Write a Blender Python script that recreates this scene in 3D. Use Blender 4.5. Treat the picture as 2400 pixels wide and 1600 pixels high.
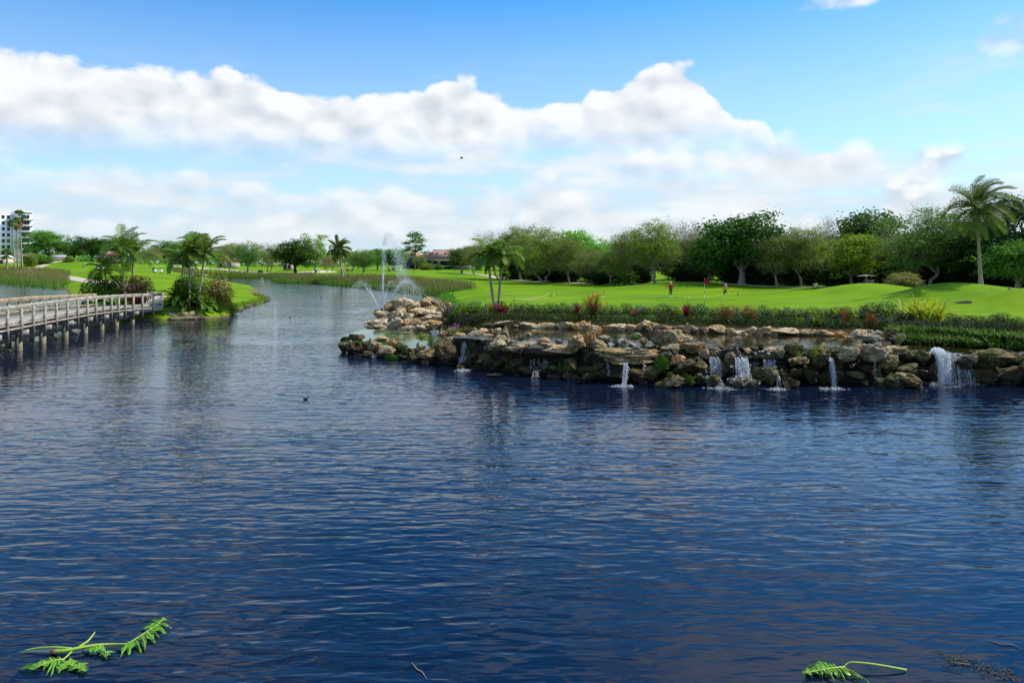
import bpy, bmesh, math, random
import numpy as np
from mathutils import Vector, Matrix, Euler
for o in list(bpy.data.objects): bpy.data.objects.remove(o)
scene = bpy.context.scene
COL = scene.collection
R = math.radians
# ------------------------------------------------------------------ camera
F, CX, HY, CH = 1733.0, 1200.0, 618.0, 5.2      # focal length, centre column, horizon row (2400 px wide frame), eye height
cd = bpy.data.cameras.new('camera'); cam = bpy.data.objects.new('camera', cd); COL.objects.link(cam)
cd.sensor_width = 36.0; cd.lens = 36.0 * F / 2400.0; cd.shift_y = -(800.0 - HY) / 2400.0
cd.clip_start = 0.1; cd.clip_end = 9000
cam.location = (0, 0, CH); cam.rotation_euler = (R(90), 0, 0)
scene.camera = cam
SUN_AZ, SUN_EL = R(72), R(50)                    # to the right of straight ahead, high
# ------------------------------------------------------------------ node helper
class NB:
    def __init__(s, nt): s.nt = nt; s.N = nt.nodes; s.L = nt.links
    def n(s, t, **kw):
        nd = s.N.new(t)
        for k, v in kw.items(): setattr(nd, k, v)
        return nd
    def put(s, sock, v):
        if v is None: return
        if isinstance(v, bpy.types.NodeSocket): s.L.new(v, sock)
        else:
            if isinstance(v, (tuple, list)) and len(v) == 3 and sock.type == 'RGBA': v = (*v, 1)
            sock.default_value = v
    def m(s, op, a, b=None, c=None, clamp=False):
        nd = s.n('ShaderNodeMath', operation=op, use_clamp=clamp)
        s.put(nd.inputs[0], a); s.put(nd.inputs[1], b); s.put(nd.inputs[2], c)
        return nd.outputs[0]
    def mix(s, f, a, b, blend='MIX'):
        nd = s.n('ShaderNodeMix', data_type='RGBA', blend_type=blend)
        s.put(nd.inputs[0], f); s.put(nd.inputs[6], a); s.put(nd.inputs[7], b)
        return nd.outputs[2]
    def rng(s, v, a, b, c=0.0, d=1.0, smooth=True):
        nd = s.n('ShaderNodeMapRange', interpolation_type='SMOOTHSTEP' if smooth else 'LINEAR')
        for i, x in enumerate((v, a, b, c, d)): s.put(nd.inputs[i], x)
        return nd.outputs[0]
    def noise(s, vec, scale, detail=4, rough=0.55, dist=0.0):
        nd = s.n('ShaderNodeTexNoise'); s.put(nd.inputs['Vector'], vec); nd.inputs['Scale'].default_value = scale
        nd.inputs['Detail'].default_value = detail; nd.inputs['Roughness'].default_value = rough; nd.inputs['Distortion'].default_value = dist
        return nd.outputs[0]
    def vor(s, vec, scale, feature='F1', detail=0.0, rough=0.5, smooth=None):
        nd = s.n('ShaderNodeTexVoronoi', feature=feature); s.put(nd.inputs['Vector'], vec); nd.inputs['Scale'].default_value = scale
        nd.inputs['Detail'].default_value = detail; nd.inputs['Roughness'].default_value = rough
        if smooth is not None: nd.inputs['Smoothness'].default_value = smooth
        return nd.outputs['Distance']
    def mapping(s, vec, scale=(1, 1, 1), rot=(0, 0, 0), loc=(0, 0, 0)):
        nd = s.n('ShaderNodeMapping'); s.put(nd.inputs[0], vec); nd.inputs[1].default_value = loc; nd.inputs[2].default_value = rot; nd.inputs[3].default_value = scale
        return nd.outputs[0]
    def bump(s, h, dist, strength=1.0, normal=None):
        nd = s.n('ShaderNodeBump'); s.put(nd.inputs['Height'], h); nd.inputs['Distance'].default_value = dist; nd.inputs['Strength'].default_value = strength
        if normal is not None: s.put(nd.inputs['Normal'], normal)
        return nd.outputs[0]
    def curve(s, v, pts):
        nd = s.n('ShaderNodeFloatCurve'); c = nd.mapping.curves[0]
        pts = sorted(pts)
        while len(c.points) < len(pts): c.points.new(0.5, 0.5)
        for p, (x, y) in zip(c.points, pts): p.location = (x, y); p.handle_type = 'AUTO'
        nd.mapping.update(); s.put(nd.inputs['Value'], v)
        return nd.outputs[0]
# ------------------------------------------------------------------ world: sky and cumulus
world = bpy.data.worlds.new('World'); scene.world = world; world.use_nodes = True
w = NB(world.node_tree); w.N.clear()
sky = w.n('ShaderNodeTexSky', sky_type='NISHITA'); sky.sun_disc = False
sky.sun_elevation = SUN_EL; sky.sun_rotation = SUN_AZ
sky.altitude = 0; sky.air_density = 1.0; sky.dust_density = 0.4; sky.ozone_density = 1.2
d = w.n('ShaderNodeTexCoord').outputs['Generated']
sp = w.n('ShaderNodeSeparateXYZ'); w.L.new(d, sp.inputs[0]); dx, dy, dz = sp.outputs
az = w.m('ARCTAN2', dx, dy); el = w.m('ARCSINE', dz)
HR = math.pi / 4                                  # the cloud outline repeats mirrored every 90 degrees right round the horizon
azc = w.m('DIVIDE', w.m('PINGPONG', w.m('ADD', az, HR), 2 * HR), 2 * HR)
def ae(px, py):                                   # picture position -> (azimuth, elevation)
    px *= 2400 / 2352; py *= 2400 / 2352
    u = (px - CX) / F; v = (HY - py) / F; a = math.atan(u)
    return a, math.atan(v * math.cos(a))
def cpts(lst):
    out = []
    for px, py in lst:
        a, e = ae(px, py); out.append(((a + HR) / (2 * HR), max(0, e) / 0.5))
    return out
def cv(lst): return w.m('MULTIPLY', w.curve(azc, cpts(lst)), 0.5)
dv = w.mapping(d, scale=(1, 1, 1.5))
nb = w.noise(dv, 7.0, 8, 0.60, 0.0)
vo = w.vor(dv, 15.0, 'F1', 1.0, 0.55)
nf = w.noise(dv, 26.0, 5, 0.6)
bil = w.m('ADD', w.m('ADD', w.m('MULTIPLY', w.m('SUBTRACT', nb, 0.5), 1.1), w.m('MULTIPLY', w.m('SUBTRACT', nf, 0.5), 0.30)), w.m('MULTIPLY', w.m('SUBTRACT', 0.42, vo), 0.55))
# the same field a little towards the sun: the difference models the billows
dv2 = w.mapping(d, scale=(1, 1, 1.5), loc=(0.012, 0.0, 0.030))
nb2 = w.noise(dv2, 7.0, 6, 0.58, 0.0); vo2 = w.vor(dv2, 15.0, 'F1', 1.0, 0.55)
bil2 = w.m('ADD', w.m('MULTIPLY', w.m('SUBTRACT', nb2, 0.5), 1.1), w.m('MULTIPLY', w.m('SUBTRACT', 0.42, vo2), 0.55))
relief = w.m('SUBTRACT', w.m('SUBTRACT', bil, bil2), 0.0)
def layer(top, bot, amp, soft, bsoft, tshade):
    e = w.m('ADD', w.m('SUBTRACT', top, el), w.m('MULTIPLY', bil, amp))
    mt = w.rng(e, 0.0, soft)
    b = w.m('ADD', w.m('SUBTRACT', el, bot), w.m('MULTIPLY', w.m('SUBTRACT', nb, 0.5), 0.05))
    mb = w.rng(b, -bsoft, bsoft)
    lit = w.m('ADD', w.m('SUBTRACT', 1.0, w.m('DIVIDE', e, tshade)), w.m('MULTIPLY', relief, 2.8))
    lit = w.m('ADD', w.m('MULTIPLY', lit, 0.62), 0.28, clamp=True)
    return w.m('MULTIPLY', mt, mb), lit
topA = cv([(-300, 120), (-150, 90), (0, 78), (80, 72), (150, 92), (210, 128), (300, 140), (400, 148), (480, 125), (540, 133), (600, 158), (700, 168), (760, 190), (830, 190), (900, 170), (1000, 168), (1080, 178), (1130, 195), (1240, 195), (1310, 188), (1380, 160), (1450, 148), (1520, 142), (1580, 133), (1630, 165), (1665, 200), (1690, 242), (1750, 250), (1790, 330), (1850, 420), (2050, 470), (2352, 480), (2500, 430), (2700, 400)])
botA = cv([(-300, 320), (0, 325), (200, 318), (400, 325), (600, 345), (800, 345), (1000, 350), (1100, 352), (1250, 330), (1500, 332), (1700, 322), (1800, 330), (2000, 380), (2352, 400), (2600, 400)])
topB = cv([(-300, 420), (0, 330), (150, 320), (330, 330), (450, 352), (520, 385), (560, 376), (640, 405), (760, 405), (830, 395), (950, 405), (1010, 425), (1080, 440), (1150, 400), (1250, 375), (1310, 372), (1400, 342), (1500, 335), (1600, 322), (1700, 308), (1790, 280), (1850, 298), (1930, 318), (1990, 302), (2020, 325), (2050, 370), (2075, 380), (2100, 350), (2150, 330), (2190, 340), (2210, 370), (2240, 350), (2352, 355), (2600, 380)])
botB = cv([(-300, 480), (0, 400), (300, 430), (520, 460), (800, 470), (1100, 480), (1300, 430), (1600, 418), (1800, 412), (2000, 410), (2100, 405), (2200, 400), (2352, 405), (2600, 420)])
topC = cv([(-300, 470), (0, 440), (200, 455), (400, 470), (520, 480), (700, 450), (900, 470), (1060, 470), (1130, 432), (1180, 455), (1220, 400), (1400, 430), (1660, 425), (1740, 400), (1800, 440), (1990, 460), (2030, 428), (2100, 405), (2200, 410), (2240, 430), (2352, 440), (2600, 440)])
botC = cv([(-300, 560), (0, 545), (600, 540), (1200, 540), (1800, 540), (2352, 540), (2600, 560)])
base = w.n('ShaderNodeVectorMath', operation='SCALE'); w.L.new(sky.outputs[0], base.inputs[0]); base.inputs['Scale'].default_value = 0.15
skycol = w.mix(1.0, base.outputs[0], (0.76, 1.0, 1.20), 'MULTIPLY')
hsv = w.n('ShaderNodeHueSaturation'); w.put(hsv.inputs['Saturation'], w.rng(el, 0.15, 0.5, 1.05, 1.35)); w.L.new(skycol, hsv.inputs['Color']); skycol = hsv.outputs[0]
# pale humid air low down with streaky cloud
hz = w.rng(el, 0.22, -0.02)
st = w.noise(w.mapping(d, scale=(1, 1, 5.0)), 5.0, 5, 0.6)
lowm = w.m('MULTIPLY', w.rng(w.m('ADD', st, w.m('MULTIPLY', hz, 0.42)), 0.52, 0.80), w.rng(el, 0.30, 0.12))
lowc = w.mix(w.rng(st, 0.40, 0.64), (0.54, 0.66, 0.76), (0.76, 0.80, 0.83))
c = w.mix(w.m('MULTIPLY', w.rng(el, 0.42, 0.0), 0.45), skycol, (0.60, 0.75, 0.88))
c = w.mix(w.m('MULTIPLY', lowm, 0.85), c, lowc)
WHITE, GREY = (0.87, 0.88, 0.89), (0.50, 0.56, 0.63)
# scattered cloud higher up, thinning towards the zenith, all round
hi = w.noise(w.mapping(d, scale=(1, 1, 2.2)), 2.6, 5, 0.6)
him = w.m('MULTIPLY', w.rng(hi, 0.45, 0.58), w.rng(el, 0.37, 0.47))
hic = w.mix(w.rng(hi, 0.58, 0.80), (0.74, 0.79, 0.79), (0.47, 0.53, 0.46))
c = w.mix(w.m('MULTIPLY', him, 0.8), c, hic)
# a few separate clouds above the bank
def puff(px, py, ra, re_):
    a0, e0 = ae(px, py); q = w.m('ADD', w.m('POWER', w.m('DIVIDE', w.m('SUBTRACT', az, a0), ra), 2.0), w.m('POWER', w.m('DIVIDE', w.m('SUBTRACT', el, e0), re_), 2.0))
    return w.m('SUBTRACT', 1.0, q)
for px_, py_, ra, re_ in ((2340, 92, 0.06, 0.040), (1930, -4, 0.06, 0.020), (2160, 365, 0.04, 0.024), (2130, 445, 0.075, 0.030)):
    pq = w.m('ADD', puff(px_, py_, ra, re_), w.m('MULTIPLY', bil, 1.5)); c = w.mix(w.m('MULTIPLY', w.rng(pq, 0.0, 0.9), 0.85), c, w.mix(w.rng(relief, -0.12, 0.15), GREY, WHITE))
for top, bot, amp, soft, bs, ts, op in ((topC, botC, 0.060, 0.030, 0.03, 0.09, 0.66), (topB, botB, 0.065, 0.024, 0.040, 0.10, 0.75), (topA, botA, 0.060, 0.011, 0.035, 0.17, 0.95)):
    mk, lit = layer(top, bot, amp, soft, bs, ts)
    c = w.mix(w.m('MULTIPLY', mk, op), c, w.mix(lit, GREY, WHITE))
bg = w.n('ShaderNodeBackground'); w.L.new(c, bg.inputs[0]); bg.inputs[1].default_value = 1.0
wo = w.n('ShaderNodeOutputWorld'); w.L.new(bg.outputs[0], wo.inputs[0])
# ------------------------------------------------------------------ sun
sd = bpy.data.lights.new('sun', 'SUN'); so = bpy.data.objects.new('sun', sd); COL.objects.link(so)
sd.energy = 5.0; sd.angle = R(0.55); sd.color = (1.0, 0.95, 0.86)
sv = Vector((math.sin(SUN_AZ) * math.cos(SUN_EL), math.cos(SUN_AZ) * math.cos(SUN_EL), math.sin(SUN_EL)))
so.rotation_euler = sv.to_track_quat('Z', 'Y').to_euler(); so.location = (60, 40, 80)
scene.view_settings.view_transform = 'Standard'; scene.view_settings.look = 'None'
scene.view_settings.exposure = 0.20; scene.view_settings.gamma = 1.0; scene.view_settings.use_curve_mapping = False
scene.render.engine = 'CYCLES'
try:
    scene.cycles.transparent_max_bounces = 16; scene.cycles.max_bounces = 6; scene.cycles.caustics_reflective = False; scene.cycles.caustics_refractive = False
except Exception: pass
# ------------------------------------------------------------------ helpers: places
def P(px, py, Y): return Vector(((px - CX) * Y / F, Y, CH - (py - HY) * Y / F))
def Wp(px, py, z=0.0):
    Y = (CH - z) * F / (py - HY); return Vector(((px - CX) * Y / F, Y, z))
# value noise
def _h(i, j, k, s):
    n = (i * 374761393 + j * 668265263 + k * 2147483647 + s * 974711) & 0xffffffff
    n = ((n ^ (n >> 13)) * 1274126177) & 0xffffffff
    return ((n ^ (n >> 16)) & 0xffff) / 65535.0
def vnoise(p, s=0):
    p = np.asarray(p, float); i = np.floor(p).astype(np.int64); f = p - i; f = f * f * (3 - 2 * f)
    x, y, z = i[..., 0], i[..., 1], i[..., 2]; r = 0
    for a in (0, 1):
        for b in (0, 1):
            for c_ in (0, 1):
                wt = (f[..., 0] if a else 1 - f[..., 0]) * (f[..., 1] if b else 1 - f[..., 1]) * (f[..., 2] if c_ else 1 - f[..., 2])
                r = r + wt * _h(x + a, y + b, z + c_, s)
    return r
def fbm(p, o=4, s=0):
    r = 0; a = 0.5; p = np.asarray(p, float)
    for q in range(o): r = r + a * vnoise(p, s + q * 17); p = p * 2.03 + 11.3; a *= 0.5
    return r
# ------------------------------------------------------------------ helpers: meshes and objects
class MB:
    def __init__(s): s.v = []; s.f = []; s.n = 0
    def add(s, v, f, m=0):
        v = np.asarray(v, float).reshape(-1, 3); f = np.asarray(f, int)
        s.v.append(v); s.f.append((f + s.n, m)); s.n += len(v)
    def box(s, c_, size, rot=None, m=0):
        x, y, z = [q / 2 for q in size]
        v = np.array([(-x, -y, -z), (x, -y, -z), (x, y, -z), (-x, y, -z), (-x, -y, z), (x, -y, z), (x, y, z), (-x, y, z)])
        if rot is not None: v = v @ np.array(rot.to_3x3() if hasattr(rot, 'to_3x3') else rot).T
        s.add(v + np.array(c_), [(0, 3, 2, 1), (4, 5, 6, 7), (0, 1, 5, 4), (1, 2, 6, 5), (2, 3, 7, 6), (3, 0, 4, 7)], m)
    def bar(s, a, b, w_, h_, m=0):
        a = Vector(a); b = Vector(b); dr = b - a; L = dr.length
        if L < 1e-6: return
        s.box((a + b) / 2, (w_, h_, L), dr.to_track_quat('Z', 'Y').to_matrix(), m)
    def tube(s, pts, rad, sides=6, m=0, cap=True):
        pts = np.asarray(pts, float); n = len(pts); rad = np.broadcast_to(np.asarray(rad, float), (n,))
        t = np.gradient(pts, axis=0); t /= np.linalg.norm(t, axis=1)[:, None] + 1e-9
        ref = np.array((0, 0, 1.0)) if abs(t[0][2]) < 0.8 else np.array((1.0, 0, 0))
        a = np.cross(t, ref); a /= np.linalg.norm(a, axis=1)[:, None] + 1e-9; b = np.cross(t, a)
        th = np.arange(sides) * 2 * math.pi / sides
        v = pts[:, None, :] + rad[:, None, None] * (np.cos(th)[None, :, None] * a[:, None, :] + np.sin(th)[None, :, None] * b[:, None, :])
        i = np.arange(n - 1)[:, None] * sides; j = np.arange(sides)[None, :]; j2 = (j + 1) % sides
        f = np.stack([i + j, i + j2, i + sides + j2, i + sides + j], -1).reshape(-1, 4)
        base_n = s.n; s.add(v.reshape(-1, 3), f, m)
        if cap:
            s.f.append((np.array([[base_n + q for q in range(sides)][::-1]]), m)); s.f.append((np.array([[base_n + (n - 1) * sides + q for q in range(sides)]]), m))
    def leaves(s, c_, nrm, size, aspect=0.5, rng=None, m=0, axis=None):
        N = len(c_); nrm = nrm / (np.linalg.norm(nrm, axis=1)[:, None] + 1e-9)
        r = rng.normal(size=(N, 3)) if axis is None else axis
        u = np.cross(nrm, r) if axis is None else r - nrm * np.sum(nrm * r, 1)[:, None]
        u /= np.linalg.norm(u, axis=1)[:, None] + 1e-9; v = np.cross(nrm, u)
        sz = np.broadcast_to(size, (N,))[:, None]
        V = np.stack([c_ - u * sz, c_ + v * sz * aspect, c_ + u * sz, c_ - v * sz * aspect], 1).reshape(-1, 3)
        s.add(V, np.arange(N * 4).reshape(-1, 4), m)
    def mesh(s, name, mats, smooth=False):
        me = bpy.data.meshes.new(name)
        V = np.concatenate(s.v) if s.v else np.zeros((0, 3))
        lt, li, mi = [], [], []
        for f, m in s.f:
            if len(f) == 0: continue
            lt.append(np.full(len(f), f.shape[1])); li.append(f.reshape(-1)); mi.append(np.full(len(f), m))
        lt = np.concatenate(lt); li = np.concatenate(li); mi = np.concatenate(mi)
        me.vertices.add(len(V)); me.vertices.foreach_set('co', V.astype(np.float32).reshape(-1))
        me.loops.add(len(li)); me.loops.foreach_set('vertex_index', li.astype(np.int32))
        me.polygons.add(len(lt)); me.polygons.foreach_set('loop_start', (np.cumsum(lt) - lt).astype(np.int32))
        try: me.polygons.foreach_set('loop_total', lt.astype(np.int32))
        except Exception: pass
        me.polygons.foreach_set('material_index', mi.astype(np.int32))
        if smooth: me.polygons.foreach_set('use_smooth', np.ones(len(lt), bool))
        for q in (mats if isinstance(mats, (list, tuple)) else [mats]): me.materials.append(q)
        me.update(calc_edges=True)
        return me
def obj(name, me, parent=None, loc=(0, 0, 0), rot=(0, 0, 0), scale=(1, 1, 1), mat=None):
    o = bpy.data.objects.new(name, me); COL.objects.link(o)
    o.location = loc; o.rotation_euler = rot; o.scale = scale
    if parent is not None: o.parent = parent
    if mat is not None: o.material_slots[0].link = 'OBJECT'; o.material_slots[0].material = mat
    return o
def tag(o, label=None, cat=None, group=None, kind=None):
    if label: o['label'] = label
    if cat: o['category'] = cat
    if group: o['group'] = group
    if kind: o['kind'] = kind
    return o
def thing(name, label, cat, loc=(0, 0, 0), group=None, rz=0.0):
    o = bpy.data.objects.new(name, None); COL.objects.link(o); o.location = loc; o.rotation_euler = (0, 0, rz); o.empty_display_size = 0.3
    return tag(o, label, cat, group)
def struct(name, me, label=None):
    return tag(obj(name, me), label, None, None, 'structure')
# ------------------------------------------------------------------ materials
def pmat(name, col, rough=0.7, spec=0.3, noise=None, bump=None, metal=0.0):
    m = bpy.data.materials.new(name); m.use_nodes = True; b = NB(m.node_tree); p = b.N['Principled BSDF']
    p.inputs['Roughness'].default_value = rough; p.inputs['Specular IOR Level'].default_value = spec; p.inputs['Metallic'].default_value = metal
    pos = b.n('ShaderNodeNewGeometry').outputs['Position']
    if noise:
        sc, c2 = noise; b.put(p.inputs['Base Color'], b.mix(b.rng(b.noise(pos, sc, 5), 0.35, 0.65), col, c2))
    else: b.put(p.inputs['Base Color'], col)
    if bump: b.put(p.inputs['Normal'], b.bump(b.noise(pos, bump[0], 4), bump[1]))
    return m
def leafmat(name, c1, c2, c3=None, trans=0.35, rough=0.6, scale=0.8, spec=0.10):
    m = bpy.data.materials.new(name); m.use_nodes = True; b = NB(m.node_tree); p = b.N['Principled BSDF']; out = b.N['Material Output']
    g = b.n('ShaderNodeNewGeometry'); c_ = b.mix(g.outputs['Random Per Island'], c1, c2)
    if c3: c_ = b.mix(b.rng(b.noise(g.outputs['Position'], scale, 3), 0.45, 0.7), c_, c3)
    oi = b.n('ShaderNodeObjectInfo').outputs['Random']
    hs = b.n('ShaderNodeHueSaturation'); b.put(hs.inputs['Color'], c_); b.put(hs.inputs['Value'], b.rng(oi, 0, 1, 0.85, 1.15, False)); b.put(hs.inputs['Hue'], b.rng(oi, 0, 1, 0.49, 0.51, False))
    c_ = hs.outputs[0]
    b.put(p.inputs['Base Color'], c_); p.inputs['Roughness'].default_value = rough; p.inputs['Specular IOR Level'].default_value = spec
    t = b.n('ShaderNodeBsdfTranslucent'); b.put(t.inputs[0], b.mix(1.0, c_, (1.25, 1.2, 0.6), 'MULTIPLY'))
    mx = b.n('ShaderNodeMixShader'); mx.inputs[0].default_value = trans
    b.L.new(p.outputs[0], mx.inputs[1]); b.L.new(t.outputs[0], mx.inputs[2]); b.L.new(mx.outputs[0], out.inputs[0])
    return m
def rockmat(name, c1, c2, rust, rustamt, pit=1.0, moss=0.0, rough=0.85, spec=0.3):
    m = bpy.data.materials.new(name); m.use_nodes = True; b = NB(m.node_tree); p = b.N['Principled BSDF']
    g = b.n('ShaderNodeNewGeometry'); pos = g.outputs['Position']; oi = b.n('ShaderNodeObjectInfo').outputs['Random']
    off = b.n('ShaderNodeVectorMath', operation='ADD'); b.L.new(pos, off.inputs[0])
    cmb = b.n('ShaderNodeCombineXYZ'); b.L.new(b.m('MULTIPLY', oi, 37.0), cmb.inputs[0]); b.L.new(cmb.outputs[0], off.inputs[1]); pos2 = off.outputs[0]
    n1 = b.noise(pos2, 2.2, 6, 0.6); n2 = b.noise(pos2, 6.0, 5, 0.6); n3 = b.noise(pos2, 1.1, 4, 0.6)
    c_ = b.mix(b.rng(n2, 0.38, 0.62), c1, c2)
    c_ = b.mix(b.m('MULTIPLY', b.rng(b.m('ADD', n1, b.m('MULTIPLY', oi, 0.16)), 0.50, 0.66), rustamt), c_, rust)
    v = b.vor(pos2, 9.0, 'F1', 2.0, 0.6); pm = b.m('MULTIPLY', b.rng(v, 0.34, 0.18), b.rng(n3, 0.36, 0.52)); pm = b.m('MULTIPLY', pm, pit)
    v2 = b.vor(pos2, 5.0, 'F1', 1.0, 0.6); pm2 = b.m('MULTIPLY', b.rng(v2, 0.26, 0.10), b.rng(n1, 0.45, 0.55)); pm = b.m('MAXIMUM', pm, b.m('MULTIPLY', pm2, pit))
    c_ = b.mix(b.m('MULTIPLY', pm, 0.85), c_, (0.05, 0.036, 0.022))
    if moss > 0:
        mm = b.m('MULTIPLY', b.rng(b.noise(pos2, 2.6, 6, 0.65), 0.62 - 0.28 * moss, 0.74 - 0.28 * moss), 0.9)
        c_ = b.mix(mm, c_, b.mix(n2, (0.035, 0.05, 0.010), (0.11, 0.13, 0.02)))
    # dark algae tide line, carried high to paint the lower wall's shade too
    sp_ = b.n('ShaderNodeSeparateXYZ'); b.L.new(pos, sp_.inputs[0])
    tl = b.rng(b.m('ADD', sp_.outputs[2], b.m('MULTIPLY', n2, 0.5)), 0.95, 0.25)
    c_ = b.mix(b.m('MULTIPLY', tl, 0.80), c_, (0.03, 0.026, 0.014))
    b.put(p.inputs['Base Color'], c_); p.inputs['Roughness'].default_value = rough; p.inputs['Specular IOR Level'].default_value = spec
    h = b.m('ADD', b.m('MULTIPLY', b.m('MINIMUM', v, 0.3), 1.2), b.m('ADD', b.m('MULTIPLY', n2, 1.1), b.m('MULTIPLY', b.noise(pos2, 24, 3), 0.35)))
    h = b.m('SUBTRACT', h, b.m('MULTIPLY', pm2, 1.0))
    b.put(p.inputs['Normal'], b.bump(h, 0.16, 1.0))
    return m
CREAM, TAN, RUST = (0.78, 0.68, 0.46), (0.38, 0.29, 0.14), (0.46, 0.23, 0.06)
RM = {
    'p': rockmat('rock_pale', CREAM, (0.50, 0.38, 0.22), RUST, 0.45),
    'r': rockmat('rock_rusty', (0.66, 0.52, 0.29), (0.46, 0.29, 0.11), (0.50, 0.21, 0.04), 0.65),
    't': rockmat('rock_tan', (0.62, 0.52, 0.32), TAN, RUST, 0.5),
    'm': rockmat('rock_mossy', (0.30, 0.25, 0.13), (0.14, 0.115, 0.055), (0.22, 0.14, 0.04), 0.5, 0.8, 0.75),
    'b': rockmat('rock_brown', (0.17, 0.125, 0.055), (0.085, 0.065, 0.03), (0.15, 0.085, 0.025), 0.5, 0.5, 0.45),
    'T': rockmat('rock_weir_tan_shaded', (0.44, 0.36, 0.20), (0.20, 0.155, 0.07), (0.36, 0.19, 0.05), 0.5, 1.0, 0.35),  # darker copy of the tan rock, wall-front shade put into its colour
    'P': rockmat('rock_weir_pale_shaded', (0.66, 0.57, 0.37), (0.32, 0.25, 0.13), RUST, 0.5, 1.0, 0.2),  # darker copy of the pale rock, wall-front shade put into its colour
    'k': rockmat('rock_core_shade', (0.040, 0.032, 0.020), (0.022, 0.019, 0.012), (0.05, 0.035, 0.015), 0.4, 0.4, 0.4, 0.5, 0.4),  # near-black: the shade of the wall's recesses put into the colour
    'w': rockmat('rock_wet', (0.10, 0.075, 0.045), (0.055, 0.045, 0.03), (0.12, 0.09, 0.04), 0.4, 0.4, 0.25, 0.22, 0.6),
    'g': rockmat('rock_grey', (0.40, 0.38, 0.32), (0.25, 0.23, 0.18), TAN, 0.4, 1.0, 0.3),
}
def grassmat(name, c1, c2, c3, stripe=True):
    m = bpy.data.materials.new(name); m.use_nodes = True; b = NB(m.node_tree); p = b.N['Principled BSDF']
    pos = b.n('ShaderNodeNewGeometry').outputs['Position']
    n1 = b.noise(pos, 0.09, 5, 0.6); n2 = b.noise(pos, 0.9, 5, 0.6); n3 = b.noise(pos, 9.0, 3, 0.6)
    c_ = b.mix(b.rng(n1, 0.38, 0.62), c1, c2); c_ = b.mix(b.m('MULTIPLY', b.rng(n2, 0.45, 0.72), 0.60), c_, c3)
    wv = b.n('ShaderNodeTexWave', wave_type='BANDS', bands_direction='X'); b.put(wv.inputs['Vector'], b.mapping(pos, rot=(0, 0, R(62)))); wv.inputs['Scale'].default_value = 0.065; wv.inputs['Distortion'].default_value = 2.5; wv.inputs['Detail'].default_value = 1
    c_ = b.mix(b.m('MULTIPLY', wv.outputs['Fac'], 0.45), c_, c2)
    c_ = b.mix(b.m('MULTIPLY', b.rng(n3, 0.3, 0.7), 0.30), c_, b.mix(1.0, c_, (0.55, 0.6, 0.5), 'MULTIPLY'))
    # bare earth at the lake's edge
    sp_ = b.n('ShaderNodeSeparateXYZ'); b.L.new(pos, sp_.inputs[0])
    e = b.rng(b.m('ADD', sp_.outputs[2], b.m('MULTIPLY', b.m('SUBTRACT', n2, 0.5), 0.25)), 0.20, 0.08)
    c_ = b.mix(e, c_, b.mix(n3, (0.22, 0.15, 0.07), (0.10, 0.09, 0.03)))
    at = b.n('ShaderNodeAttribute', attribute_name='soil'); c_ = b.mix(at.outputs['Fac'], c_, b.mix(n3, (0.055, 0.042, 0.025), (0.030, 0.026, 0.014)))
    b.put(p.inputs['Base Color'], c_); p.inputs['Roughness'].default_value = 0.8; p.inputs['Specular IOR Level'].default_value = 0.04
    b.put(p.inputs['Normal'], b.bump(b.m('ADD', n3, b.noise(pos, 30, 2)), 0.05, 0.6))
    return m
M_GRASS = grassmat('mown_grass', (0.074, 0.180, 0.002), (0.145, 0.268, 0.003), (0.230, 0.280, 0.020))
def watermat(name, body, amp, rough=0.02, calm=True, body2=None):
    m = bpy.data.materials.new(name); m.use_nodes = True; b = NB(m.node_tree); p = b.N['Principled BSDF']
    pos = b.n('ShaderNodeNewGeometry').outputs['Position']
    big = b.noise(b.mapping(pos, scale=(0.035, 0.085, 1), rot=(0, 0, R(-8))), 1.0, 3, 0.55)
    amt = b.rng(big, 0.34, 0.62, 0.40, 1.0)
    if calm:                                           # sheltered water under the near bank, at the right
        sx = b.n('ShaderNodeSeparateXYZ'); b.L.new(pos, sx.inputs[0])
        sh = b.m('ADD', b.rng(sx.outputs[1], 9.0, 17.0), b.rng(sx.outputs[0], 3.0, -3.0), clamp=True)
        amt = b.m('MULTIPLY', amt, b.rng(sh, 0.0, 1.0, 0.42, 1.0))
    a1 = b.noise(b.mapping(pos, scale=(0.72, 2.5, 1), rot=(0, 0, R(7))), 1.0, 1, 0.45, 0.6)
    a2 = b.noise(b.mapping(pos, scale=(1.9, 5.6, 1), rot=(0, 0, R(-9)), loc=(3, 7, 0)), 1.0, 1, 0.45, 0.5)
    a3 = b.noise(b.mapping(pos, scale=(0.16, 0.40, 1), rot=(0, 0, R(14)), loc=(9, 1, 0)), 1.0, 2, 0.5, 0.4)
    h = b.m('ADD', b.m('MULTIPLY', a1, 0.090), b.m('ADD', b.m('MULTIPLY', a2, 0.048), b.m('MULTIPLY', a3, 0.10)))
    if calm: h = b.m('MULTIPLY', h, amt)
    b.put(p.inputs['Normal'], b.bump(h, amp))
    b.put(p.inputs['Base Color'], b.mix(b.rng(big, 0.4, 0.6), body, body2) if body2 else body)
    p.inputs['Roughness'].default_value = rough; p.inputs['IOR'].default_value = 1.333; p.inputs['Specular IOR Level'].default_value = 0.5
    return m
M_LAKE = watermat('lake_water', (0.0027, 0.0070, 0.0215), 0.46, 0.012)
M_POOL = watermat('pool_water', (0.018, 0.014, 0.004), 0.10, 0.03, False)
M_ALGAE = watermat('algae_pool_water', (0.045, 0.090, 0.028), 0.03, 0.05, False)
M_ALGAE.node_tree.nodes['Principled BSDF'].inputs['Specular IOR Level'].default_value = 0.12
M_WOOD = pmat('weathered_wood', (0.42, 0.39, 0.33), 0.85, 0.15, (5.0, (0.24, 0.215, 0.17)), (18, 0.012))
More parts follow.
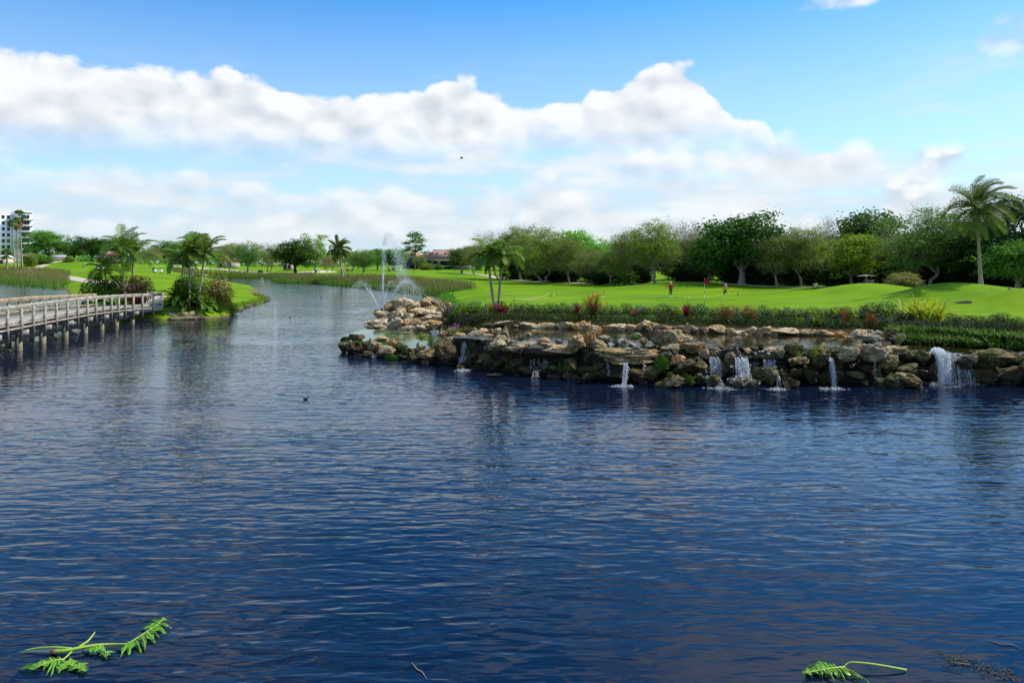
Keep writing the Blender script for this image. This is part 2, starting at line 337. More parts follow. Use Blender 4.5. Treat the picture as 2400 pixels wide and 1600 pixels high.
M_WOODW = pmat('weathered_wood_warm', (0.38, 0.30, 0.20), 0.85, 0.15, (5.0, (0.26, 0.20, 0.13)), (18, 0.012))
M_CONC = pmat('pile_concrete', (0.30, 0.27, 0.19), 0.9, 0.2, (5.0, (0.19, 0.18, 0.11)), (12, 0.02))
M_PATH = pmat('path_concrete', (0.50, 0.43, 0.33), 0.9, 0.2, (1.5, (0.42, 0.35, 0.26)))
M_SAND = pmat('bunker_sand', (0.72, 0.64, 0.52), 0.95, 0.1, (1.0, (0.62, 0.54, 0.42)))
M_BARK = pmat('bark_grey', (0.20, 0.17, 0.13), 0.9, 0.1, (6.0, (0.12, 0.10, 0.075)))
M_BARKP = pmat('bark_pale', (0.36, 0.33, 0.27), 0.9, 0.1, (5.0, (0.22, 0.19, 0.15)))
M_BARKD = pmat('bark_dark', (0.085, 0.065, 0.045), 0.9, 0.1, (6.0, (0.05, 0.04, 0.03)))
M_TWIG = pmat('twig', (0.30, 0.26, 0.19), 0.9, 0.1, (2.0, (0.22, 0.18, 0.11)))
M_PALMT = pmat('palm_trunk', (0.38, 0.33, 0.25), 0.85, 0.15, (9.0, (0.24, 0.19, 0.13)), (14, 0.03))
M_FIBRE = pmat('palm_fibre', (0.13, 0.085, 0.045), 0.95, 0.1, (9.0, (0.07, 0.05, 0.03)))
M_WHITE = pmat('white_paint', (0.78, 0.78, 0.77), 0.5, 0.3)
M_BLACK = pmat('black_plastic', (0.018, 0.018, 0.02), 0.5, 0.4)
M_GLASS = pmat('dark_glass', (0.012, 0.016, 0.035), 0.08, 0.6)
M_ROOF = pmat('roof_tile', (0.42, 0.255, 0.19), 0.85, 0.2, (1.2, (0.34, 0.20, 0.15)), (6, 0.05))
M_MULCH = pmat('mulch', (0.20, 0.075, 0.03), 0.95, 0.1, (4, (0.12, 0.05, 0.025)))
M_HOLLOW_SHADE = pmat('hollow_shade_dark', (0.02, 0.018, 0.012), 0.95, 0.1)  # near-black stand-in for the shade of a dip in the mound
def foammat():
    m = bpy.data.materials.new('white_water'); m.use_nodes = True; b = NB(m.node_tree); p = b.N['Principled BSDF']; out = b.N['Material Output']
    b.put(p.inputs['Base Color'], (0.86, 0.90, 0.93)); p.inputs['Roughness'].default_value = 0.25; p.inputs['IOR'].default_value = 1.33
    t = b.n('ShaderNodeBsdfTranslucent'); b.put(t.inputs[0], (0.86, 0.9, 0.93)); tr = b.n('ShaderNodeBsdfTransparent')
    m1 = b.n('ShaderNodeMixShader'); m1.inputs[0].default_value = 0.5; b.L.new(p.outputs[0], m1.inputs[1]); b.L.new(t.outputs[0], m1.inputs[2])
    m2 = b.n('ShaderNodeMixShader'); m2.inputs[0].default_value = 0.58; b.L.new(tr.outputs[0], m2.inputs[1]); b.L.new(m1.outputs[0], m2.inputs[2]); b.L.new(m2.outputs[0], out.inputs[0])
    return m
M_FOAM = foammat()
LM = {
    'dark': leafmat('leaf_dark', (0.033, 0.098, 0.010), (0.069, 0.156, 0.015), (0.022, 0.065, 0.007), 0.35),
    'green': leafmat('leaf_green', (0.081, 0.217, 0.021), (0.136, 0.307, 0.033), (0.054, 0.145, 0.018), 0.35),
    'bright': leafmat('leaf_bright', (0.109, 0.362, 0.021), (0.181, 0.471, 0.036), None, 0.4),
    'olive': leafmat('leaf_olive', (0.131, 0.219, 0.025), (0.237, 0.325, 0.044), (0.150, 0.163, 0.044), 0.40),
    'yellow': leafmat('leaf_yellow_green', (0.150, 0.260, 0.016), (0.270, 0.370, 0.028), (0.090, 0.190, 0.014), 0.38),
    'tan': leafmat('leaf_tan', (0.231, 0.225, 0.075), (0.300, 0.281, 0.100), (0.163, 0.200, 0.050), 0.35),
    'blue': leafmat('leaf_blue_green', (0.033, 0.100, 0.040), (0.057, 0.145, 0.048), (0.021, 0.064, 0.025), 0.25),
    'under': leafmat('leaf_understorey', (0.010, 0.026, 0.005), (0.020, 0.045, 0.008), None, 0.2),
    'palm': leafmat('frond_green', (0.080, 0.174, 0.020), (0.145, 0.246, 0.032), None, 0.35, 0.5, 0.8, 0.18),
    'coco': leafmat('frond_coconut', (0.072, 0.138, 0.020), (0.160, 0.203, 0.043), None, 0.30, 0.5, 0.8, 0.18),
    'shrub': leafmat('leaf_shrub', (0.016, 0.042, 0.007), (0.058, 0.095, 0.018), (0.040, 0.042, 0.014), 0.22, 0.55, 0.8, 0.10),
    'lily': leafmat('leaf_lily_turf', (0.036, 0.105, 0.010), (0.120, 0.225, 0.022), (0.016, 0.050, 0.007), 0.30, 0.55, 1.6, 0.12),
    'fern': leafmat('leaf_fern', (0.028, 0.095, 0.008), (0.080, 0.190, 0.016), (0.020, 0.060, 0.008), 0.35, 0.6, 4.0),
    'ti': leafmat('leaf_crimson', (0.100, 0.012, 0.020), (0.190, 0.022, 0.035), None, 0.35, 0.35),
    'ging': leafmat('leaf_variegated', (0.260, 0.360, 0.025), (0.460, 0.500, 0.070), None, 0.30, 0.5),
    'fire': leafmat('leaf_fine_stems', (0.060, 0.085, 0.014), (0.110, 0.120, 0.022), None, 0.3),
    'bronze': leafmat('leaf_bronze', (0.102, 0.043, 0.026), (0.072, 0.102, 0.020), (0.043, 0.080, 0.017), 0.3),
    'float': leafmat('leaf_floating', (0.100, 0.300, 0.016), (0.150, 0.340, 0.022), (0.060, 0.190, 0.014), 0.25, 0.4, 6.0, 0.4),
    'dead': leafmat('leaf_dead', (0.200, 0.130, 0.055), (0.140, 0.085, 0.035), None, 0.2),
    'reed': None,
}
FL = {k: leafmat('petal_' + k, a, b_, None, 0.3) for k, a, b_ in (('violet', (0.16, 0.11, 0.70), (0.26, 0.18, 0.80)), ('red', (0.70, 0.025, 0.03), (0.80, 0.07, 0.06)), ('pink', (0.75, 0.10, 0.25), (0.80, 0.20, 0.38)), ('yellow', (0.8, 0.72, 0.3), (0.85, 0.8, 0.5)), ('magenta', (0.65, 0.05, 0.55), (0.7, 0.1, 0.6)))}
def reedmat():
    m = bpy.data.materials.new('reed_blade'); m.use_nodes = True; b = NB(m.node_tree); p = b.N['Principled BSDF']
    g = b.n('ShaderNodeNewGeometry'); sp_ = b.n('ShaderNodeSeparateXYZ'); b.L.new(g.outputs['Position'], sp_.inputs[0])
    t = b.m('ADD', sp_.outputs[2], b.m('MULTIPLY', g.outputs['Random Per Island'], 0.9))
    c_ = b.mix(g.outputs['Random Per Island'], (0.080, 0.190, 0.020), (0.140, 0.260, 0.034))
    c_ = b.mix(b.rng(t, 1.1, 2.0), c_, b.mix(g.outputs['Random Per Island'], (0.17, 0.19, 0.045), (0.24, 0.21, 0.075)))
    b.put(p.inputs['Base Color'], c_); p.inputs['Roughness'].default_value = 0.6; p.inputs['Specular IOR Level'].default_value = 0.2
    t_ = b.n('ShaderNodeBsdfTranslucent'); b.put(t_.inputs[0], c_); mx = b.n('ShaderNodeMixShader'); mx.inputs[0].default_value = 0.45
    b.L.new(p.outputs[0], mx.inputs[1]); b.L.new(t_.outputs[0], mx.inputs[2]); b.L.new(mx.outputs[0], b.N['Material Output'].inputs[0])
    return m
LM['reed'] = reedmat()
# ================================================================== the ground
# spot heights: (column, row, distance) of places one can see, turned into (x, y, z)
SPOT = [(1100, 708, 76), (1572, 697, 88), (1700, 698, 88), (1290, 693, 95), (1416, 694, 92), (1500, 667, 128), (1600, 664, 118), (1750, 674, 110), (1870, 679, 100),
        (1960, 678, 92), (2030, 685, 82), (2090, 687, 80), (2235, 700, 71), (2150, 710, 62), (2390, 722, 56), (2480, 715, 60), (2260, 728, 52), (1250, 653, 180), (1190, 646, 200), (1080, 640, 240), (1000, 632, 235), (940, 636, 240),
        (880, 640, 235), (800, 651, 190), (760, 648, 250), (700, 642, 300), (600, 641, 300), (560, 636, 340), (300, 640, 195), (370, 638, 205), (200, 629, 270), (130, 609, 320), (60, 626, 290),
        (0, 634, 270), (-150, 632, 270), (250, 618, 320), (450, 621, 330), (430, 648, 190), (560, 690, 112), (590, 692, 110), (520, 678, 140), (470, 700, 82), (400, 691, 88), (300, 700, 84), (220, 690, 100), (170, 670, 150), (100, 650, 210),
        (330, 672, 120), (480, 660, 160), (620, 625, 420), (900, 626, 420), (1200, 628, 420), (1600, 626, 380), (2000, 627, 330), (2500, 628, 300), (2800, 640, 160), (1400, 634, 260), (1700, 640, 200), (2000, 650, 160), (2300, 655, 140)]
SP = np.array([tuple(P(*s)) for s in SPOT])
EX = [(x, 48, 1.75) for x in (-4, 3, 10, 18, 26, 34, 44)] + [(x, 38, 1.6) for x in (4, 14, 24, 34, 44)] + [(x, 58, 1.6) for x in (0, 8, 15)] + [(x, y, 2.2) for y in (700, 1500, 3000) for x in (-1.2 * y, -.6 * y, 0, .6 * y, 1.2 * y)]
SP = np.concatenate([SP, np.array(EX)])
def _uv(x, y): return np.stack([x / y * 2.4, np.log(y)], -1)
def _k(r): return r * r * np.log(r + 1e-9)
_c = _uv(SP[:, 0], SP[:, 1]); _n = len(SP)
_A = np.zeros((_n + 3, _n + 3)); _A[:_n, :_n] = _k(np.linalg.norm(_c[:, None] - _c[None], axis=2)) + np.eye(_n) * 0.02
_A[:_n, _n] = 1; _A[:_n, _n + 1:] = _c; _A[_n, :_n] = 1; _A[_n + 1:, :_n] = _c.T
_w = np.linalg.solve(_A, np.concatenate([SP[:, 2], np.zeros(3)]))
def rbf(x, y):
    q = _uv(x, y); out = np.empty(len(q))
    for i in range(0, len(q), 20000):
        s = q[i:i + 20000]; out[i:i + 20000] = _k(np.linalg.norm(s[:, None] - _c[None], axis=2)) @ _w[:_n] + _w[_n] + s @ _w[_n + 1:]
    return out
WALL = [(-10.2, 43.2), (-7.8, 41.0), (-5.3, 38.7), (-3.2, 37.3), (-0.6, 35.1), (1.9, 33.7), (4.5, 32.0), (7.25, 31.9), (10.8, 31.8), (14.4, 31.8), (18.3, 32.0), (21.7, 31.9), (27, 31.5), (34, 31), (48, 30), (70, 28)]
SHORE1 = [(-11.3, 50), (-11.6, 57), (-10.3, 63.5), (-7.2, 66.5), (-6.8, 74), (-8.2, 92), (-9.6, 106), (-11.8, 121), (-15.5, 133), (-21.8, 146), (-32.8, 167), (-47.7, 188), (-59, 199), (-66, 212), (-68.5, 231), (-74, 250), (-86, 265), (-104, 272), (-112, 262), (-104, 240), (-88, 212)]
SHORE2 = [(-75, 196), (-60, 170), (-50, 146), (-41.5, 121), (-36.5, 110), (-34.2, 103), (-32.6, 95), (-31.6, 87), (-29.6, 78), (-28.4, 74), (-28.6, 71.4), (-30.6, 69.2), (-32.4, 68.2), (-36.5, 68.6), (-40, 73), (-46, 83), (-56, 98), (-75, 125), (-88, 146), (-96, 157), (-118, 180), (-143, 205), (-184, 243), (-260, 300), (-420, 360)]
LAKE = np.array(WALL[::-1] + SHORE1 + SHORE2 + [(-420, -30), (70, -30)])
def sdf(x, y, poly):                                  # > 0 outside the polygon
    p = np.stack([x, y], -1); a = poly; b = np.roll(poly, -1, 0); dist = np.full(len(p), 1e9); ins = np.zeros(len(p), bool)
    for (ax, ay), (bx, by) in zip(a, b):
        e = np.array((bx - ax, by - ay)); wv = p - (ax, ay); t = np.clip((wv @ e) / (e @ e + 1e-12), 0, 1)
        dist = np.minimum(dist, np.hypot(*(wv - t[:, None] * e).T))
        cnd = ((ay > p[:, 1]) != (by > p[:, 1])); xi = ax + (p[:, 1] - ay) / (by - ay + 1e-12) * (bx - ax)
        ins ^= cnd & (p[:, 0] < xi)
    return np.where(ins, -dist, dist)
def pz(lst, z): return [tuple(Wp(a, b, z))[:2] for a, b in lst]
FR = [(x, y + 1.2) for x, y in WALL]
POOL = np.array(FR[3:10] + [(16.3, 33.4), (16.8, 35.6)] + pz([(2040, 789), (1950, 786), (1800, 785), (1650, 783), (1500, 778), (1400, 773), (1300, 769), (1200, 768), (1150, 773), (1112, 785)], 1.4))
POOLR = np.array([(17.0, 32.8)] + [(x, y) for x, y in FR[10:14]] + [(34, 33.5), (27, 33.6)] + pz([(2400, 823), (2300, 815), (2200, 806), (2130, 803)], 1.2))
OUTC = np.array([(-13, 43), (-9, 40.5), (-4.5, 38), (-2.0, 37.5), (0.5, 40), (-0.5, 44), (-3.2, 48.5), (-4.6, 53), (-5.0, 60), (-5.6, 68), (-13, 68)])
POOLL = np.array([(-9.6, 44.6), (-7.6, 42.2), (-5.0, 40.4), (-3.6, 40.6), (-3.4, 43), (-4.6, 47.5), (-6.2, 50.3), (-8.6, 52), (-10.6, 52.6), (-10.9, 48)])
UP = [(941, 717, 62, 30, 61, 'p'), (999, 714, 50, 34, 62, 't'), (1010, 706, 14, 20, 62, 'r'), (911, 720, 22, 16, 60, 'r'), (969, 721, 30, 26, 60.5, 't'), (993, 731, 54, 18, 59, 'p'), (1042, 727, 32, 38, 58, 'r'), (1031, 711, 20, 14, 61, 'r'), (1018, 709, 14, 12, 61.5, 'g'),
      (928, 737, 40, 22, 57.5, 'p'), (892, 739, 30, 18, 58, 't'), (958, 743, 24, 16, 56.5, 'p'), (1004, 744, 40, 17, 56, 'p'), (1028, 738, 16, 13, 57, 'p'), (887, 754, 54, 16, 57, 'p'), (884, 766, 52, 12, 56.3, 't'), (924, 764, 34, 36, 54, 'p'), (900, 773, 22, 13, 55.4, 'p'), (870, 779, 18, 13, 55.2, 't'),
      (948, 758, 32, 22, 55, 't'), (975, 758, 30, 22, 54.5, 'r'), (1001, 758, 34, 18, 54, 'p'), (954, 773, 38, 19, 52, 'p'), (984, 771, 26, 20, 51.5, 'p'), (1023, 762, 38, 22, 52, 'r'), (1046, 771, 24, 22, 50, 't'), (1064, 754, 46, 18, 51, 'r'), (1086, 762, 28, 16, 49.5, 'p'), (1109, 758, 38, 20, 49.5, 'r'), (1090, 748, 24, 14, 52, 'p'),
      (1126, 764, 34, 16, 47.5, 'r'), (1096, 773, 34, 16, 46, 'r'), (948, 784, 50, 9, 49.6, 't'), (905, 785, 40, 8, 52, 'm'), (1038, 782, 20, 18, 47.5, 'r'), (1062, 778, 24, 16, 47, 't'), (1154, 763, 42, 14, 44.8, 'p'), (1140, 752, 22, 12, 47, 'g'), (1180, 757, 40, 9, 43.5, 'p'), (1158, 776, 34, 14, 42, 'p'), (1134, 777, 24, 14, 43.2, 'r'),
      (1025, 748, 26, 18, 55, 't'), (1050, 745, 30, 18, 54, 't'), (970, 735, 24, 20, 58, 't'), (1008, 726, 30, 20, 60, 't'), (940, 730, 30, 18, 59.5, 't'), (910, 748, 30, 18, 57.4, 't'), (960, 752, 26, 18, 56, 't'), (1074, 768, 24, 16, 48, 'p'), (1116, 774, 22, 12, 45, 'p')]
TIP = [(810, 795, 22, 15, 45, 'm'), (836, 793, 38, 18, 45, 'b'), (806, 814, 30, 22, 43.5, 'm'), (824, 817, 26, 20, 43.2, 'm'), (844, 811, 52, 32, 42.5, 'b', -25), (890, 795, 40, 15, 44.5, 'r'), (877, 809, 36, 30, 42, 't'), (918, 804, 28, 20, 42.5, 'r'), (905, 825, 46, 28, 41, 'p'), (862, 831, 26, 16, 41.3, 'b'),
       (934, 812, 26, 20, 42, 'm'), (958, 822, 30, 22, 40, 'm'), (940, 838, 30, 20, 40.6, 'm'), (967, 844, 24, 24, 39, 'b'), (986, 814, 22, 24, 40.5, 'p'), (1003, 835, 36, 34, 38.8, 't', -20), (1022, 824, 26, 36, 39.0, 'm'), (1046, 824, 48, 62, 38, 'b', -18, 0.7), (1057, 796, 30, 12, 39, 'p'), (1027, 807, 18, 18, 41, 'p'),
       (880, 838, 30, 16, 41, 'm'), (985, 838, 20, 20, 39.2, 'm'), (1079, 790, 30, 18, 43, 'r'), (1113, 787, 32, 23, 41, 'p'), (1128, 786, 22, 19, 40.7, 'p'), (1120, 800, 42, 9, 39.8, 'p'), (1152, 793, 40, 19, 39.5, 'p'), (1060, 800, 22, 18, 40.5, 't'), (1100, 800, 20, 16, 41, 't')]
UPW = np.array([tuple(P(q[0], q[1], q[4])) for q in UP + TIP])
def _mx(px, Y): return (px - CX) * Y / F
MOUND = [(_mx(2225, 64), 64, 4.0, 1.55, 1.3), (_mx(2420, 54), 54, 3.4, 1.5, 1.3), (_mx(2035, 82), 82, 6.0, 1.0, 1.0), (_mx(1610, 112), 112, 9, 0.5, 1.4), (_mx(2560, 60), 60, 6.0, 1.2, 1.2), (-34.5, 74.0, 3.4, 0.75, 1.2), (-30.8, 73.0, 2.2, 0.5, 1.2)]
def Hf(x, y):
    x = np.atleast_1d(np.asarray(x, float)); y = np.atleast_1d(np.asarray(y, float)); yy = np.maximum(y, 20)
    z = np.clip(rbf(x, yy), 0.35, 12)
    z = z + (fbm(np.stack([x * 0.05, y * 0.05, x * 0], -1), 3, 5) - 0.45) * 0.35
    for gx, gy, gr, gh, ex in MOUND: q = ((x - gx) / (gr * ex)) ** 2 + ((y - gy) / gr) ** 2; z = z + gh * np.exp(-q)
    dd = sdf(x, y, LAKE); near = (y < 72) & (x > -13)
    dd = np.where(near, dd - 0.9, dd); ramp = np.where(near, 0.9, 6.0); t = np.clip(dd / ramp, 0, 1); t = np.where(near, t, np.sqrt(t) * 0.6 + t * 0.4)
    z = np.where(dd < 0, np.maximum(-1.2, dd * 0.6), z * t)
    for poly, lv in ((POOL, 1.4), (POOLR, 1.2), (POOLL, 0.55)):
        s = sdf(x, y, poly); z = np.where(s < 0.35, np.minimum(z, lv - 0.35 + np.clip(s, -0.3, 0.35)), z)
    s = sdf(x, y, POOLL); 
    o = np.clip(sdf(x, y, OUTC) * 1.0 + 1.0, 0, 1)
    if (o < 1).any():
        k = o < 1; dq = (x[k][:, None] - UPW[None, :, 0]) ** 2 + (y[k][:, None] - UPW[None, :, 1]) ** 2 + 0.05; wt = 1 / dq ** 2; zz = (wt * UPW[None, :, 2]).sum(1) / wt.sum(1) - 0.22
        z[k] = np.minimum(z[k], zz * (1 - o[k]) + z[k] * o[k])
    return z
def hz_(x, y): return float(Hf(x, y)[0])
def G(px, Y, dz=0.0): x = (px - CX) * Y / F; return Vector((x, Y, hz_(x, Y) + dz))
rows = np.concatenate([np.linspace(27, 34, 22)[:-1], np.exp(np.linspace(math.log(34), math.log(420), 330)), np.exp(np.linspace(math.log(440), math.log(6000), 24))])
cols = np.linspace(-1.25, 1.25, 560)
YY, UU = np.meshgrid(rows, cols, indexing='ij'); XX = UU * YY
ZZ = Hf(XX.ravel(), YY.ravel()).reshape(XX.shape)
nr, nc = XX.shape; ii = (np.arange(nr - 1)[:, None] * nc + np.arange(nc - 1)[None]).ravel()
quads = np.stack([ii, ii + 1, ii + nc + 1, ii + nc], -1)
zq = ZZ.ravel()[quads].max(1); quads = quads[zq > -0.9]
mb = MB(); mb.add(np.stack([XX, YY, ZZ], -1).reshape(-1, 3), quads); gm = mb.mesh('ground', M_GRASS, True); struct('ground', gm)
BEDP = np.array([(-13, 43), (-9, 40), (-4.5, 37), (0, 34), (4, 31), (80, 27), (80, 36)] + [((px - CX) * Y / F, Y) for px, Y in ((2900, 41), (2400, 43.6), (2120, 44.8), (2060, 44.8), (1600, 47.0), (1300, 49), (1062, 50))] + [(-4.4, 54), (-5.2, 67), (-13, 67)])
sl = np.clip(0.5 - sdf(XX.ravel(), YY.ravel(), BEDP) / 0.5, 0, 1); at_ = gm.attributes.new('soil', 'FLOAT', 'POINT'); at_.data.foreach_set('value', sl.astype(np.float32))
mb = MB(); mb.add([(-900, -40, 0), (900, -40, 0), (900, 700, 0), (-900, 700, 0)], [(0, 1, 2, 3)]); struct('lake_water', mb.mesh('lake_water', M_LAKE))
def flat(name, poly, z, mat):
    mb = MB(); v = [(x, y, z) for x, y in poly]; mb.v.append(np.array(v, float)); mb.f.append((np.array([list(range(len(v)))]), 0)); mb.n = len(v)
    me = mb.mesh(name, mat); bm = bmesh.new(); bm.from_mesh(me); bmesh.ops.triangulate(bm, faces=bm.faces[:]); bm.normal_update()
    for f in bm.faces:
        if f.normal.z < 0: f.normal_flip()
    bm.to_mesh(me); bm.free(); return struct(name, me)
flat('pool_water', POOL, 1.4, M_POOL); flat('pool_water', POOLR, 1.2, M_POOL); flat('algae_pool_water', POOLL, 0.55, M_ALGAE)
def smoothline(pts, step):
    pts = np.array(pts, float); q = np.concatenate([[2 * pts[0] - pts[1]], pts, [2 * pts[-1] - pts[-2]]]); out = []
    for i in range(1, len(q) - 2):
        n = max(2, int(np.linalg.norm(q[i + 1] - q[i]) / (step * 0.25)))
        for t in np.linspace(0, 1, n, endpoint=False):
            out.append(0.5 * ((2 * q[i]) + (-q[i - 1] + q[i + 1]) * t + (2 * q[i - 1] - 5 * q[i] + 4 * q[i + 1] - q[i + 2]) * t * t + (-q[i - 1] + 3 * q[i] - 3 * q[i + 1] + q[i + 2]) * t ** 3))
    out.append(pts[-1]); out = np.array(out); s = np.concatenate([[0], np.cumsum(np.linalg.norm(np.diff(out, axis=0), axis=1))])
    u = np.arange(0, s[-1], step); return np.stack([np.interp(u, s, out[:, k]) for k in range(out.shape[1])], -1)
def path(pts, width, mat, lift=0.07, name='cart_path'):
    c_ = smoothline(pts, 1.0); t = np.gradient(c_, axis=0); t /= np.linalg.norm(t, axis=1)[:, None]; nn = np.stack([-t[:, 1], t[:, 0]], -1)
    K = 5; offs = np.linspace(-width / 2, width / 2, K); V = (c_[:, None] + nn[:, None] * offs[None, :, None]).reshape(-1, 2)
    z = Hf(V[:, 0], V[:, 1]) + lift; n = len(c_); V3 = np.concatenate([V, z[:, None]], 1)
    i = (np.arange(n - 1)[:, None] * K + np.arange(K - 1)[None]).ravel(); mb = MB(); mb.add(V3, np.stack([i, i + K, i + K + 1, i + 1], -1))
    sk = []; 
    for a in (0, K - 1):
        lo = V3.reshape(n, K, 3)[:, a].copy(); lo[:, 2] -= 0.15; hi = V3.reshape(n, K, 3)[:, a]; j = np.arange(n - 1)
        mb.add(np.concatenate([hi, lo]), np.stack([j, j + 1, j + 1 + n, j + n], -1))
    return struct(name, mb.mesh(name, mat, False))
def XYg(px, Y): return ((px - CX) * Y / F, Y)
path([(-34.6, 69.6), (-37.5, 76), (-43, 88), (-52, 103), (-62, 120), (-72, 136), (-88, 158), XYg(195, 172), XYg(160, 195), XYg(115, 222), XYg(70, 240), XYg(62, 252), XYg(85, 275), XYg(125, 312), XYg(150, 330)], 3.2, M_PATH)
path([XYg(2230, 90), XYg(2000, 100), XYg(1850, 107), XYg(1720, 112), XYg(1600, 124), XYg(1470, 130), XYg(1330, 146), XYg(1215, 165), XYg(1130, 200), XYg(1080, 225)], 2.6, M_PATH)
def blob(name, px, Y, rx, ry, mat, lift=0.06, seed=0, label=None):
    x0, y0 = XYg(px, Y); th = np.linspace(0, 2 * math.pi, 40, endpoint=False); rr = 0.75 + 0.5 * fbm(np.stack([np.cos(th) * 1.6 + seed * 3, np.sin(th) * 1.6, th * 0], -1), 3, seed)
    V = [(x0, y0)]; 
    for q in (0.35, 0.7, 1.0): V += [(x0 + math.cos(a) * r * rx * q, y0 + math.sin(a) * r * ry * q) for a, r in zip(th, rr)]
    V = np.array(V); z = Hf(V[:, 0], V[:, 1]) + lift; z[-40:] -= 0.12; mb = MB(); V3 = np.concatenate([V, z[:, None]], 1)
    mb.add(V3, [(0, 1 + i, 1 + (i + 1) % 40) for i in range(40)]); o = []
    for k in range(2):
        a = 1 + k * 40; o += [(a + i, a + 40 + i, a + 40 + (i + 1) % 40, a + (i + 1) % 40) for i in range(40)]
    mb.f.append((np.array(o), 0)); return struct(name, mb.mesh(name, mat))
for k, (px, Y, rx, ry) in enumerate([(530, 315, 10, 11), (595, 318, 7, 9), (560, 330, 9, 8), (440, 300, 5, 8), (470, 305, 5, 8), (722, 325, 6, 10), (748, 332, 6, 10), (770, 318, 4, 7)]): blob('sand_bunker', px, Y, rx, ry, M_SAND, 0.16, k)
blob('mulch_ring', 803, 188, 1.8, 1.8, M_MULCH, 0.1, 3); blob('mulch_ring', 40, 262, 3, 3, M_MULCH, 0.1, 4); blob('mulch_ring', 850, 235, 3, 2, M_MULCH, 0.1, 6)
M_MUD = pmat('worn_turf', (0.20, 0.26, 0.06), 0.9, 0.1, (2.0, (0.24, 0.20, 0.08)))
blob('bare_patch', 1250, 84, 2.2, 1.2, M_MUD, 0.03, 8); blob('bare_patch', 1232, 92, 4.0, 0.5, M_MUD, 0.03, 9)
def onground(px, py):                                  # first place along a line of sight where the turf is met
    for Y in np.arange(44, 260, 0.1):
        x = (px - CX) * Y / F
        if hz_(x, Y) >= CH - (py - HY) * Y / F: return Y
    return 120.0
blob('hollow_shade', 2258, onground(2258, 709), 0.55, 1.1, M_HOLLOW_SHADE, 0.03, 11)  # flat dark oval painting the shade of a dip in the turf
# ================================================================== the footbridge
NEAR = [(-23.0, 8), (-25, 20), (-26.7, 31), (-27.9, 38), (-29.0, 43.3), (-29.8, 46.7), (-30.5, 50.2), (-31.1, 53.5), (-31.9, 57.4), (-32.7, 61.3), (-33.2, 64), (-33.4, 67), (-33.1, 70)]
BW = 4.3
nl = smoothline(NEAR, 0.2); nt_ = np.gradient(nl, axis=0); nt_ /= np.linalg.norm(nt_, axis=1)[:, None]; nn_ = np.stack([-nt_[:, 1], nt_[:, 0]], -1)
def deckz(y): return 1.64 - 0.34 * max(0.0, min(1.0, (y - 55) / 14.0))
BR = Vector((-30.5, 50.0, 0)); bridge = thing('footbridge', 'long weathered grey timber footbridge curving across the left of the lake', 'bridge', BR)
def bl(v): return Vector(v) - BR
def onb(i, off, z): q = nl[i] + nn_[i] * off; return Vector((q[0], q[1], z))
rngb = random.Random(5)
pm = MB(); pm.box((0, 0, 0), (BW, 0.185, 0.05)); plank = pm.mesh('plank', M_WOOD)
vis0 = int(np.argmin(abs(nl[:, 1] - 26)))
far_planks = MB()
for i in range(0, len(nl)):
    ang = math.atan2(nn_[i][1], nn_[i][0]); c_ = onb(i, BW / 2, deckz(nl[i][1]) - 0.025 + rngb.uniform(-.006, .006))
    if i >= vis0: obj('plank', plank, bridge, bl(c_), (0, 0, ang))
    else: far_planks.box(bl(c_), (BW, 0.185, 0.05), Matrix.Rotation(ang, 3, 'Z'))
tag(obj('planking', far_planks.mesh('planking', M_WOOD), bridge), kind='stuff')
def rail_strip(name, off, zoff, wid, hgt, i0, i1, mat, seg=9):
    for a in range(i0, i1, seg):
        b_ = min(a + seg, i1 - 1)
        if b_ <= a: continue
        m_ = MB(); m_.bar(bl(onb(a, off, deckz(nl[a][1]) + zoff)), bl(onb(b_, off, deckz(nl[b_][1]) + zoff)), hgt, wid)
        obj(name, m_.mesh(name, mat), bridge)
NN = len(nl); sp_i = 8.75
fend = int(np.argmin(abs(nl[:, 1] - 66.5)))
k = 0; posts = []
start = int(np.argmin(abs(nl[:, 1] - 43.6))) % 9
pi_ = [i for i in range(start, NN - 2, 9)]
pmn = MB(); pmn.box((0, 0, -0.05), (0.14, 0.12, 2.0)); post_near = pmn.mesh('post', M_WOOD)
pmf = MB(); pmf.box((0, 0, 0.28), (0.14, 0.12, 1.35)); post_far = pmf.mesh('post', M_WOODW)
pile_m = MB(); pile_m.tube([(0, 0, -1.2), (0, 0, 0.0), (0, 0, 1.05)], [0.20, 0.20, 0.19], 12); pile = pile_m.mesh('pile', M_CONC, True)
cap_m = MB(); cap_m.box((0, 0, 0), (BW + 0.3, 0.34, 0.34)); cap = cap_m.mesh('pile_cap', M_WOOD)
brace_m = MB(); brace_m.bar((-BW / 2 + 0.5, 0.2, -0.5), (BW / 2 - 0.5, 0.2, -1.5), 0.06, 0.22); brace_m.bar((BW / 2 - 0.5, -0.2, -0.5), (-BW / 2 + 0.5, -0.2, -1.5), 0.06, 0.22); brace = brace_m.mesh('cross_brace', M_WOOD)
for q, i in enumerate(pi_):
    z = deckz(nl[i][1]); ang = math.atan2(nn_[i][1], nn_[i][0])
    obj('post', post_near, bridge, bl(onb(i, -0.09, z)), (0, 0, ang))
    if i < fend: obj('post', post_far, bridge, bl(onb(i, BW + 0.09, z)), (0, 0, ang))
    if q % 2 == 0 and i + 4 < NN - 6:
        j = i + 4; ang = math.atan2(nn_[j][1], nn_[j][0]); z = deckz(nl[j][1])
        obj('pile_cap', cap, bridge, bl(onb(j, BW / 2, z - 0.57)), (0, 0, ang)); obj('cross_brace', brace, bridge, bl(onb(j, BW / 2, z - 0.35)), (0, 0, ang))
        for off in (0.35, BW - 0.35): obj('pile', pile, bridge, bl(onb(j, off, z - 1.66)))
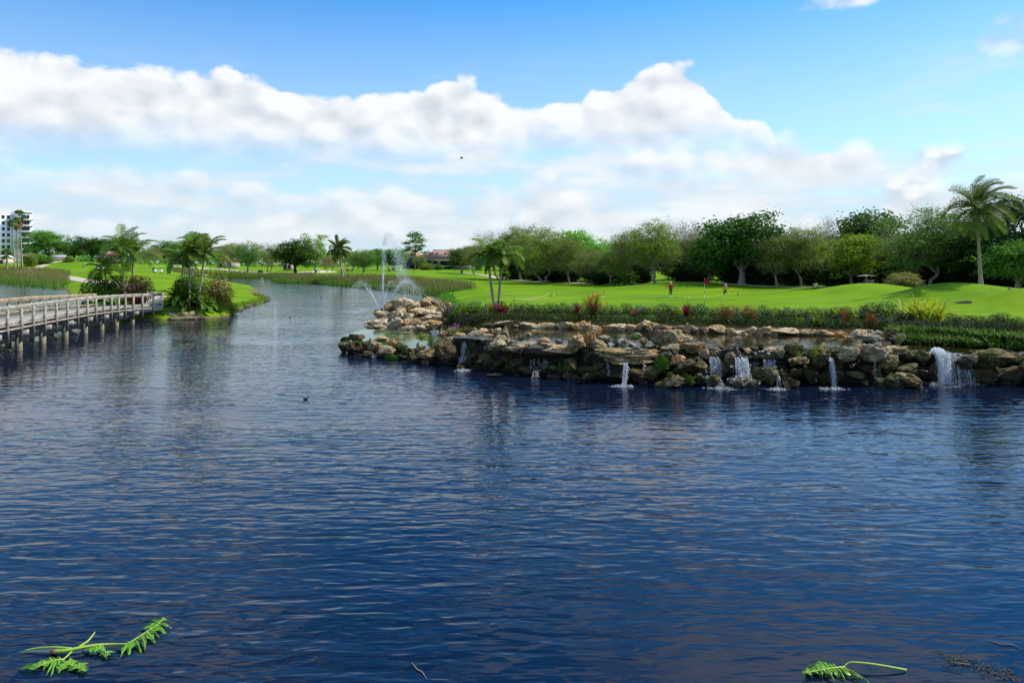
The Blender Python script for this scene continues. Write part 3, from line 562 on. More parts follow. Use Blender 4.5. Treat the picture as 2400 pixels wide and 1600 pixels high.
rail_strip('top_rail', -0.05, 1.02, 0.26, 0.07, 0, NN, M_WOOD); rail_strip('rail_board', -0.02, 0.90, 0.05, 0.14, 0, NN, M_WOOD)
rail_strip('top_rail', BW + 0.05, 1.02, 0.26, 0.07, 0, fend + 4, M_WOODW); rail_strip('rail_board', BW + 0.02, 0.90, 0.05, 0.16, 0, fend + 4, M_WOODW)
rail_strip('kerb_board', 0.06, 0.11, 0.14, 0.10, 0, NN, M_WOOD); rail_strip('kerb_board', BW - 0.06, 0.14, 0.14, 0.14, 0, fend + 4, M_WOODW)
rail_strip('fascia_board', 0.02, -0.23, 0.08, 0.34, 0, NN, M_WOOD); rail_strip('fascia_board', BW - 0.02, -0.23, 0.08, 0.34, 0, NN, M_WOOD)
rail_strip('edge_lip', -0.0, -0.005, 0.10, 0.06, 0, NN, M_WOOD)
# ================================================================== rocks
def rock_proto(seed, planes=9, bites=8):
    rg = np.random.default_rng(seed); bm = bmesh.new(); bmesh.ops.create_icosphere(bm, subdivisions=5, radius=1.0)
    v = np.array([q.co[:] for q in bm.verts]); f = np.array([[q.index for q in fc.verts] for fc in bm.faces]); bm.free(); n = v.copy()
    v = n * (0.50 + 1.05 * fbm(n * 1.25 + seed * 7.1, 3, seed))[:, None]
    for k in range(planes):
        pn = rg.normal(size=3); pn /= np.linalg.norm(pn); dd = rg.uniform(0.42, 0.80); s = v @ pn; v = v - pn[None] * (np.maximum(s - dd, 0) * 0.9)[:, None]
    for k in range(bites):                            # scalloped hollows eaten into the limestone
        c_ = v[rg.integers(len(v))] * rg.uniform(0.95, 1.2); r = rg.uniform(0.16, 0.42); dv_ = v - c_; dist = np.linalg.norm(dv_, axis=1); m = dist < r; v[m] = c_ + dv_[m] / (dist[m][:, None] + 1e-6) * (r * 0.85 + dist[m] * 0.15)[:, None]
    rid = np.abs(fbm(n * 2.6 + seed, 3, seed + 90) - 0.45); v = v - n * (np.clip(0.045 - rid, 0, 1) * 3.0)[:, None]
    v = v + n * ((fbm(n * 5.0 + seed * 3.7, 4, seed + 50) - 0.47) * 0.26)[:, None]
    hp = fbm(n * 9.0 + seed * 1.3, 2, seed + 70); v = v - n * (np.clip(hp - 0.48, 0, 1) * 0.45)[:, None]
    lo, hi = v.min(0), v.max(0); v = (v - (lo + hi) / 2) / ((hi - lo) / 2)
    mb = MB(); mb.add(v, f); return mb.mesh('rock', RM['p'], True)
ROCK = [rock_proto(s, 5 + s % 5, 6 + s % 6) for s in range(16)]
rr_ = random.Random(11)
def put_rock(root, cx, cy, wpx, hpx, Y, m='t', tilt=0.0, dep=0.8, proto=None, name='rock'):
    s = Y / F; c_ = P(cx, cy, Y); sx = wpx * s / 2 * 1.14; sz = hpx * s / 2 * 1.16; sy = max(dep * sx, sz * 0.8)
    return obj(name, ROCK[proto if proto is not None else rr_.randrange(len(ROCK))], root, c_ - root.location, (rr_.uniform(-.15, .15), R(tilt) + rr_.uniform(-.08, .08), rr_.choice((0, math.pi)) + rr_.uniform(-.4, .4)), (sx, sy, sz), RM[m])
outc = thing('rock_outcrop', 'piled limestone outcrop rising at the left end of the waterfall beside the fountain', 'rocks', (-8, 52, 0))
for q in UP: put_rock(outc, *q, dep=1.0)
tipr = thing('rock_ledge', 'low mossy rock ledge with an algae pool at the lake-side tip of the waterfall', 'rocks', (-6, 42, 0))
for q in TIP: put_rock(tipr, *q)
weir = thing('rock_waterfall', 'long limestone rock wall with several small waterfalls spilling into the dark lake', 'waterfall', (8, 32.5, 0))
MAIN = [(1181, 803, 64, 32, 36.6, 'p', 0, 1.0), (1181, 782, 24, 32, 38, 't'), (1119, 808, 30, 19, 38, 'm'), (1147, 803, 22, 26, 37.2, 't'), (1267, 818, 158, 28, 34.9, 'p', 3, 0.35), (1275, 817, 96, 25, 34.55, 'w', 2, 0.32), (1235, 789, 20, 17, 35.8, 'g'), (1220, 791, 22, 15, 36, 't'), (1273, 797, 34, 14, 35.5, 'p'), (1310, 800, 22, 10, 35.2, 'g'),
        (1349, 806, 34, 44, 34, 'r', 8), (1383, 798, 28, 46, 34.3, 'r', -4), (1405, 812, 38, 28, 33.5, 't', 15), (1417, 797, 30, 20, 35, 'g'), (1454, 801, 34, 17, 34.8, 'g'), (1473, 812, 42, 30, 33.9, 'g'), (1479, 833, 168, 34, 32.9, 't', 2, 0.36), (1492, 830, 84, 30, 32.75, 'w', 2, 0.3), (1440, 840, 70, 20, 32.5, 'p', -6, 0.5), (1490, 789, 24, 18, 35.2, 'g'), (1508, 800, 20, 16, 34.6, 't'),
        (1563, 797, 72, 46, 33.8, 't'), (1605, 797, 34, 28, 33.6, 'p'), (1572, 815, 46, 18, 33.0, 't'), (1620, 816, 46, 24, 32.8, 't'), (1644, 810, 20, 18, 33, 'r'), (1588, 844, 38, 24, 32.3, 'r'), (1528, 788, 24, 24, 35, 'b'), (1649, 829, 24, 20, 32.4, 'p'), (1606, 860, 52, 24, 31.9, 'b', -28), (1569, 896, 64, 26, 31.3, 't', 14), (1528, 873, 36, 30, 31.8, 'm'), (1640, 859, 36, 22, 31.9, 'm', -15), (1636, 886, 34, 26, 31.6, 'b'),
        (1668, 893, 40, 26, 31.5, 'm', 12), (1690, 829, 84, 18, 32.9, 'w', 0, 0.5), (1778, 831, 92, 22, 32.7, 'w', 0, 0.5), (1711, 838, 24, 22, 32.2, 't', 25), (1687, 814, 17, 17, 33.2, 't'), (1713, 814, 20, 16, 33.2, 'g'), (1765, 815, 20, 9, 33.0, 'm'), (1784, 812, 14, 11, 33.1, 'b'), (1736, 814, 10, 7, 33.3, 'b'), (1741, 898, 66, 28, 31.1, 'w'), (1792, 880, 56, 36, 31.3, 'm', 10), (1720, 866, 34, 34, 32.3, 'w'),
        (1862, 821, 40, 38, 32.4, 'm', 20), (1872, 845, 46, 18, 31.8, 't'), (1919, 836, 46, 56, 32, 'm'), (1935, 814, 18, 16, 32.6, 'g'), (1965, 838, 36, 48, 32.1, 'm'), (1989, 828, 46, 34, 31.8, 'p', 22), (1825, 827, 28, 24, 32.3, 't', 30), (2042, 829, 64, 38, 32, 'p', 12), (2057, 808, 16, 12, 32.8, 'g'), (2080, 823, 42, 20, 32.6, 'p', 12), (2083, 848, 42, 36, 31.9, 't', 25), (2005, 881, 38, 20, 31.6, 't'), (1850, 899, 44, 28, 31.2, 'b'),
        (1829, 882, 28, 30, 31.6, 'm'), (2064, 901, 26, 26, 31.2, 'm'), (2027, 901, 14, 18, 31.3, 'b'), (2092, 894, 48, 36, 31.2, 't', 10), (2133, 891, 62, 28, 31.2, 't', 12), (2098, 823, 56, 20, 32.6, 't', 10), (2136, 832, 32, 18, 32.4, 'm', 15), (2126, 863, 42, 17, 31.9, 't', 20), (2165, 832, 30, 22, 32.2, 't'), (2042, 795, 42, 17, 35.5, 'g'), (2090, 787, 28, 36, 35.5, 'm'), (2104, 794, 32, 22, 35.2, 'g'), (2056, 809, 17, 12, 34, 'g'), (2041, 811, 16, 10, 33.4, 'g'), (2026, 812, 14, 8, 33.3, 'g'),
        (2320, 842, 88, 44, 32.2, 'm', -5), (2282, 842, 18, 16, 32.0, 'r'), (2383, 840, 34, 22, 32, 'b', 15), (2225, 842, 74, 18, 32.6, 'w', 0, 0.5), (1160, 878, 36, 7, 34.2, 't'), (1192, 845, 40, 30, 36.2, 'b'), (1140, 850, 36, 40, 36.6, 'b'), (1205, 868, 40, 24, 35.6, 'm'), (1240, 872, 44, 22, 34.6, 'm', 6), (1268, 868, 36, 20, 34.2, 'b'), (1288, 866, 38, 16, 34.0, 'm', -10), (1215, 850, 46, 22, 35.6, 't', 20), (1298, 886, 34, 16, 33.6, 't'), (1262, 888, 30, 10, 33.8, 'b'), (1350, 888, 36, 24, 33.2, 'm'), (1340, 860, 30, 40, 33.8, 'm'), (1378, 884, 30, 20, 33.0, 'b'),
        (1445, 872, 60, 30, 32.6, 'b'), (1500, 880, 50, 30, 32.3, 'b'), (1410, 860, 40, 36, 33.4, 'b'), (1900, 880, 50, 40, 32.3, 'b'), (1950, 885, 50, 34, 32.2, 'b'), (2240, 880, 60, 46, 32.4, 'w'), (2300, 886, 70, 44, 32.4, 'b'), (2370, 884, 80, 48, 32.3, 'b'), (2195, 870, 34, 50, 32.5, 'w'), (1690, 868, 40, 44, 32.5, 'w'), (1760, 866, 50, 40, 32.5, 'w'), (1105, 850, 34, 44, 37.6, 'b'), (1092, 836, 26, 40, 38.2, 'm'), (1085, 858, 22, 20, 37.4, 'b')]
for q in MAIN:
    if q[1] > 848 and q[5] in 'tp' and q[0] not in (1569, 2133): q = q[:5] + ('m' if q[0] % 3 else 'b',) + q[6:]  # low rocks recoloured darker, painting the shade at the wall's foot
    if q[5] in 'tp': q = q[:5] + (q[5].upper(),) + q[6:]  # other tan and pale rocks take the copies with shade painted in
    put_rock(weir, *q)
x = 2430
while x < 2900: put_rock(weir, x, 842 + rr_.uniform(-8, 8), rr_.uniform(50, 90), rr_.uniform(26, 46), 31.9, rr_.choice('mtb')); put_rock(weir, x + 20, 886, rr_.uniform(50, 80), 44, 31.8, 'b'); x += 55
# the rough core the boulders are laid against
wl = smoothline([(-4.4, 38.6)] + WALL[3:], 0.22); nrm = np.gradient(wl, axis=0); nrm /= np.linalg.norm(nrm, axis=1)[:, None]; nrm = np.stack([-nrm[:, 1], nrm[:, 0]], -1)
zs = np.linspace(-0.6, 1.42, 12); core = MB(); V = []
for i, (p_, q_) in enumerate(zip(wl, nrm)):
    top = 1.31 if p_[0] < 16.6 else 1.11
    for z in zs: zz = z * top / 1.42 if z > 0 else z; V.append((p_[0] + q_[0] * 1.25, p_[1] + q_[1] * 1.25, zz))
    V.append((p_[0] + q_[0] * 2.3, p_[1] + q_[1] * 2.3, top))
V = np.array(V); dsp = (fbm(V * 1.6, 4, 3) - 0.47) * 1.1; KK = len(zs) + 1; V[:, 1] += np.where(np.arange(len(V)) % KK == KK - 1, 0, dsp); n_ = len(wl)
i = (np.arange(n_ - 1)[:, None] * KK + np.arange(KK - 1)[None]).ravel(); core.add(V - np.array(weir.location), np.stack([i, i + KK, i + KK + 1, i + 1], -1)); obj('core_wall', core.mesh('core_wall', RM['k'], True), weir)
# stones sitting along the crest where the pool spills over
for k in range(34):
    j = rr_.randrange(6, int(n_ * 0.62)); p_ = wl[j]; q_ = nrm[j]; lv = 1.4 if p_[0] < 16.6 else 1.2; s = rr_.uniform(0.07, 0.18)
    if 17.8 < p_[0] < 20.2: continue
    obj('rock', ROCK[rr_.randrange(16)], weir, Vector((p_[0] + q_[0] * 1.2, p_[1] + q_[1] * 1.2 + rr_.uniform(-.25, .2), lv - 0.02 - s * 0.25)) - weir.location, (rr_.uniform(-.4, .4), rr_.uniform(-.3, .3), rr_.uniform(-3, 3)), (s * rr_.uniform(1.2, 2.4), s * 1.2, s * 0.8), RM[rr_.choice('tmgpw')])
# small stones wedged along the weir
for k in range(36):
    j = rr_.randrange(12, int(n_ * 0.62)); p_ = wl[j]; zt = rr_.choice((rr_.uniform(0.0, 0.25), rr_.uniform(0.3, 1.3))); s = rr_.uniform(0.12, 0.30)
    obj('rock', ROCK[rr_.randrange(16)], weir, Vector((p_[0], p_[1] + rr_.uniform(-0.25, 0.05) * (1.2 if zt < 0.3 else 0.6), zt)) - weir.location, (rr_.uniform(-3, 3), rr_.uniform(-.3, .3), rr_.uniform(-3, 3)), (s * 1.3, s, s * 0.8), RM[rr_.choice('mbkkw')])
# the boulders of the wall's upper and lower courses between the big ones
xx_ = 1105.0
while xx_ < 2420:
    yb = np.interp((xx_ - CX) / F * 32.5, [q[0] for q in WALL], [q[1] for q in WALL]); low = 16 if xx_ > 2140 else 0
    if rr_.random() < 0.75: put_rock(weir, xx_ + 12, 854 + rr_.uniform(-8, 10) + (34.5 - yb) * -6, rr_.uniform(30, 56), rr_.uniform(18, 30), yb + rr_.uniform(0.8, 1.1), rr_.choice('bkkkw'), rr_.uniform(-30, 30))  # mostly near-black picks, painting the shade of the recess
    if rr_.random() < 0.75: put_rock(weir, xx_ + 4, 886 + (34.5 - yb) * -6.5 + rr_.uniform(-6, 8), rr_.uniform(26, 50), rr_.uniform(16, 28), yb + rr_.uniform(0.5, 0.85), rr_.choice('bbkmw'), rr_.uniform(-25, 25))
    xx_ += rr_.uniform(20, 30)
edge = thing('rock_edging', 'row of pale and rusty limestone boulders edging the far side of the upper pool', 'rocks', (8, 39, 1.5))
BACK = [(1216, 763, 34, 12, 42.6, 'p'), (1250, 764, 60, 19, 42.2, 'p'), (1281, 764, 46, 20, 42, 't'), (1300, 765, 20, 14, 42, 'p'), (1325, 763, 38, 21, 41.5, 'p'), (1364, 763, 46, 24, 41, 'r'), (1395, 768, 30, 16, 40.8, 't'), (1420, 769, 40, 16, 40.7, 'r'), (1449, 767, 54, 22, 40.5, 'p'), (1484, 769, 46, 20, 40.2, 'r'), (1521, 764, 48, 31, 40, 'r'), (1560, 769, 48, 23, 39.6, 't'), (1593, 772, 26, 22, 39.3, 'r'), (1623, 772, 42, 25, 39, 'r'), (1612, 760, 16, 12, 39.4, 'g'), (1653, 775, 20, 20, 38.7, 'r'), (1682, 772, 38, 27, 38.6, 't'), (1713, 777, 26, 20, 38.4, 'r'),
        (1735, 779, 34, 14, 38.2, 'p'), (1757, 775, 38, 22, 38.2, 't'), (1790, 774, 46, 24, 38, 'p'), (1812, 777, 30, 18, 37.9, 'p'), (1843, 776, 64, 19, 37.8, 'p'), (1891, 777, 42, 18, 37.7, 'p'), (1938, 780, 50, 19, 37.6, 't'), (1976, 783, 38, 18, 37.2, 'r'), (2018, 780, 58, 26, 37.2, 'p'), (2000, 790, 34, 12, 36.8, 'g'), (2050, 785, 40, 22, 36.6, 'g')]
for q in BACK: put_rock(edge, q[0], q[1] + 2, q[2], q[3] * 0.92, q[4] * 1.045, *q[5:])
isl = thing('shore_rocks', 'pale low rocks at the water where the footbridge meets the bank', 'rocks', (-31, 69, 0))
for q in [(402, 741, 30, 14, 69.5, 'p'), (425, 738, 30, 14, 70, 'p'), (448, 737, 34, 16, 70.5, 'p'), (470, 741, 26, 12, 70.8, 't'), (412, 748, 34, 9, 68.8, 'p'), (440, 747, 40, 10, 69.2, 'p'), (462, 746, 24, 9, 69.8, 'p'), (505, 742, 18, 10, 72.5, 't')]: put_rock(isl, *q)
for q, lb in (((1310, 713, 16, 9, 52, 'g'), 'small grey rock on the grass just above the purple flower bed'), ((2366, 719, 14, 8, 55, 'p'), 'small pale stone lying on the grass mound at far right')):
    c_ = P(q[0], q[1], q[4]); c_.z = hz_(c_.x, c_.y) + 0.05; s = q[4] / F; tag(obj('rock', ROCK[3], None, c_, (0, 0, 1), (q[2] * s / 2, q[2] * s / 3, q[3] * s / 1.6), RM[q[5]]), lb, 'rock')
bank = thing('bank_stones', 'scattered small stones along the bank of the grassy point left of centre', 'stones', (-34, 98, 0))
for k in range(26):
    t = rr_.random(); a = np.array(SHORE2[5 - 0]); pts = np.array(SHORE2[4:9]); u = t * 3.99; j = int(u); q = pts[j] * (1 - (u - j)) + pts[j + 1] * (u - j); s = rr_.uniform(.12, .38)
    obj('stone', ROCK[rr_.randrange(16)], bank, Vector((q[0] + rr_.uniform(-.3, .3), q[1] + rr_.uniform(-.5, .2), 0.05)) - bank.location, (0, 0, rr_.uniform(0, 6)), (s * 1.5, s, s * .6), RM[rr_.choice('tpg')])
# ================================================================== falling water
OCT_V = np.array([(1, 0, 0), (-1, 0, 0), (0, 1, 0), (0, -1, 0), (0, 0, 1), (0, 0, -1)], float); OCT_F = np.array([(0, 2, 4), (2, 1, 4), (1, 3, 4), (3, 0, 4), (2, 0, 5), (1, 2, 5), (3, 1, 5), (0, 3, 5)])
def drops(mb, c_, s):
    c_ = np.asarray(c_); s = np.asarray(s); s = s[:, None] * np.ones((1, 3)) if s.ndim == 1 else s; N = len(c_)
    mb.add((c_[:, None] + OCT_V[None] * s[:, None]).reshape(-1, 3), (OCT_F[None] + (np.arange(N) * 6)[:, None, None]).reshape(-1, 3))
rw = np.random.default_rng(4)
def fall(root, x0, x1, ytop, ybot, Y, nst, out=0.35, drop_n=120, thick=0.011, name='water_stream', skew=0.0, zend=None):
    mb = MB(); sc = Y / F; off = np.array(root.location)
    for k in range(nst):
        px = rw.uniform(x0, x1); a = np.array(P(px, ytop + rw.uniform(-2, 2), Y)); b_ = np.array(P(px + skew + rw.normal() * (x1 - x0) * 0.05, ybot, Y)); o = out * rw.uniform(0.6, 1.1)
        lo = rw.uniform(0, 0.25) if rw.random() < 0.4 else 0.0; hi = 1.0 if rw.random() < 0.75 else rw.uniform(0.5, 1)
        t = np.linspace(lo, hi, 9); s = np.sqrt(t); z = a[2] + (b_[2] - a[2]) * t; x = a[0] + (b_[0] - a[0]) * t + rw.normal(size=9) * 0.012; y = a[1] - o * s + rw.normal(size=9) * 0.015
        mb.tube(np.stack([x, y, z], -1) - off, thick * .62 * rw.uniform(0.4, 1.6) * (1.2 - 0.4 * t), 4, cap=False)
    t = rw.random(drop_n) ** 0.8; px = rw.uniform(x0 - 1.5, x1 + 1.5, drop_n) + skew * t + rw.normal(size=drop_n) * 1.2; a = np.array([tuple(P(q, ytop, Y)) for q in px]); zb = P(x0, ybot, Y).z
    c_ = a.copy(); c_[:, 2] += (zb - a[:, 2]) * t; c_[:, 1] -= out * np.sqrt(t) * rw.uniform(0.6, 1.3, drop_n); drops(mb, c_ - off, rw.uniform(0.006, 0.020, drop_n)[:, None] * np.array([[1, 1, 1.8]]))
    return obj(name, mb.mesh(name, M_FOAM, True), root)
def foam(root, px, py, wpx, dpx, Y=None, n=260, z=0.0, hmax=0.12, name='foam'):
    c_ = np.array(Wp(px, py, z)) if Y is None else np.array(P(px, py, Y)); sc = c_[1] / F; th = rw.uniform(0, 2 * math.pi, n); n = int(n * .75); th = rw.uniform(0, 2 * math.pi, n); r = rw.random(n) ** .8 * (1 + .35 * np.sin(th * 3 + px)) 
    v = np.stack([c_[0] + np.cos(th) * r * wpx * sc / 2, c_[1] + np.sin(th) * r * dpx, c_[2] + rw.random(n) ** 3 * hmax * (1.1 - r)], -1); n = n; s = rw.uniform(0.006, 0.026, n)
    mb = MB(); drops(mb, v - np.array(root.location), np.stack([s * 1.6, s * 1.6, s * 0.5], -1)); return tag(obj(name, mb.mesh(name, M_FOAM, True), root), kind='stuff')
def boil(root, px, py, wpx, hpx, Y, n, name='foam'):
    s_ = Y / F; d_ = rw.normal(size=(n, 3)); d_ /= np.linalg.norm(d_, axis=1)[:, None]; v = np.array(P(px, py, Y)) + d_ * (rw.random(n) ** .5)[:, None] * np.array([wpx * s_ / 2, wpx * s_ / 2, hpx * s_ / 2]); mb = MB(); drops(mb, v - np.array(root.location), rw.uniform(.012, .045, n)); return obj(name, mb.mesh(name, M_FOAM, True), root)
fall(weir, 1084, 1096, 800, 838, 38.2, 26, 0.3, 140, skew=-4); fall(weir, 1076, 1100, 836, 866, 37.6, 30, 0.25, 160); foam(weir, 1086, 868, 40, 0.5)
fall(weir, 1462, 1472, 850, 903, 32.1, 16, 0.3, 140, 0.012, skew=-6); foam(weir, 1462, 905, 60, 0.35); fall(weir, 1422, 1428, 848, 880, 32.4, 3, 0.1, 30, 0.006); fall(weir, 1508, 1512, 852, 872, 32.3, 3, 0.1, 20, 0.006)
fall(weir, 1662, 1688, 836, 882, 32.3, 26, 0.3, 130, 0.008); fall(weir, 1652, 1690, 880, 906, 31.4, 16, 0.1, 90, 0.008, skew=6); foam(weir, 1690, 910, 70, 0.4)
fall(weir, 1722, 1752, 838, 884, 32.1, 60, 0.4, 260, 0.010); foam(weir, 1738, 888, 58, 0.45, 31.25, 500, hmax=0.30); foam(weir, 1742, 909, 100, 0.45, n=420)
fall(weir, 1788, 1815, 842, 876, 32.2, 26, 0.3, 140, 0.007); fall(weir, 1818, 1826, 880, 911, 31.3, 16, 0.15, 90, 0.009, skew=4); foam(weir, 1822, 912, 50, 0.3); fall(weir, 1756, 1778, 846, 880, 32.3, 6, 0.2, 50, 0.005)
fall(weir, 1942, 1952, 838, 908, 31.8, 24, 0.35, 200, 0.012, skew=2); foam(weir, 1950, 911, 70, 0.4); fall(weir, 2049, 2051, 852, 888, 31.6, 2, 0.1, 40, 0.005)
fall(weir, 2190, 2220, 822, 897, 32.1, 60, 0.45, 900, 0.013); fall(weir, 2226, 2240, 830, 897, 32.2, 10, 0.5, 120, 0.008); fall(weir, 2240, 2268, 830, 897, 32.2, 16, 0.5, 200, 0.009, skew=5); foam(weir, 2226, 900, 130, 0.7, n=900, hmax=0.2); boil(weir, 2197, 824, 30, 20, 32.3, 420); foam(weir, 2230, 829, 60, 0.25, 32.4, 160, hmax=0.06)
fall(weir, 1240, 1292, 842, 866, 34.2, 12, 0.1, 60, 0.005); fall(weir, 1248, 1262, 868, 888, 33.8, 8, 0.15, 60, 0.006); fall(weir, 1000, 1004, 845, 858, 38.6, 5, 0.1, 30, 0.007)
fall(outc, 1012, 1028, 774, 794, 47.5, 26, 0.3, 120, 0.012); foam(outc, 1020, 796, 26, 0.3, 47.0, 120, hmax=0.05); fall(tipr, 876, 882, 832, 842, 40.8, 5, 0.15, 30, 0.007)
# the fountain
fb = Wp(895, 729, 0); fount = thing('fountain', 'lake fountain with one tall drifting plume and a ring of low jets', 'fountain', fb)
mb = MB(); mb.tube([(0, 0, -0.3), (0, 0, 0.10), (0, 0, 0.16)], [0.9, 0.85, 0.3], 20); mb.tube([(0, 0, 0.1), (0, 0, 0.3)], [0.12, 0.1], 10); obj('float_base', mb.mesh('float_base', M_BLACK, True), fount)
fs = fb.y / F
def jet(pts, n, spread, size, core_r=None, name='water_jet', wgt=None):
    q = np.array([((a - 895) * fs, 0, (729 - b_) * fs) for a, b_ in pts]); c_ = smoothline(q, 0.06); m_ = MB(); N = len(c_); u = rw.random(n); u = u if wgt is None else u ** wgt
    i = (u * (N - 1)).astype(int); spd = np.interp(u, np.linspace(0, 1, len(spread)), spread); v = c_[i] + rw.normal(size=(n, 3)) * spd[:, None] * np.array([1, 1, 0.8]); v[:, 2] = np.maximum(v[:, 2], 0.05)
    drops(m_, v, rw.uniform(0.4, 1.0, n) * size)
    if core_r: e = max(3, int(N * core_r[1])); m_.tube(c_[:e], np.linspace(core_r[0], core_r[0] * 0.5, e), 5, cap=False)
    return tag(obj(name, m_.mesh(name, M_FOAM, True), fount), kind='stuff')
jet([(896, 728), (897, 690), (898, 650), (899, 615), (900, 585)], 1000, [0.02, 0.05, 0.10, 0.16], 0.036, (0.065, 0.8), wgt=1)
jet([(901, 575), (904, 556), (909, 548), (916, 556), (928, 588), (938, 620), (946, 655), (952, 690), (957, 715)], 5200, [0.12, 0.25, 0.34, 0.36, 0.40, 0.50, 0.62, 0.8], 0.028, None, 'water_plume')
for pts, n in (([(890, 728), (872, 695), (857, 672), (848, 662), (838, 664), (826, 682), (814, 715)], 650), ([(889, 728), (876, 698), (866, 675), (856, 662), (850, 658), (842, 668), (832, 700)], 480), ([(893, 728), (892, 700), (891, 676), (893, 668), (896, 690)], 260),
               ([(898, 728), (902, 700), (907, 676), (914, 662), (920, 662), (924, 690)], 420), ([(901, 728), (912, 705), (925, 682), (940, 664), (952, 660), (968, 672), (985, 705)], 750), ([(902, 728), (916, 702), (932, 676), (945, 662), (962, 660), (980, 676), (992, 700)], 750)):
    jet(pts, int(n * .9), [0.02, 0.04, 0.12, 0.24, 0.42], 0.032, (0.065, 0.45), wgt=0.8)
foam(fount, 830, 729, 75, 1.0, n=500, hmax=0.05); foam(fount, 855, 725, 40, 0.6, n=160, hmax=0.05); foam(fount, 960, 727, 80, 1.2, n=300, hmax=0.05)
# ================================================================== trees
def kmeans(p, k, rg, it=6):
    c_ = p[rg.choice(len(p), min(k, len(p)), replace=False)]
    for _ in range(it):
        a = np.argmin(((p[:, None] - c_[None]) ** 2).sum(2), 1); c_ = np.array([p[a == j].mean(0) if (a == j).any() else c_[j] for j in range(len(c_))])
    return c_, a
def bough(a, b_, rg, n=5, sag=0.0, jit=0.05):
    a = np.array(a); b_ = np.array(b_); L = np.linalg.norm(b_ - a); t = np.linspace(0, 1, n)[:, None]
    p = a + (b_ - a) * t; p[:, 2] += np.sin(t[:, 0] * math.pi) * L * sag; p[1:-1] += rg.normal(size=(n - 2, 3)) * L * jit; return p
PROTO = {}
def tree_proto(key, seed, rx=4.6, rz=3.6, cz=6.2, fork=2.2, ncl=150, k1=6, k2=26, nleaf=44, ls=0.20, clr=0.75, tr=0.26, asp=0.5, flat=0.6, twigs=0, low=0.12, stems=1, lump=0.5, shell=0.45, bark=None, droop=0.0):
    rg = np.random.default_rng(seed); H = 10.0
    dirs = rg.normal(size=(ncl * 4, 3)); dirs /= np.linalg.norm(dirs, axis=1)[:, None]
    env = 1 - lump * 0.5 + lump * (fbm(dirs * 1.9 + seed * 5, 3, seed) * 2.1 - 0.45)
    p = dirs * (rg.random(len(dirs)) ** shell * env)[:, None] * np.array([rx, rx, rz]) + np.array([0, 0, cz]); p = p[p[:, 2] > H * low][:ncl]
    wood = MB(); bases = [np.array([rg.normal() * 0.3 * (stems > 1), rg.normal() * 0.3 * (stems > 1), 0]) for _ in range(stems)]
    c1, a1 = kmeans(p, k1, rg)
    forks = []
    for j, b0 in enumerate(bases):
        f = np.array([rg.normal() * 0.25 + (rg.normal() * 0.9 if stems > 1 else 0), rg.normal() * 0.25, fork * rg.uniform(0.9, 1.15)]); q = bough(b0 - np.array([0, 0, 0.3]), f, rg, 6, 0, 0.03); r = tr / math.sqrt(stems)
        wood.tube(q, np.linspace(r * 1.25, r * 0.8, 6), 8); forks.append(f)
    for j in range(len(c1)):
        P1 = p[a1 == j]
        if len(P1) == 0: continue
        f = forks[j % len(forks)]; e1 = f + (c1[j] - f) * 0.72; l1 = bough(f, e1, rg, 6, 0.10, 0.05); wood.tube(l1, np.linspace(tr * 0.55, tr * 0.24, 6), 6, cap=False)
        c2, a2 = kmeans(P1, max(1, int(k2 / k1 + 0.5)), rg)
        for m in range(len(c2)):
            P2 = P1[a2 == m]
            if len(P2) == 0: continue
            e2 = e1 + (c2[m] - e1) * 0.8; l2 = bough(e1, e2, rg, 5, 0.06, 0.07); wood.tube(l2, np.linspace(tr * 0.22, tr * 0.09, 5), 5, cap=False)
            for q in P2: wood.tube(bough(e2, q, rg, 4, 0.05, 0.08), np.linspace(tr * 0.085, tr * 0.03, 4), 3, cap=False)
    N = len(p) * nleaf; cc = np.repeat(p, nleaf, 0); off = rg.normal(size=(N, 3)) * np.array([1, 1, flat]); csz = np.repeat(rg.uniform(0.7, 1.3, len(p)), nleaf)[:, None]; off *= clr * csz * 0.62
    ctr = np.array([0, 0, cz * 0.85]); outw = cc - ctr; outw /= np.linalg.norm(outw, axis=1)[:, None] + 1e-9
    lv = MB(); pos = cc + off; pos[:, 2] -= droop * np.abs(off[:, 0])
    lv.leaves(pos, off / clr * 0.5 + outw * 0.5 + rg.normal(size=(N, 3)) * 0.55 + np.array([0, 0, 0.45]), ls * rg.uniform(0.6, 1.35, N), asp, rg)
    if twigs:
        N = len(p) * twigs; cc = np.repeat(p, twigs, 0); off = rg.normal(size=(N, 3)) * clr * 0.6; outw = cc + off - np.array([0, 0, cz * 0.6]); ax = outw / np.linalg.norm(outw, axis=1)[:, None] + rg.normal(size=(N, 3)) * 0.45
        nn = np.cross(ax, rg.normal(size=(N, 3))); wood.leaves(cc + off, nn, rg.uniform(0.25, 0.6, N), 0.035, rg, 0, ax)
    wm = wood.mesh(key + '_wood', bark or M_BARK, True); lm = lv.mesh(key + '_crown', LM['green']); PROTO[key] = (wm, lm, 2 * rx, H * 1.0)
tree_proto('ficusA', 1, rx=4.8, rz=3.7, cz=6.2, ncl=190, nleaf=60, ls=0.21, clr=0.95, tr=0.34, fork=1.6, k1=7, bark=M_BARKD)
tree_proto('ficusB', 2, rx=4.6, rz=3.8, cz=6.0, ncl=170, nleaf=60, ls=0.22, clr=1.0, tr=0.36, fork=1.8, k1=6, lump=0.7, bark=M_BARKP)
tree_proto('featherA', 3, rx=4.4, rz=3.9, cz=6.0, ncl=200, nleaf=54, ls=0.18, clr=0.85, tr=0.24, fork=1.9, asp=0.28, twigs=14, lump=0.45, bark=M_BARKP)
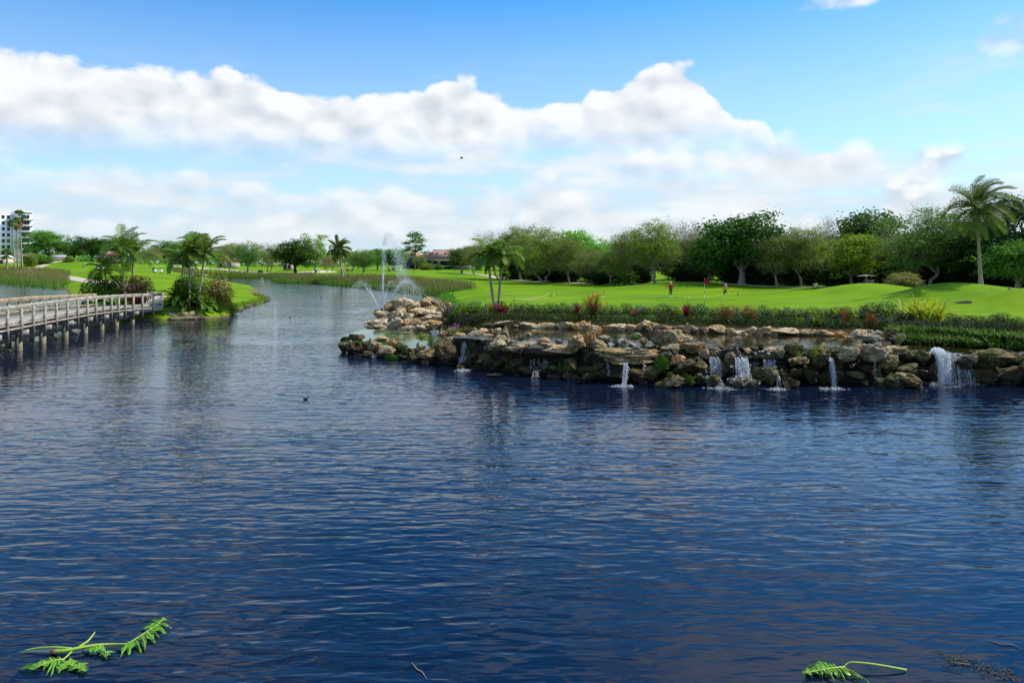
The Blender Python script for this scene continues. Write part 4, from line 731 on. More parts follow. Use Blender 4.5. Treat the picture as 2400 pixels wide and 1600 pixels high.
tree_proto('featherB', 4, rx=4.2, rz=4.0, cz=5.9, ncl=200, nleaf=54, ls=0.18, clr=0.85, tr=0.22, fork=1.6, asp=0.28, twigs=14, stems=2, lump=0.6, bark=M_BARKP)
tree_proto('twigA', 5, rx=4.6, rz=3.8, cz=6.0, ncl=200, nleaf=30, ls=0.15, clr=0.9, tr=0.22, fork=1.7, asp=0.3, twigs=20, stems=2, lump=0.5, bark=M_TWIG)
tree_proto('twigB', 6, rx=4.4, rz=3.9, cz=5.9, ncl=200, nleaf=42, ls=0.17, clr=0.85, tr=0.22, fork=1.8, asp=0.3, twigs=14, lump=0.7, bark=M_TWIG)
tree_proto('bare', 7, rx=3.6, rz=4.2, cz=5.7, ncl=150, nleaf=2, ls=0.12, clr=0.8, tr=0.2, fork=2.5, asp=0.3, twigs=22, bark=M_BARKP)
tree_proto('clumpA', 8, rx=4.7, rz=3.7, cz=6.1, ncl=120, nleaf=80, ls=0.20, clr=1.05, tr=0.28, fork=2.0, lump=0.8, shell=0.35, flat=0.5, bark=M_BARK)
tree_proto('open', 9, rx=4.0, rz=3.9, cz=6.0, ncl=60, nleaf=70, ls=0.20, clr=0.85, tr=0.22, fork=3.4, lump=0.9, flat=0.45, shell=0.3, bark=M_BARKP)
tree_proto('bush', 10, rx=4.8, rz=4.9, cz=4.9, ncl=150, nleaf=60, ls=0.26, clr=1.05, tr=0.2, fork=0.6, low=0.02, lump=0.5, bark=M_BARKD)
tree_proto('small', 12, rx=4.6, rz=4.2, cz=5.5, ncl=70, nleaf=60, ls=0.34, clr=1.2, tr=0.3, fork=1.5, lump=0.6, bark=M_BARK)
tr_r = random.Random(21)
def tree(px, top, base, wpx, Y, key, leaf, label, cat='tree', name='tree', group=None, sink=0.0, bark=None):
    wm, lm, W0, H0 = PROTO[key]; g = G(px, Y); g.z -= sink; h = ((CH - (top - HY) * Y / F) - g.z) * (1.05 if px > 1140 else 1.0); wd = wpx * Y / F * (1.22 if px > 1140 else 1.05)
    t = thing(name, label, cat, g, group, tr_r.uniform(0, 6.28)); sc = (wd / W0 * 1.04, wd / W0 * 1.04, h / H0)
    obj('trunk' if cat == 'tree' else 'stems', wm, t, scale=sc, mat=bark); obj('crown' if cat == 'tree' else 'foliage', lm, t, scale=sc, mat=LM[leaf]); return t
TREES = [
 (112, 540, 610, 100, 345, 'clumpA', 'green', 'round mid-green tree standing right beside the white apartment tower'),
 (172, 566, 606, 66, 350, 'ficusA', 'green', 'low green tree between the round tree and the dark dome tree at left'),
 (216, 552, 606, 80, 340, 'ficusB', 'dark', 'dark dome-shaped tree behind the left cluster of palms'),
 (262, 558, 608, 70, 355, 'clumpA', 'green', 'light green tree half hidden behind the left cluster of palms'),
 (352, 578, 614, 60, 330, 'twigA', 'tan', 'greyish bare-twigged tree just right of the left cluster of palms'),
 (402, 564, 614, 92, 345, 'ficusA', 'green', 'broad green tree in the gap between the two palm clusters'),
 (460, 578, 616, 70, 360, 'twigB', 'olive', 'olive tree behind the right cluster of palms'),
 (538, 564, 636, 62, 312, 'twigB', 'tan', 'tan twiggy tree, leftmost of the three behind the white bunker'),
 (580, 566, 638, 78, 305, 'featherA', 'green', 'soft green spreading tree in front of the white bunker'),
 (632, 568, 630, 76, 330, 'twigA', 'tan', 'rounded tan tree with few leaves left of the big dark tree'),
 (692, 560, 634, 100, 300, 'ficusA', 'dark', 'big dark-green tree with dark trunk left of the staked palm'),
 (738, 549, 632, 66, 315, 'open', 'yellow', 'tall open yellow-green tree rising behind the big dark tree'),
 (772, 592, 630, 56, 320, 'twigA', 'tan', 'small grey leafless-looking tree just left of the staked palm'),
 (826, 586, 630, 56, 330, 'twigB', 'olive', 'small grey-green tree just right of the staked palm'),
 (852, 584, 634, 62, 290, 'featherB', 'green', 'green tree standing in a mulch ring left of the fountain plume'),
 (884, 582, 632, 60, 345, 'clumpA', 'green', 'bushy green tree behind the thin stem of the fountain'),
 (922, 580, 634, 66, 300, 'ficusB', 'green', 'green tree seen through the falling plume of the fountain'),
 (984, 598, 640, 34, 285, 'featherA', 'olive', 'small olive tree in front of the tiled-roof building'),
 (1082, 576, 646, 64, 215, 'ficusB', 'dark', 'dark fig tree with clustered trunks at the right end of the tiled-roof building'),
 (1112, 570, 650, 66, 205, 'twigB', 'olive', 'grey-green twiggy tree directly left of the twin-trunked palm'),
 (1168, 545, 656, 100, 172, 'twigA', 'tan', 'pale grey twiggy tree behind the twin-trunked palm'),
 (1222, 524, 656, 84, 168, 'twigB', 'olive', 'tall olive tree with sparse top right of the twin-trunked palm'),
 (1276, 538, 662, 116, 148, 'featherB', 'yellow', 'feathery yellow-green tree with pale forked trunk'),
 (1350, 543, 640, 108, 178, 'ficusA', 'bright', 'bright-green dense tree rising behind the pale-trunked feathery tree'),
 (1334, 556, 662, 72, 142, 'twigB', 'olive', 'brownish-olive tree right of the feathery yellow-green tree'),
 (1388, 586, 664, 76, 134, 'featherA', 'olive', 'low olive tree under the bright-green dense tree'),
 (1430, 588, 667, 74, 130, 'twigB', 'olive', 'low many-stemmed grey-olive tree left of the yellow-green palm shrub'),
 (1474, 536, 668, 92, 130, 'twigB', 'olive', 'tall grey-olive twiggy tree above the yellow-green palm shrub'),
 (1535, 522, 667, 108, 124, 'featherA', 'yellow', 'large light-green feathery tree above the golfer in red'),
 (1618, 524, 668, 96, 128, 'twigA', 'tan', 'tall tan leafless-looking tree left of the flag'),
 (1660, 556, 672, 76, 118, 'clumpA', 'dark', 'shadowed dark tree directly behind the flag'),
 (1738, 503, 676, 166, 113, 'ficusB', 'dark', 'wide dark fig tree with pale leaning trunks right of the flag'),
 (1822, 545, 680, 100, 107, 'twigB', 'olive', 'olive-brown twiggy tree right of the wide dark fig'),
 (1882, 526, 682, 100, 106, 'twigB', 'olive', 'tall olive tree just left of the number sign'),
 (1928, 510, 672, 74, 116, 'bare', 'tan', 'bare pale-branched tree rising above the number sign'),
 (1996, 552, 680, 112, 100, 'clumpA', 'yellow', 'bright yellow-green tree above the tan-roofed golf cart'),
 (2030, 493, 672, 132, 120, 'ficusB', 'dark', 'tall dark tree whose crown tops the bright yellow-green tree'),
 (2084, 548, 684, 84, 103, 'twigB', 'olive', 'brown-olive tree right of the bright yellow-green tree'),
 (2176, 494, 686, 190, 94, 'featherB', 'green', 'broad mid-green tree left of the tall coconut palm'),
 (2296, 522, 690, 130, 90, 'ficusA', 'dark', 'dark green tree directly behind the tall coconut palm trunk'),
 (2392, 462, 690, 140, 84, 'clumpA', 'blue', 'tall blue-green open-crowned tree at the right edge of the picture'),
 (2385, 560, 690, 120, 80, 'ficusB', 'green', 'low green tree beneath the tall blue-green tree at right edge'),
]
for q in TREES: tree(*q)
for k, (px, top, wpx, Y) in enumerate(((1140, 592, 90, 300), (1230, 580, 90, 290), (1320, 590, 100, 280), (1400, 596, 100, 290), (1480, 590, 110, 270), (1570, 585, 110, 260), (1660, 590, 110, 250), (1760, 580, 120, 250), (1860, 585, 120, 240), (1960, 580, 120, 235), (2070, 575, 130, 230), (2180, 570, 130, 225), (2300, 570, 140, 220), (2400, 570, 140, 215))):
    tree(px, top - 22, 0, wpx * 1.2, Y, ('ficusA', 'featherA', 'clumpA')[k % 3], ('dark', 'green', 'olive')[k % 3], 'distant tree filling the gaps behind the right-hand tree line', group='distant trees behind the right-hand tree line', sink=1.0)
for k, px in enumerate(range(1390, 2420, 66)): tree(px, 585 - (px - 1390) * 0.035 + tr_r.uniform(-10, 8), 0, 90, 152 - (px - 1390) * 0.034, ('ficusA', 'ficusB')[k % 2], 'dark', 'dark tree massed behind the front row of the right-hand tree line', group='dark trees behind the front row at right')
UND = [(1218, 608, 60, 172), (1258, 612, 50, 160), (1300, 616, 60, 152), (1340, 620, 40, 148), (1392, 622, 40, 140), (1412, 616, 44, 134), (1440, 616, 40, 134), (1505, 622, 30, 130), (1600, 612, 60, 130), (1636, 606, 60, 124), (1712, 612, 60, 118), (1760, 606, 80, 117), (1800, 614, 60, 112), (1860, 618, 60, 109), (1900, 622, 30, 108), (1950, 622, 60, 106), (1990, 616, 60, 104), (2050, 612, 80, 106), (2110, 606, 80, 102), (2180, 604, 90, 98), (2250, 602, 80, 95), (2320, 596, 90, 90), (2390, 592, 90, 86), (2460, 600, 100, 86)]
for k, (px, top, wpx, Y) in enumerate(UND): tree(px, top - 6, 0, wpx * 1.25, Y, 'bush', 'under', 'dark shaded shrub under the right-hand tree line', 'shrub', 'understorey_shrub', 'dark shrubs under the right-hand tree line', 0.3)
for px, top, wpx, Y, lf, lb in ((1000, 618, 34, 300, 'olive', 'low olive shrub against the wall of the tiled-roof building'), (1028, 620, 24, 298, 'green', 'small round green shrub by the tiled-roof building windows'), (95, 598, 60, 300, 'green', 'loose green shrub at the foot of the white apartment tower'), (70, 590, 30, 285, 'olive', 'grey-green shrub behind the three tall fan palm trunks'), (160, 600, 26, 310, 'olive', 'pale scrubby shrub beside the long grey roof'), (2120, 640, 60, 84, 'tan', 'dry tan shrub on the crest behind the grass mound')):
    tree(px, top, 0, wpx, Y, 'bush', lf, lb, 'shrub', 'shrub', None, 0.2)
# far woodland that reads as one mass
rg = np.random.default_rng(77); N = 26000; ang = rg.uniform(-1.0, 1.0, N); yy = rg.uniform(430, 520, N); xx = ang * yy; hh = 5.5 + 7.5 * fbm(np.stack([xx * 0.035, yy * 0.02, xx * 0], -1), 4, 9)
zt = rg.random(N) ** 0.6 * hh * 1.15; nrm_ = rg.normal(size=(N, 3)) * 0.7 + np.array([0, -0.3, 0.7]); mb = MB(); mb.leaves(np.stack([xx, yy, 2.0 + zt], -1), nrm_, rg.uniform(0.7, 1.5, N), 0.6, rg)
tag(obj('far_woodland', mb.mesh('far_woodland', LM['green'])), 'far belt of green woodland along the horizon', 'woodland', None, 'stuff')
# ------------------------------------------------------------------ pine
g = G(972, 290); pine = thing('pine_tree', 'tall slender pine with flat-topped tufted crown left of the tiled roof', 'tree', g); hp = (CH - (543 - HY) * 290 / F) - g.z
rg = np.random.default_rng(31); wood = MB(); tp = np.stack([np.sin(np.linspace(0, 3, 12)) * 0.25, np.zeros(12), np.linspace(-0.2, hp * 0.97, 12)], -1); wood.tube(tp, np.linspace(0.30, 0.09, 12), 8); lv = MB(); S = 290 / F
for dx_, py, r in ((0, 548, 1.6), (9, 552, 1.7), (-10, 552, 1.5), (16, 562, 1.5), (4, 558, 1.7), (-6, 566, 1.4), (-20, 570, 1.3), (16, 576, 1.1), (-12, 580, 1.4), (6, 578, 1.3), (-18, 586, 1.1), (12, 584, 0.9), (0, 588, 1.0), (-4, 596, 0.8), (13, 568, 1.2)):
    c_ = np.array([dx_ * S, rg.normal() * 1.0, CH - (py - HY) * S - g.z]); z0 = max(2, c_[2] - 1.3); wood.tube(bough((np.interp(z0, tp[:, 2], tp[:, 0]), 0, z0), c_, rg, 4, 0.05), np.linspace(0.09, 0.03, 4), 4, cap=False)
    n = 200; o = rg.normal(size=(n, 3)) * np.array([1, 1, 0.42]) * r * 0.62; lv.leaves(c_ + o, rg.normal(size=(n, 3)) + np.array([0, 0, .8]), rg.uniform(.2, .42, n), .4, rg)
obj('trunk', wood.mesh('pine_wood', M_BARK, True), pine); obj('crown', lv.mesh('pine_crown', LM['green']), pine)
# ------------------------------------------------------------------ palms
def frond(root, base, az, el0, L, droop, wind, rg, nl_=26, ll=0.75, lw=0.045, mat='palm', vee=0.35, name='frond', gravity_leaf=0.35):
    n = 14; d_ = np.array([math.cos(az) * math.cos(el0), math.sin(az) * math.cos(el0), math.sin(el0)]); p = [np.array(base, float)]; ds = [d_.copy()]
    for i in range(n):
        t = (i + 1) / n; d_ = d_ + np.array([0, 0, -1]) * droop * (0.4 + t) / n * 2 + np.array(wind) * (0.3 + t) / n; d_ = d_ / np.linalg.norm(d_); p.append(p[-1] + d_ * L / n); ds.append(d_.copy())
    p = np.array(p); ds = np.array(ds); mb = MB(); mb.tube(p, np.linspace(0.035, 0.008, n + 1) * (L / 2.5), 4, cap=False)
    tt = np.linspace(0.16, 0.99, nl_); ix = tt * n; i0 = np.minimum(ix.astype(int), n - 1); fr = (ix - i0)[:, None]; pos = p[i0] * (1 - fr) + p[i0 + 1] * fr; dd = ds[i0] * (1 - fr) + ds[i0 + 1] * fr; dd /= np.linalg.norm(dd, axis=1)[:, None]
    side = np.cross(dd, np.array([0, 0, 1.0])); side /= np.linalg.norm(side, axis=1)[:, None] + 1e-6; up = np.cross(side, dd); ln = ll * (np.sin((0.12 + 0.80 * tt) * math.pi) ** 0.7) * rg.uniform(.85, 1.1, nl_)
    for sg in (-1, 1):
        v1 = side * sg * 0.85 + dd * 0.55 + up * vee + rg.normal(size=(nl_, 3)) * 0.08 + np.array(wind) * 0.5; v1 /= np.linalg.norm(v1, axis=1)[:, None]; v2 = v1 + np.array([0, 0, -gravity_leaf * 2]) + np.array(wind) * 0.5; v2 /= np.linalg.norm(v2, axis=1)[:, None]
        m_ = pos + v1 * (ln * 0.55)[:, None]; e = m_ + v2 * (ln * 0.5)[:, None]; wv = dd * lw
        V = np.stack([pos - wv * .5, pos + wv * .5, m_ + wv * .6, m_ - wv * .6, e], 1).reshape(-1, 3); b_ = np.arange(nl_)[:, None] * 5; q0 = mb.n; mb.add(V, b_ + np.array([[0, 1, 2, 3]])); mb.f.append((b_ + np.array([[3, 2, 4]]) + q0, 0))
    return obj(name, mb.mesh(name, LM[mat]), root)
def palm(label, base, top, wind=(0, 0, 0), nf=13, L=2.2, tr=0.13, mat='palm', droop=0.75, shaft=0.6, seed=0, curve=0.0, ll=0.6, lw=0.05, elr=(-0.25, 1.35), bulge=1.5, nl_=26, group=None, shaftmat=None, name='palm_tree', gl=0.35, lowbias=1.0):
    rg = np.random.default_rng(seed); t = thing(name, label, 'palm', base, group); e = np.array(Vector(top) - Vector(base)); n = 16; u = np.linspace(0, 1, n); sd_ = np.array([e[0], e[1], 0])
    p = np.stack([e[0] * (u ** (1 + curve)), e[1] * (u ** (1 + curve)), e[2] * u], -1); p[0, 2] -= 0.3; rr2 = tr * (1 + (bulge - 1) * np.exp(-u * 9)) * (1 - 0.28 * u) * (1 + 0.05 * np.cos(np.arange(n) * math.pi))
    mb = MB(); mb.tube(p, rr2, 10); obj('trunk', mb.mesh('trunk', M_PALMT, True), t)
    d_ = p[-1] - p[-2]; d_ /= np.linalg.norm(d_); s0 = p[-1]; tip = s0 + d_ * shaft
    if shaft > 0: mb = MB(); mb.tube([s0 - d_ * 0.05, s0 + d_ * shaft * .4, tip], [tr * 1.05, tr * 0.95, tr * 0.4], 8); obj('crownshaft', mb.mesh('crownshaft', shaftmat or LM['palm'], True), t)
    for k in range(nf):
        a = k * 2.39996 + rg.uniform(-.3, .3); f = ((k + 0.5) / nf) ** lowbias; el0 = elr[1] + (elr[0] - elr[1]) * f + rg.uniform(-.12, .12)
        frond(t, tip, a, el0, L * rg.uniform(.85, 1.1), droop * rg.uniform(.8, 1.25), wind, rg, nl_, ll, lw, mat, gravity_leaf=gl)
    return t
def pm_(px, pyb, Y, pxt, pyt, dY=0.0):      # foot on the ground and crown base as seen
    b_ = G(px, Y); return b_, P(pxt, pyt, Y + dY)
LP = [(252, 78, 247, 645, 8, 1.9, 'short palm at the left of the left palm cluster beyond the footbridge', 101), (292, 79, 287, 598, 14, 2.7, 'tallest palm, in the middle of the left palm cluster beyond the footbridge', 102), (307, 81, 312, 612, 14, 2.9, 'palm with wide drooping fronds at the right of the left palm cluster', 103)]
for px, Y, pxt, pyt, nf, L, lb, sd2 in LP: b_, t_ = pm_(px, 0, Y, pxt, pyt); palm(lb, b_, t_, (0.35, 0, 0.05), nf + 2, L * 1.08, 0.10, seed=sd2, group=None, ll=0.85, lw=0.055, droop=0.75, nl_=34)
RP = [(432, 74, 428, 620, 10, 2.1, 'slender palm at the left of the right palm cluster by the bridge end', 104), (444, 71, 444, 612, 12, 2.2, 'middle palm of the right palm cluster by the bridge end', 105), (462, 71.5, 478, 606, 15, 2.7, 'leaning pale-trunked palm at the right of the right palm cluster', 106), (452, 78, 450, 596, 9, 2.3, 'tall upright palm at the back of the right palm cluster', 107)]
for px, Y, pxt, pyt, nf, L, lb, sd2 in RP: b_, t_ = pm_(px, 0, Y, pxt, pyt); palm(lb, b_, t_, (0.4, 0, 0.05), nf + 3, L * 1.05, 0.10, seed=sd2, ll=0.85, lw=0.055, droop=0.75, nl_=34)
b_, t_ = G(1163.5, 50.5), P(1146, 628, 50.5)
palm('left trunk of the slim twin palms in the purple flower bed, leaning left', b_, t_, (0.12, 0, 0.0), 9, 1.7, 0.11, seed=111, droop=0.9, curve=-0.25, ll=0.72, lw=0.075, shaft=0.8, bulge=1.2, nl_=32)
b_, t_ = G(1166, 50.6), P(1174, 628, 50.7)
palm('right trunk of the slim twin palms in the purple flower bed, leaning right', b_, t_, (0.25, 0, 0.0), 10, 1.8, 0.11, seed=112, droop=0.9, curve=-0.2, ll=0.72, lw=0.075, shaft=0.8, bulge=1.2, nl_=32)
b_, t_ = G(2301, 66), P(2291, 505, 66)
palm('tall coconut palm with windswept crown on the mound at right', b_, t_, (1.25, 0.1, 0.25), 42, 3.5, 0.16, 'coco', 0.85, 0.7, 121, -0.3, 0.95, 0.030, (-0.8, 1.5), 1.9, 60, None, M_FIBRE, gl=0.3)
b_, t_ = G(803, 188), P(795, 592, 188)
sp_palm = palm('staked coconut palm with windswept crown standing on the bank beyond the reeds', b_, t_, (1.3, 0, 0.3), 26, 3.6, 0.24, 'coco', 0.8, 0.8, 122, 0.2, 1.2, 0.13, (-0.6, 1.5), 1.5, 32, None, M_FIBRE)
for a in (0.4, 2.3, 3.7, 5.4):
    mb = MB(); mb.bar((math.cos(a) * 2.0, math.sin(a) * 2.0, -0.2), (math.cos(a) * 0.35, math.sin(a) * 0.35, 3.4), 0.13, 0.13); obj('stake', mb.mesh('stake', M_WOODW), sp_palm)
def fanpalm(label, px, Y, top, tr, seed, r=2.0, skirt=False, lean=0.0, name='fan_palm'):
    rg = np.random.default_rng(seed); b_ = G(px, Y); h = CH - (top - HY) * Y / F - b_.z; t = thing(name, label, 'palm', b_); mb = MB(); u = np.linspace(0, 1, 10); mb.tube(np.stack([lean * h * u, u * 0, u * h - 0.3 * (u == 0)], -1), tr * (1 + .5 * np.exp(-u * 10)) * (1 - .3 * u), 8); obj('trunk', mb.mesh('trunk', M_PALMT, True), t); tip = np.array([lean * h, 0, h])
    for k in range(34 + (24 if skirt else 0)):
        dead = k >= 34; a = rg.uniform(0, 6.283); e = rg.uniform(-0.7, 1.4) if not dead else rg.uniform(-1.5, -0.9); d_ = np.array([math.cos(a) * math.cos(e), math.sin(a) * math.cos(e), math.sin(e)]); s = np.cross(d_, (0, 0, 1)); s /= np.linalg.norm(s); u_ = np.cross(s, d_)
        b0 = tip + (np.array([0, 0, -rg.uniform(0.3, r * 1.2)]) if dead else 0); c_ = b0 + d_ * r * 0.55; mb = MB(); mb.tube([b0, c_], [0.035, 0.025], 3, cap=False); V = [c_]; F_ = []
        for j, th in enumerate(np.linspace(-1.35, 1.35, 15)):
            L = r * 0.6 * (0.75 + 0.25 * math.cos(th)); v = d_ * math.cos(th) + s * math.sin(th); e_ = c_ + v * L + np.array([0, 0, -0.22 * L]); w1 = np.cross(v, u_) * r * 0.035; mid = c_ + v * L * 0.6; q = len(V); V += [mid + w1, mid - w1, e_]; F_ += [(0, q, q + 1), (q, q + 2, q + 1)]
        mb.add(np.array(V), np.array(F_)); obj('dead_frond' if dead else 'frond', mb.mesh('frond', LM['dead' if dead else 'palm']), t)
fanpalm('tallest fan palm with brown dead skirt in front of the white tower', 52, 268, 505, 0.32, 1, 2.2, True, -0.05); fanpalm('thin middle fan palm of the three in front of the white tower', 42, 266, 518, 0.22, 2, 1.5, True, -0.03); fanpalm('left fan palm with dark crown in front of the white tower', 35, 262, 525, 0.22, 3, 1.8, False, -0.06); fanpalm('short stout palm at the left edge below the white tower', 16, 262, 598, 0.3, 4, 2.4, False)
# ------------------------------------------------------------------ flower bed
def leafball(mb, c_, rx, ry, rz, n, s, rg, asp=0.35, up=0.4, shell=0.35, axis_up=0.0):
    d_ = rg.normal(size=(n, 3)); d_ /= np.linalg.norm(d_, axis=1)[:, None]; r = rg.random(n) ** shell; lump = 0.82 + 0.4 * fbm(d_ * 2.4 + c_[0], 3, 3); p = d_ * (r * lump)[:, None] * np.array([rx, ry, rz]) + np.array(c_); k = p[:, 2] > 0.03; p = p[k]; d_ = d_[k]
    ax = rg.normal(size=(len(p), 3)) + np.array([0, 0, axis_up]) + d_ * axis_up * .5; mb.leaves(p, d_ * 0.6 + rg.normal(size=(len(p), 3)) * 0.6 + np.array([0, 0, up]), s * rg.uniform(.6, 1.35, len(p)), asp, rg, 0, np.cross(ax, rg.normal(size=(len(p), 3))) if axis_up == 0 else ax); return p
SHP = []
for k in range(4):
    rg = np.random.default_rng(200 + k); a = MB(); leafball(a, (0, 0, 0.45), 0.95, 0.75, 0.72, 1900, 0.075, rg, 0.22, 0.3, 0.4, 0.6); st = MB()
    for q in range(9): st.tube(bough((rg.normal() * .12, rg.normal() * .12, -.05), (rg.normal() * .5, rg.normal() * .4, rg.uniform(.6, 1.15)), rg, 4), np.linspace(.014, .005, 4), 3, cap=False)
    f = MB(); n = 18; d_ = rg.normal(size=(n, 3)); d_[:, 2] = np.abs(d_[:, 2]) + 0.1; d_[:, 1] -= 0.2; d_ /= np.linalg.norm(d_, axis=1)[:, None]; p = d_ * np.array([0.97, 0.78, 0.76]) * rg.uniform(.85, 1.06, n)[:, None] + np.array((0, 0, .45))
    f.leaves(p, d_ + rg.normal(size=(n, 3)) * .3 + np.array([0, -.6, 0]), 0.042, 0.9, rg); SHP.append((a.mesh('shrub_leaves', LM['shrub']), f.mesh('shrub_flowers', FL['violet']), st.mesh('shrub_stems', M_BARKD)))
sr = random.Random(8)
def shrub(px, Y, wpx, toppy, label, group=None, leaf='shrub', fl='violet', z=None, fs_=1.0):
    g = G(px, Y); h = CH - (toppy - HY) * Y / F - g.z; a, f, st = SHP[sr.randrange(4)]; sx = wpx * Y / F / 1.9; sc = (sx, sx * sr.uniform(.9, 1.1), h / 1.15); t = thing('flowering_shrub', label, 'shrub', g, group, sr.choice((0.0, 0.3, -0.3)))
    obj('leaves', a, t, scale=sc, mat=LM[leaf]); obj('stems', st, t, scale=sc)
    if fl: tag(obj('flowers', f, t, scale=sc, mat=FL[fl]), kind='stuff')
    return t
BED = 'purple-flowered shrub in the low hedge along the far side of the upper pool'
for k in range(34):
    px = 1062 + k * 29 + sr.uniform(-6, 6); top = 707 + 13 * (k / 33) + sr.uniform(-5, 4); Y = 48.4 - 5.3 * (k / 33) + sr.uniform(-.4, .4)
    shrub(px, Y, sr.uniform(40, 54), top, BED, 'purple-flowered hedge shrubs')
for k in range(30):
    px = 1075 + k * 32 + sr.uniform(-6, 6); Y = 46.4 - 5.0 * (k / 29); shrub(px, Y, sr.uniform(36, 50), 734 + 8 * (k / 29) + sr.uniform(-5, 4), 'low leafy shrub in front of the purple hedge, above the pool edge rocks', 'low leafy shrubs above the pool edge rocks', sr.choice(('shrub', 'shrub', 'green')), sr.choice(('violet', None)))
for px, Y, w_, top, lb in ((2045, 42.5, 60, 708, 'tall rounded purple-flowered bush left of the yellow variegated clump'), (2080, 42, 66, 706, 'tall purple-flowered bush touching the yellow variegated clump'), (2070, 40.4, 70, 740, 'dark purple-flowered bush below the tall rounded one'), (2118, 41, 60, 730, 'dark leafy bush under the yellow variegated clump')):
    shrub(px, Y, w_, top, lb); 
for k in range(22):
    px = 2120 + (k % 11) * 34 + sr.uniform(-8, 8); Y = (41.6 if k < 11 else 39.0) - 0.004 * (px - 2120); shrub(px, Y, sr.uniform(46, 62), (728 if k < 11 else 748) + (px - 2120) * 0.035 + sr.uniform(-5, 5), 'dark glossy low bush in the bank below the grass mound at right', 'dark low bushes below the grass mound', 'shrub', 'violet' if k % 3 == 0 else None)
# strap-leaved plants: every leaf a part
def strapmesh(L, wd, bend, mat, n=5):
    u = np.linspace(0, 1, n + 1); th = 1.25 - bend * u; x = np.concatenate([[0], np.cumsum(np.cos(th[:-1]) * L / n)]); z = np.concatenate([[0], np.cumsum(np.sin(th[:-1]) * L / n)]); w_ = wd * np.sin(np.clip(0.25 + 0.75 * u, 0, 1) * math.pi) ** 0.8 * 0.5; w_[-1] = 0.002
    V = np.stack([np.stack([x, -w_, z + w_ * .35], -1), np.stack([x, x * 0, z], -1), np.stack([x, w_, z + w_ * .35], -1)], 1).reshape(-1, 3); F_ = []
    for i in range(n):
        a = i * 3; F_ += [(a, a + 1, a + 4, a + 3), (a + 1, a + 2, a + 5, a + 4)]
    mb = MB(); mb.add(V, F_); return mb.mesh('leaf', mat)
def rosette(label, cat, loc, n, L, wd, mat, bend=(0.8, 1.9), tilt=(0.0, 0.9), seed=0, name='plant', spread=0.1, group=None):
    rg = random.Random(seed); ms = [strapmesh(L, wd, b_, LM[mat]) for b_ in (bend[0], (bend[0] + bend[1]) / 2, bend[1])]; t = thing(name, label, cat, loc, group)
    for k in range(n): a = rg.uniform(0, 6.283); s = rg.uniform(.7, 1.15); obj('leaf', rg.choice(ms), t, (rg.uniform(-1, 1) * spread, rg.uniform(-1, 1) * spread, rg.uniform(0, .1)), (0, rg.uniform(*tilt) - 0.35, a), (s, s, s))
    return t
def onbed(px, Y, dz=0): return G(px, Y, dz)
rosette('spiky yellow-green variegated clump in front of the grass mound', 'plant', onbed(2165, 41.4, 0.25), 170, 1.5, 0.15, 'ging', (0.5, 1.9), (0, 0.95), 1, 'variegated_plant', 0.8)
rosette('dark crimson spiky plant at the foot of the twin palms', 'plant', onbed(1176, 46.6, 0.15), 46, 0.95, 0.085, 'ti', (0.3, 1.2), (0, .8), 2, 'crimson_plant', 0.15)
rosette('tall upright crimson plant in the middle of the purple hedge', 'plant', onbed(1609, 43.8, 0.2), 34, 1.0, 0.07, 'ti', (0.1, 0.8), (.05, .5), 3, 'crimson_plant', 0.1)
rosette('faint reddish plant in the hedge between the twin palms and the red spray', 'plant', onbed(1354, 46.2, 0.3), 20, 0.8, 0.06, 'ti', (0.3, 1.1), (0, .6), 4, 'crimson_plant', 0.1)
rosette('crimson leafy plant low in the hedge right of the red spray', 'plant', onbed(1488, 44.2, 0.15), 26, 0.6, 0.07, 'ti', (0.4, 1.3), (0, .8), 5, 'crimson_plant', 0.12)
rosette('green strap-leaved plant at the pool edge near the pale boulders', 'plant', onbed(1916, 40.8, 0.1), 34, 0.75, 0.07, 'lily', (0.4, 1.5), (0, .8), 6, 'strap_plant', 0.12)
